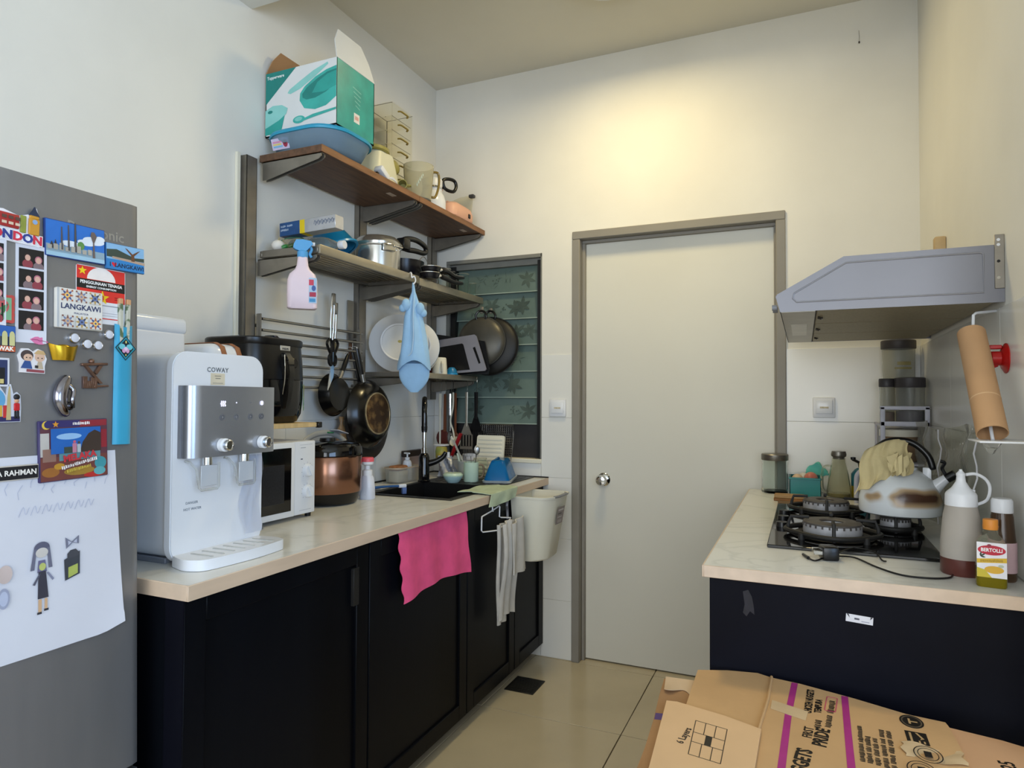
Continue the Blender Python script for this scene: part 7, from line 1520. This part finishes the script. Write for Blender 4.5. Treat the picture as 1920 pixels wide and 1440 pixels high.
# yellow-teal dish soap behind the kettle
t_ = thing('dish_soap', 'teal bottle with a yellow base and dark pump behind the kettle', 'bottle', (2.078, -0.120, CT))
b = B(); b.loft([bring(0.0, 0.034, 0.022), bring(0.052, 0.034, 0.022)]); b.obj('yellow_base', t_, mat('mustard', (158, 136, 28), 0.35, var=0.08))
b = B(); b.loft([bring(0.052, 0.034, 0.022), bring(0.100, 0.034, 0.022), bring(0.116, 0.022, 0.018), bring(0.124, 0.012, 0.012)]); b.obj('teal_body', t_, mat('teal_deep', (34, 104, 112), 0.3, var=0.06))
b = B(); b.tube([(0, 0, 0.122), (-0.004, 0, 0.146), (-0.030, -0.006, 0.160)], 0.006, 8); b.lathe([(0, 0), (0.010, 0), (0.010, 0.010), (0, 0.012)], 12, T(-0.026, -0.006, 0.158)); b.obj('pump', t_, 'black_plastic')
# ---- corner organiser: white stepped rack with jars
t_ = thing('corner_rack', 'pale grey plastic two-tier rack with rounded cut-outs in the corner', 'rack', (2.19, -0.20, CT))
mat('rack_grey', (186, 186, 196), 0.4, var=0.03)
FR = frame((0, -0.262, 0), (1, 0, 0), (0, 0, 1))
b = B(); w = 0.017
b.box(2.138, 2.155, -0.262, -0.254, CT, 1.281, 0.003, 2); b.box(2.286, 2.303, -0.262, -0.254, CT, 1.281, 0.003, 2); b.box(2.138, 2.303, -0.262, -0.254, 1.268, 1.283, 0.003, 2); b.box(2.138, 2.303, -0.262, -0.254, 1.205, 1.224, 0.003, 2); b.obj('front_panel', t_, 'rack_grey', world=True)
for z in (1.205, 1.055):
    b = B(); b.box(2.140, 2.302, -0.254, -0.012, z, z+0.008); b.obj('tier', t_, 'rack_grey', world=True)
b = B(); b.box(2.140, 2.148, -0.030, -0.012, CT, 1.215); b.box(2.294, 2.302, -0.030, -0.012, CT, 1.215); b.obj('rear_leg', t_, 'rack_grey', world=True)
b = B(); b.tube(spline([(2.138, -0.258, 1.035), (2.085, -0.258, 1.036), (2.060, -0.258, 1.015), (2.055, -0.258, 0.98), (2.055, -0.258, CT)], 6), 0.0095, 10); b.obj('side_arm', t_, 'rack_grey', world=True)
def canister(lab, x, y, z, r, h, lidh, m, lidm, squish=1.0, content=None):
    t_ = thing('canister', lab, 'canister', (x, y, z), group='canisters stacked in the corner')
    b = B(); b.lathe([(0, 0), (r*0.92, 0), (r*0.95, 0.004), (r, h), (r*0.97, h), (r*0.92, 0.006), (0, 0.005)], 34); b.obj('body', t_, m)
    b = B(); b.lathe([(0, h-0.002), (r*1.04, h-0.002), (r*1.06, h), (r*1.06, h+lidh), (r*1.0, h+lidh+0.003), (0, h+lidh+0.003)], 34); b.obj('lid', t_, lidm)
    if content:
        b = B(); b.lathe([(0, 0.006), (r*0.90, 0.006), (r*0.93, h*content[0]), (0, h*content[0]+0.004)], 30); b.obj('contents', t_, content[1])
    return t_
mat('lid_charcoal', (62, 58, 60), 0.45)
canister('brownish canister with pale lid low in the corner rack', 2.215, -0.130, 1.064, 0.066, 0.10, 0.024, mat('amber_clear', (170, 140, 108), 0.25, trans=0.4, var=0.08), 'cream_plastic', content=(0.5, mat('brown_powder', (112, 76, 46), 0.9, var=0.1)))
canister('clear canister with brown contents standing on the worktop under the rack', 2.215, -0.130, CT, 0.064, 0.115, 0.022, 'cloudy_plastic', 'cream_plastic', content=(0.7, mat('brown_spice', (128, 100, 66), 0.9, var=0.1)))
canister('clear canister with a charcoal lid and dark blue contents on the rack', 2.246, -0.197, 1.2145, 0.050, 0.142, 0.034, 'clear_plastic', 'lid_charcoal', content=(0.35, mat('dark_plum', (52, 40, 62), 0.7, var=0.15)))
canister('low clear canister with a charcoal lid behind the blue one', 2.170, -0.172, 1.2145, 0.027, 0.145, 0.028, 'clear_plastic', 'lid_charcoal', content=(0.3, 'brown_powder'))
tc_ = canister('tall clear canister with a charcoal lid on top of the stack under the hood', 2.222, -0.074, 1.214, 0.060, 0.302, 0.030, 'clear_plastic', 'lid_charcoal')
b = B(); b.lathe([(0.0606, 0.232), (0.0610, 0.232), (0.0610, 0.246), (0.0606, 0.246)], 20, a0=-1.75, a1=-0.9); b.lathe([(0.0606, 0.216), (0.0610, 0.216), (0.0610, 0.224), (0.0606, 0.224)], 20, a0=-1.9, a1=-0.85); b.obj('gold_mark', tc_, flat('8c8458'))
# ---- clear plastic splash bags along the wall
mat('crinkle_film', (226, 226, 218), 0.08, trans=0.92, ior=1.07, var=0.03, bump=1.0, bscale=28)
def wall_bag(lab, ya, yb, za, zb, x, seed):
    t_ = thing('plastic_sleeve', lab, 'sleeve', (x, (ya+yb)/2, za), group='clear plastic sleeves against the right wall')
    def f(u, v): return (x+0.010*sin(9*u+seed)+0.006*sin(17*v+5*u+seed)-0.012*(1-v), ya+(yb-ya)*u+0.010*sin(7*v+seed), za+(zb-za)*v-0.012*sin(5*u+seed)*v)
    b = B(); b.sheet(f, 22, 22, 0.0004); b.obj('film', t_, 'crinkle_film', world=True)
    b = B(); b.tube([Vector(f(0.0, k/10)) for k in range(11)], 0.0022, 6); b.obj('fold_edge', t_, mat('fold_white', (222, 222, 226), 0.2), world=True)
    return t_
wall_bag('clear crinkled plastic sleeve behind the kettle, in the corner', -0.66, -0.30, CT+0.001, 1.220, 2.262, 1.0)
wall_bag('clear crinkled plastic sleeve leaning by the squeeze bottle', -1.11, -0.68, CT+0.001, 1.228, 2.282, 3.3)

# ================================================================== range hood
t_ = thing('range_hood', 'grey steel range hood with three grease filters on the right wall', 'hood', (2.05, -0.735, 1.54))
HY0, HY1 = -1.243, -0.225; hz = 1.541
prof = [(2.3125, hz), (2.3125, 1.681), (1.966, 1.680), (1.803, 1.589), (1.800, 1.583), (1.811, hz)]
MH = Matrix(((1, 0, 0, 0), (0, 0, -1, 0), (0, 1, 0, 0), (0, 0, 0, 1)))
for y in (HY0, HY1-0.003):
    b = B(); b.prism(prof, -y-0.003, -y, MH); b.obj('side_panel', t_, 'steel_grey_paint', world=True)
b = B(); b.box(1.966, 2.3125, HY0+0.003, HY1-0.003, 1.677, 1.680)
pts = [(1.966, 1.680), (1.803, 1.589), (1.800, 1.583), (1.811, hz)]
for (xa, za), (xb, zb) in zip(pts[:-1], pts[1:]): b.poly([(xa, HY0+0.003, za), (xb, HY0+0.003, zb), (xb, HY1-0.003, zb), (xa, HY1-0.003, za)])
b.obj('casing', t_, 'steel_grey_paint', world=True)
emb = [(2.270, 1.566), (2.270, 1.660), (2.262, 1.664), (1.972, 1.663), (1.846, 1.590), (1.843, 1.576), (1.852, 1.566)]
b = B(); b.tube([(x, HY0-0.0004, z) for x, z in emb], 0.0022, 8, closed=True); b.obj('embossed_line', t_, mat('emboss', (146, 146, 152), 0.35, 0.4), world=True)
b = B(); b.box(1.813, 1.898, HY0+0.004, HY1-0.004, hz-0.001, hz+0.004); lp = b.obj('light_panel', t_, mat('steel_pale', (176, 172, 164), 0.4, 0.5), world=True)
b = B(); b.box(1.832, 1.880, -0.93, -0.56, hz-0.003, hz, 0.001, 1); b.obj('lamp_cover', lp, mat('lamp_cover', (188, 184, 172), 0.3), world=True)
b = B(); b.box(1.8985, 2.300, HY0+0.004, HY1-0.004, hz+0.006, hz+0.012); b.obj('filter_tray', t_, mat('grease_dark', (66, 60, 48), 0.55, 0.4, var=0.15), world=True)
for k in range(3):
    y0 = HY0+0.008+k*0.3355; y1 = y0+0.330
    b = B(); b.box(1.902, 2.296, y0, y1, hz+0.001, hz+0.007, 0.002, 1); f_ = b.obj('grease_filter', t_, mat('filter_mesh', (150, 140, 114), 0.5, 0.3, var=0.12, scale=160), world=True)
    b = B(); b.tube([(1.906, y0+0.14, hz), (1.918, y0+0.14, hz-0.004), (1.918, y0+0.17, hz-0.004), (1.906, y0+0.17, hz)], 0.0022, 6); b.obj('filter_catch', f_, 'black_plastic', world=True)
b = B(); b.box(2.292, 2.3125, HY0-0.0025, HY0, 1.574, 1.705, 0.001, 1); br = b.obj('mounting_bracket', t_, 'steel_dull', world=True)
for z, m in ((1.692, 'white_plastic'), (1.680, 'white_plastic'), (1.640, 'black_plastic'), (1.600, 'chrome')):
    b = B(); b.cyl((2.300, HY0-0.002, z), (2.300, HY0-0.0036, z), 0.0036, n=12); b.obj('bracket_hole', br, m, world=True)
for y in (HY0+0.02, HY0+0.07):
    b = B(); b.cyl((1.803, y, 1.556), (1.790, y, 1.556), 0.008, n=16); b.obj('push_button', t_, 'grey_plastic', world=True)
# wooden plug with loose wires on the right wall above the hood
t_ = thing('wall_plug', 'little wooden plug with loose wire ends on the wall above the hood', 'plug', (RW, -0.528, 1.81))
b = B(); b.box(RW-0.034, RW-0.0005, -0.545, -0.508, 1.80, 1.862, 0.005, 2); b.obj('plug', t_, mat('plug_wood', (196, 168, 124), 0.6, var=0.15), world=True)
b = B(); b.tube(spline([(RW-0.02, -0.53, 1.802), (RW-0.024, -0.53, 1.786), (RW-0.014, -0.50, 1.79), (RW-0.012, -0.485, 1.80)], 5), 0.0022, 6); b.obj('wire', t_, 'black_plastic', world=True)
t_ = thing('cobweb_thread', 'thin dangling cobweb thread with a dark speck high on the back wall', 'cobweb', (2.095, -0.004, 2.84))
b = B(); b.tube([(2.094, -0.003, 2.895), (2.096, -0.004, 2.87), (2.095, -0.004, 2.848)], 0.0007, 5); b.obj('thread', t_, mat('web_grey', (110, 104, 88), 0.9), world=True)
b = B(); b.ball((2.095, -0.004, 2.843), 0.004, 8, (0.8, 0.8, 1.4)); b.obj('speck', t_, mat('speck_dark', (60, 54, 42), 0.9), world=True)
# ---- paper towel holder with empty roll
t_ = thing('towel_holder', 'white wire paper towel holder on the right wall', 'holder', (2.27, -1.44, 1.214))
b = B(); b.box(2.206, RW-0.0045, -1.500, -1.392, 1.2140, 1.2180, 0.001, 1); b.obj('base_plate', t_, 'white_plastic', world=True)
b = B(); b.tube([(RW-0.0045, -1.180, 1.527), (2.256, -1.232, 1.518), (2.249, -1.240, 1.512), (2.246, -1.250, 1.478), (2.240, -1.449, 1.219)], 0.0035, 8); b.obj('post', t_, 'white_plastic', world=True)
t_ = thing('cardboard_tube', 'empty brown paper towel tube on the white holder', 'tube', (2.240, -1.449, 1.2185))
mat('kraft_tube', (186, 146, 106), 0.75, var=0.05, scale=8)
tb0, tb1 = Vector((2.240, -1.446, 1.232)), Vector((2.240, -1.262, 1.466))
Mt = axis(tb0, tb1-tb0); hl = (tb1-tb0).length
b = B(); b.lathe([(0.0275, 0), (0.0295, 0), (0.0295, hl), (0.0275, hl), (0.0275, 0)], 32, Mt); b.obj('tube', t_, 'kraft_tube', world=True)
b = B(); b.lathe([(0.0296, hl*0.30), (0.0299, hl*0.305), (0.0296, hl*0.31)], 32, Mt); b.obj('spiral_seam', t_, mat('kraft_seam', (206, 170, 130), 0.7), world=True)
t_ = thing('plastic_scrap', 'scrap of clear film tucked under the towel holder', 'film', (2.24, -1.44, 1.19))
b = B(); b.sheet(lambda u, v: (2.225+0.035*u, -1.455+0.03*v+0.006*sin(9*u), 1.2140-0.028*sin(pi*u)*(0.4+0.6*v)), 8, 6); b.obj('film', t_, 'crinkle_film', world=True)
# ---- red suction hook
t_ = thing('suction_hook', 'bright red suction hook on the right wall beside the paper tube', 'hook', (RW-0.004, -1.262, 1.404))
mat('hook_red', (176, 24, 22), 0.3, var=0.06)
SM = axis((RW-0.0042, -1.262, 1.404), (-1, 0, 0))
b = B(); b.lathe([(0, 0), (0.036, 0), (0.036, 0.002), (0.026, 0.008), (0.016, 0.012), (0, 0.013)], 30, SM); b.obj('cup', t_, 'hook_red', world=True)
b = B(); b.lathe([(0.010, 0.010), (0.017, 0.012), (0.017, 0.030), (0.012, 0.034), (0, 0.034)], 24, SM); b.obj('body', t_, 'hook_red', world=True)
b = B(); b.box(2.274, 2.300, -1.270, -1.254, 1.426, 1.436, 0.002, 1); b.obj('lock_lever', t_, 'hook_red', world=True)
b = B(); b.tube(spline([(2.290, -1.262, 1.392), (2.276, -1.262, 1.386), (2.264, -1.262, 1.384), (2.256, -1.262, 1.372), (2.260, -1.262, 1.352)], 5), 0.005, 8, flat=1.6); b.obj('hook', t_, 'hook_red', world=True)
# ================================================================== cloths and bin on the left cabinets
def cloth_mat(n, c): return mat(n, c, 0.92, var=0.07, scale=16, bump=0.25, bscale=160)
cloth_mat('pink_cloth', (232, 84, 132)); cloth_mat('grey_towel', (196, 192, 184)); cloth_mat('sage_cloth', (178, 192, 164))
t_ = thing('cleaning_cloth', 'hot pink cleaning cloth hanging over the cabinet door', 'cloth', (0.668, -1.10, 0.63))
b = B()
def pink(u, v):
    y = -1.352+0.472*u+0.040*v*(1-0.2*u)-0.012*v*(1-u)
    bot = 0.632+0.040*sin(pi*u)*0.5-0.006*u
    if u < 0.06: y += 0.006*sin(22*v)
    return (0.660+0.006*sin(6*u+1)+0.005*sin(19*u)*(0.3+0.7*v)+0.006*v, y+0.004*sin(9*v)*(u > 0.9), 0.868-(0.868-bot)*v)
b.sheet(pink, 36, 24, 0.0025); b.obj('front_fall', t_, 'pink_cloth', world=True)
b = B(); b.sheet(lambda u, v: (0.6565+0.008*v-0.014*v, -1.345+0.46*u, 0.8685-0.0005*v), 12, 3, 0.002); b.obj('top_fold', t_, 'pink_cloth', world=True)
t_ = thing('dish_cloth', 'pale sage cloth lying over the worktop edge at the sink', 'cloth', (0.62, -0.60, CT))
b = B()
def sage(u, v):
    # u along the edge, v from the sink side over the front edge
    y = -0.720+0.270*u+0.030*sin(3*v)-0.015*v
    s_ = v*0.215
    if s_ < 0.150: x = 0.540+s_+0.004*sin(9*u); z = CT+0.0055+0.0025*sin(11*u+6*v)+(0.003 if s_ < 0.06 else 0)
    elif s_ < 0.165: t = (s_-0.150)/0.015; x = 0.690; z = CT+0.005-0.007*t
    else: x = 0.6905+0.004*sin(12*u)*((s_-0.165)/0.05); z = CT-0.002-(s_-0.165)*(0.9-0.3*abs(u-0.3))
    return (min(x, 0.6945), y, z)
b.sheet(sage, 26, 30, 0.0025); b.obj('cloth', t_, 'sage_cloth', world=True)
# white wire hanger with towel
t_ = thing('wire_hanger', 'white over-door wire towel hanger on the black cabinet', 'hanger', (0.665, -0.60, 0.80))
xw = 0.672
b = B(); b.tube([(0.640, -0.655, 0.868), (xw-0.008, -0.655, 0.868), (xw, -0.655, 0.862), (xw, -0.655, 0.836), (xw, -0.650, 0.832)], 0.003, 8); b.obj('door_hook', t_, 'white_plastic', world=True)
b = B(); b.tube([(xw, -0.655, 0.836), (xw, -0.755, 0.826), (xw+0.004, -0.764, 0.820), (xw+0.004, -0.766, 0.772), (xw+0.006, -0.758, 0.765), (xw+0.03, -0.66, 0.757), (xw+0.03, -0.64, 0.762), (xw+0.026, -0.53, 0.782)], 0.003, 8); b.obj('arm', t_, 'white_plastic', world=True)
b = B(); b.tube([(xw, -0.655, 0.836), (xw, -0.590, 0.846), (xw, -0.582, 0.842), (xw+0.002, -0.590, 0.800), (xw+0.006, -0.582, 0.796), (xw+0.024, -0.52, 0.786)], 0.003, 8); b.obj('arm', t_, 'white_plastic', world=True)
b = B(); b.tube(spline([(xw+0.010, -0.525, 0.862), (xw+0.012, -0.535, 0.84), (xw+0.008, -0.522, 0.82), (xw+0.010, -0.522, 0.78)], 5), 0.006, 8, flat=0.5); b.obj('side_strap', t_, 'steel_grey_paint', world=True)
t_ = thing('hand_towel', 'worn grey-white towel folded over the wire hanger', 'towel', (0.71, -0.56, 0.36))
b = B()
def tow1(u, v): return (0.716+0.008*sin(14*u)+0.010*sin(5*v), -0.652+0.125*u+0.02*v*(u-0.3)-0.010*v, 0.790-0.012*(2*u-1)**2-0.395*v)
def tow2(u, v): return (0.700+0.006*sin(11*u), -0.672+0.095*u+0.006*sin(8*v), 0.780-0.415*v)
def tow3(u, v): return (0.736+0.008*sin(9*u+2*v), -0.600+0.105*u+0.055*v*u, 0.796-0.02*(1-u)-0.215*v-0.03*u*v)
b.sheet(tow2, 14, 20, 0.005); b.obj('back_fold', t_, 'grey_towel', world=True)
b = B(); b.sheet(tow1, 18, 24, 0.006); b.obj('middle_fold', t_, 'grey_towel', world=True)
b = B(); b.sheet(tow3, 16, 16, 0.006); b.obj('front_fold', t_, 'grey_towel', world=True)
# hanging bin
t_ = thing('waste_bin', 'cream plastic waste bin with a grey rim grip hung on the corner cabinet', 'bin', (0.76, -0.31, 0.575))
b = B()
def binr(z, x0, x1, y0, y1): return [(x, y, z) for x, y in ([(x0, y0), (x0+0.04, y0-0.006), (x1-0.055, y0-0.004), (x1-0.028, y0+0.012), (x1-0.004, y0+0.050), (x1, y0+0.075), (x1-0.002, y1-0.03), (x1-0.02, y1-0.006), (x0+0.04, y1), (x0, y1)])]
b.loft([binr(0.577, 0.676, 0.800, -0.408, -0.215), binr(0.585, 0.670, 0.808, -0.414, -0.210), binr(0.862, 0.656, 0.852, -0.432, -0.180), binr(0.862, 0.660, 0.848, -0.428, -0.184), binr(0.60, 0.676, 0.802, -0.408, -0.216), binr(0.592, 0.678, 0.80, -0.40, -0.22)]); b.obj('bucket', t_, 'cream_plastic', world=True)
b = B(); b.loft([binr(0.858, 0.654, 0.856, -0.436, -0.176), binr(0.868, 0.654, 0.858, -0.437, -0.175), binr(0.868, 0.662, 0.848, -0.427, -0.185), binr(0.858, 0.662, 0.848, -0.427, -0.185)], cap=False); b.obj('rim', t_, 'cream_plastic', world=True)
b = B(); b.tube([(0.848, -0.385, 0.866), (0.860, -0.350, 0.867), (0.862, -0.31, 0.868), (0.861, -0.255, 0.868)], 0.008, 8, flat=0.7); b.obj('rim_grip', t_, 'grey_plastic', world=True)
BL = frame((0.8455, -0.300, 0.775), (0.05, 1, 0), (0.19, 0, 1))
b = B(); b.box(-0.038, 0.038, -0.040, 0.040, 0, 0.001, 0, 1, BL); lb = b.obj('label', t_, flat('8c807c'), world=True)
decal('label_print', lb, BL @ T(0, 0, 0.001), [(R(-0.030, 0.030, 0.022, 0.030), 'c8c0bc'), (R(-0.030, 0.010, 0.006, 0.012), '4a4442'), (R(-0.030, 0.020, -0.010, -0.004), 'b8b0ac'), (R(-0.024, 0.024, -0.034, -0.020), 'a89c98')], world=True)
b = B(); b.box(0.642, 0.656, -0.40, -0.22, 0.8665, 0.8695); b.obj('hanging_clip', t_, 'cream_plastic', world=True)

# ================================================================== flattened cartons beside the hob cabinet
t_ = thing('support_carton', 'big brown carton standing on the floor under the flattened sheets', 'carton', (1.95, -1.95, 0))
b = B(); b.box(1.69, 2.20, -2.30, -1.66, 0.0, 0.652, 0.003, 1); b.obj('body', t_, 'cardboard_dark', world=True)
b = B(); b.box(1.90, 1.96, -2.301, -1.659, 0.02, 0.6526); b.obj('parcel_tape', t_, mat('parcel_tape', (190, 160, 110), 0.25), world=True)
SZ0 = 0.653
def sheet_poly(b, pts, z, th=0.004): b.prism(pts, z, z+th)
t_ = thing('cardboard_sheet', 'lowest flattened carton with a purple stripe and torn corner', 'cardboard', (1.8, -2.0, SZ0))
b = B(); sheet_poly(b, [(1.569, -1.612), (1.640, -1.595), (1.95, -1.62), (2.10, -1.64), (2.10, -2.30), (1.59, -2.30), (1.598, -2.03), (1.595, -1.935), (1.587, -1.815), (1.576, -1.705)], SZ0); b.obj('sheet', t_, 'cardboard_dark', world=True)
b = B(); b.prism([(1.5885, -1.818), (1.5855, -1.790), (1.68, -1.770), (1.68, -1.798)], SZ0+0.004, SZ0+0.0044); b.obj('purple_stripe', t_, flat('4a2c78'), world=True)
b = B()
def torn(u, v): return (1.571+0.075*u+0.012*v*(1-u), -1.603+0.006*u-(0.075+0.014*sin(7*u+0.6))*v, SZ0+0.0048+0.010*v*v*(0.6+0.4*sin(8*u))*max(0, 1-1.25*u))
b.sheet(torn, 14, 6, 0.0008); b.obj('torn_label', t_, mat('torn_paper', (204, 176, 142), 0.85, var=0.05), world=True)
t_ = thing('cardboard_sheet', 'plain flattened carton by the wall with black numbers 07925', 'cardboard', (2.15, -2.0, SZ0+0.0045))
b = B(); sheet_poly(b, [(2.00, -1.60), (2.122, -1.622), (2.208, -1.640), (2.290, -1.672), (2.290, -2.30), (2.00, -2.30)], SZ0+0.0045); b.obj('sheet', t_, mat('cardboard_pink', (196, 152, 112), 0.8, var=0.06, scale=5, bump=0.06), world=True)
CF_ = lambda x, y, z, a=0.0: frame((x, y, z), (sin(a), cos(a), 0), (-cos(a), sin(a), 0))
text('lettering', t_, CF_(2.194, -1.762, SZ0+0.0085, -0.02), '07925', 0.034, '17140f', world=True, bold=0.0006, sx=0.86)
t_ = thing('cardboard_sheet', 'kraft food carton sheet with magenta stripes and black print', 'cardboard', (1.88, -1.9, SZ0+0.009))
ZA = SZ0+0.009
def warp(x, y):                       # gentle buckle of the sheet
    return 0.0
b = B(); sheet_poly(b, [(1.636, -1.552), (1.70, -1.526), (1.766, -1.513), (1.797, -1.527), (1.857, -1.536), (1.962, -1.568), (2.056, -1.604), (2.121, -1.612), (2.124, -1.63), (2.128, -1.72), (2.128, -1.80), (2.13, -2.25), (1.64, -2.25), (1.64, -1.75)], ZA); sh = b.obj('sheet', t_, 'cardboard', world=True)
b = B(); b.tube([(1.797, -1.527, ZA+0.004), (1.795, -1.655, ZA+0.0045), (1.784, -1.81, ZA+0.0045), (1.78, -2.2, ZA+0.004)], 0.0035, 8, flat=1.4); b.obj('fold_crease', sh, 'cardboard', world=True)
ZT = ZA+0.004; mg = 'a8307c'
def band(name, pts, w, col):
    b = B()
    for (xa, ya), (xb, yb) in zip(pts[:-1], pts[1:]): b.poly([(xa-w/2, ya, ZT+0.0004), (xa+w/2, ya, ZT+0.0004), (xb+w/2, yb, ZT+0.0004), (xb-w/2, yb, ZT+0.0004)])
    return b.obj(name, sh, flat(col) if col not in MATS else col, world=True)
band('magenta_stripe', [(1.846, -1.537), (1.8385, -1.664)], 0.013, mg); band('magenta_stripe', [(1.836, -1.703), (1.829, -1.93), (1.82, -2.20)], 0.013, mg)
band('magenta_stripe', [(1.945, -1.566), (1.942, -1.738), (1.940, -1.88), (1.937, -2.2)], 0.013, mg)
b = B(); b.prism([(1.803, -1.650), (1.873, -1.676), (1.868, -1.720), (1.802, -1.693)], ZT+0.0005, ZT+0.0008); b.obj('clear_tape', sh, mat('tape_pale', (214, 186, 146), 0.2), world=True)
ink = '1a1612'
def ct(body, x, y, size, a=0.0, sx=1.0, bold=0.0004, col=ink, ax='CENTER'): return text('lettering', sh, CF_(x, y, ZT+0.0003, a), body, size, col, ax=ax, world=True, bold=bold, sx=sx)
ct("NUGGETS", 1.868, -1.838, 0.036, 0.12, 0.80, 0.0012, ax="RIGHT")
ct('PRIDE', 1.896, -1.778, 0.034, 0.12, 0.85, 0.0010)
ct('FIRST', 1.873, -1.768, 0.024, 0.10, 0.8, 0.0003)
ct('CHICKEN NUGGETS', 1.876, -1.622, 0.020, 0.06, 0.66, 0.0006)
ct('TEMPURA', 1.893, -1.640, 0.018, 0.06, 0.85, 0.0006)
blurred_print('small_print', sh, CF_(1.905, -1.655, ZT+0.0003, 0.10), [(0.008, [(-0.088, -0.074), (-0.070, -0.052)]), (-0.010, [(-0.075, -0.020), (-0.008, 0.010), (0.014, 0.050)])], 0.013, ink, world=True, seed=9)
b = B(); q = frame((1.917, -1.620, ZT+0.0009), (0.10, 1, 0), (-1, 0.10, 0))
b.tube([(x, y, 0) for x, y in rrect(-0.036, 0.036, -0.010, 0.010, 0.003, 3)], 0.0009, 5, closed=True, M=q, flat=0.4); b.obj('pink_box', sh, flat('c84a6c'), world=True)
blurred_print('address_print', sh, CF_(1.986, -1.772, ZT+0.0003, 0.03), [(0.024, [(-0.070, 0.000), (0.004, 0.012), (0.016, 0.070)]), (0.012, [(-0.070, -0.034), (-0.028, -0.010), (-0.004, 0.014), (0.018, 0.030)]), (0.000, [(-0.072, -0.044), (-0.038, -0.016), (-0.010, 0.010), (0.014, 0.030)]), (-0.013, [(-0.074, -0.040), (-0.032, 0.010), (0.016, 0.036), (0.042, 0.070)]), (-0.025, [(-0.076, -0.060), (-0.054, -0.022), (-0.016, 0.006), (0.012, 0.036), (0.042, 0.074)])], 0.0095, '2c241a', world=True, seed=10)
cq = CF_(2.060, -1.637, ZT+0.0003)
decal('round_mark', sh, cq, [(ell(0, 0, 0.029, 0.021, 28), ink), (ell(0, 0, 0.0255, 0.018, 28), '5c5040'), (ell(0, 0, 0.022, 0.0155, 28), ink), ([(-0.012, 0.006), (0.012, 0.006), (0.012, 0.002), (0.002, 0.002), (0.002, -0.010), (-0.003, -0.010), (-0.003, 0.002), (-0.012, 0.002)], 'b49468')], world=True)
vq = CF_(2.060, -1.706, ZT+0.0003)
decal('tick_mark', sh, vq, [(R(-0.026, 0.024, -0.018, 0.018), ink), ([(-0.008, -0.004), (-0.002, -0.012), (0.020, -0.003), (0.020, 0.001), (-0.001, -0.007)], 'b49468'), (R(-0.022, -0.012, -0.012, -0.009), 'b49468'), (R(-0.022, -0.012, -0.004, -0.001), 'b49468'), (R(-0.022, 0.018, 0.008, 0.012), 'b49468')], world=True)
b = B(); b.sheet(lambda u, v: (2.030+0.095*u+0.004*sin(9*v), -1.735-0.055*v+0.006*sin(8*u), ZT+0.0012+0.002*sin(6*u+3*v)), 10, 6); b.obj('clear_tape', sh, 'tape_pale', world=True)
for cx, cy in ((2.068, -1.775), (2.050, -1.838)):
    b = B(); Mq = CF_(cx, cy, ZT+0.0045)
    b.tube([(0.030*cos(a), 0.022*sin(a), 0) for a in [2*pi*k/28 for k in range(28)]], 0.0010, 5, closed=True, M=Mq, flat=0.4); b.tube([(0.022*cos(a), 0.016*sin(a), 0) for a in [2*pi*k/24 for k in range(24)]], 0.0008, 5, closed=True, M=Mq, flat=0.4); b.box(-0.010, 0.010, -0.006, 0.006, -0.0004, 0.0004, 0, 1, Mq); s_ = b.obj('stamp_ring', sh, flat(ink), world=True); s_['kind'] = 'stuff'
# folded-over flap with the stacking diagram
ZF = ZT+0.003
b = B(); sheet_poly(b, [(1.602, -1.759), (1.623, -1.755), (1.722, -1.779), (1.790, -1.806), (1.788, -1.95), (1.785, -2.24), (1.625, -2.24), (1.622, -2.023)], ZF); fl_ = b.obj('flap', t_, mat('cardboard_light', (214, 176, 132), 0.8, var=0.05, scale=5, bump=0.06), world=True)
G = [(1.671, -1.823), (1.731, -1.835), (1.733, -1.965), (1.677, -1.955)]
def gp(u, v):
    a = Vector((*G[0], 0)).lerp(Vector((*G[1], 0)), u); c = Vector((*G[3], 0)).lerp(Vector((*G[2], 0)), u); p = a.lerp(c, v); return (p.x, p.y, ZF+0.0042)
b = B()
def ln(u0, v0, u1, v1): b.tube([gp(u0, v0), gp(u1, v1)], 0.0008, 5, flat=0.4)
for v in (0, 0.36, 0.64, 1): ln(0, v, 1, v)
ln(0, 0, 0, 1); ln(1, 0, 1, 1); ln(0.33, 0, 0.33, 0.36); ln(0.66, 0, 0.66, 0.36); ln(0.42, 0.36, 0.42, 0.64); ln(0.60, 0.36, 0.60, 0.64); ln(0.34, 0.64, 0.34, 1); ln(0.68, 0.64, 0.68, 1)
b.obj('stacking_diagram', fl_, flat(ink), world=True)
b = B(); b.poly([gp(0.42, 0.36), gp(0.60, 0.36), gp(0.60, 0.64), gp(0.42, 0.64)]); b.obj('diagram_core', fl_, flat(ink), world=True)
text('lettering', fl_, CF_(1.660, -1.892, ZF+0.0041, 0.10), '6 Layers', 0.019, '2a2018', world=True, bold=0.0003)
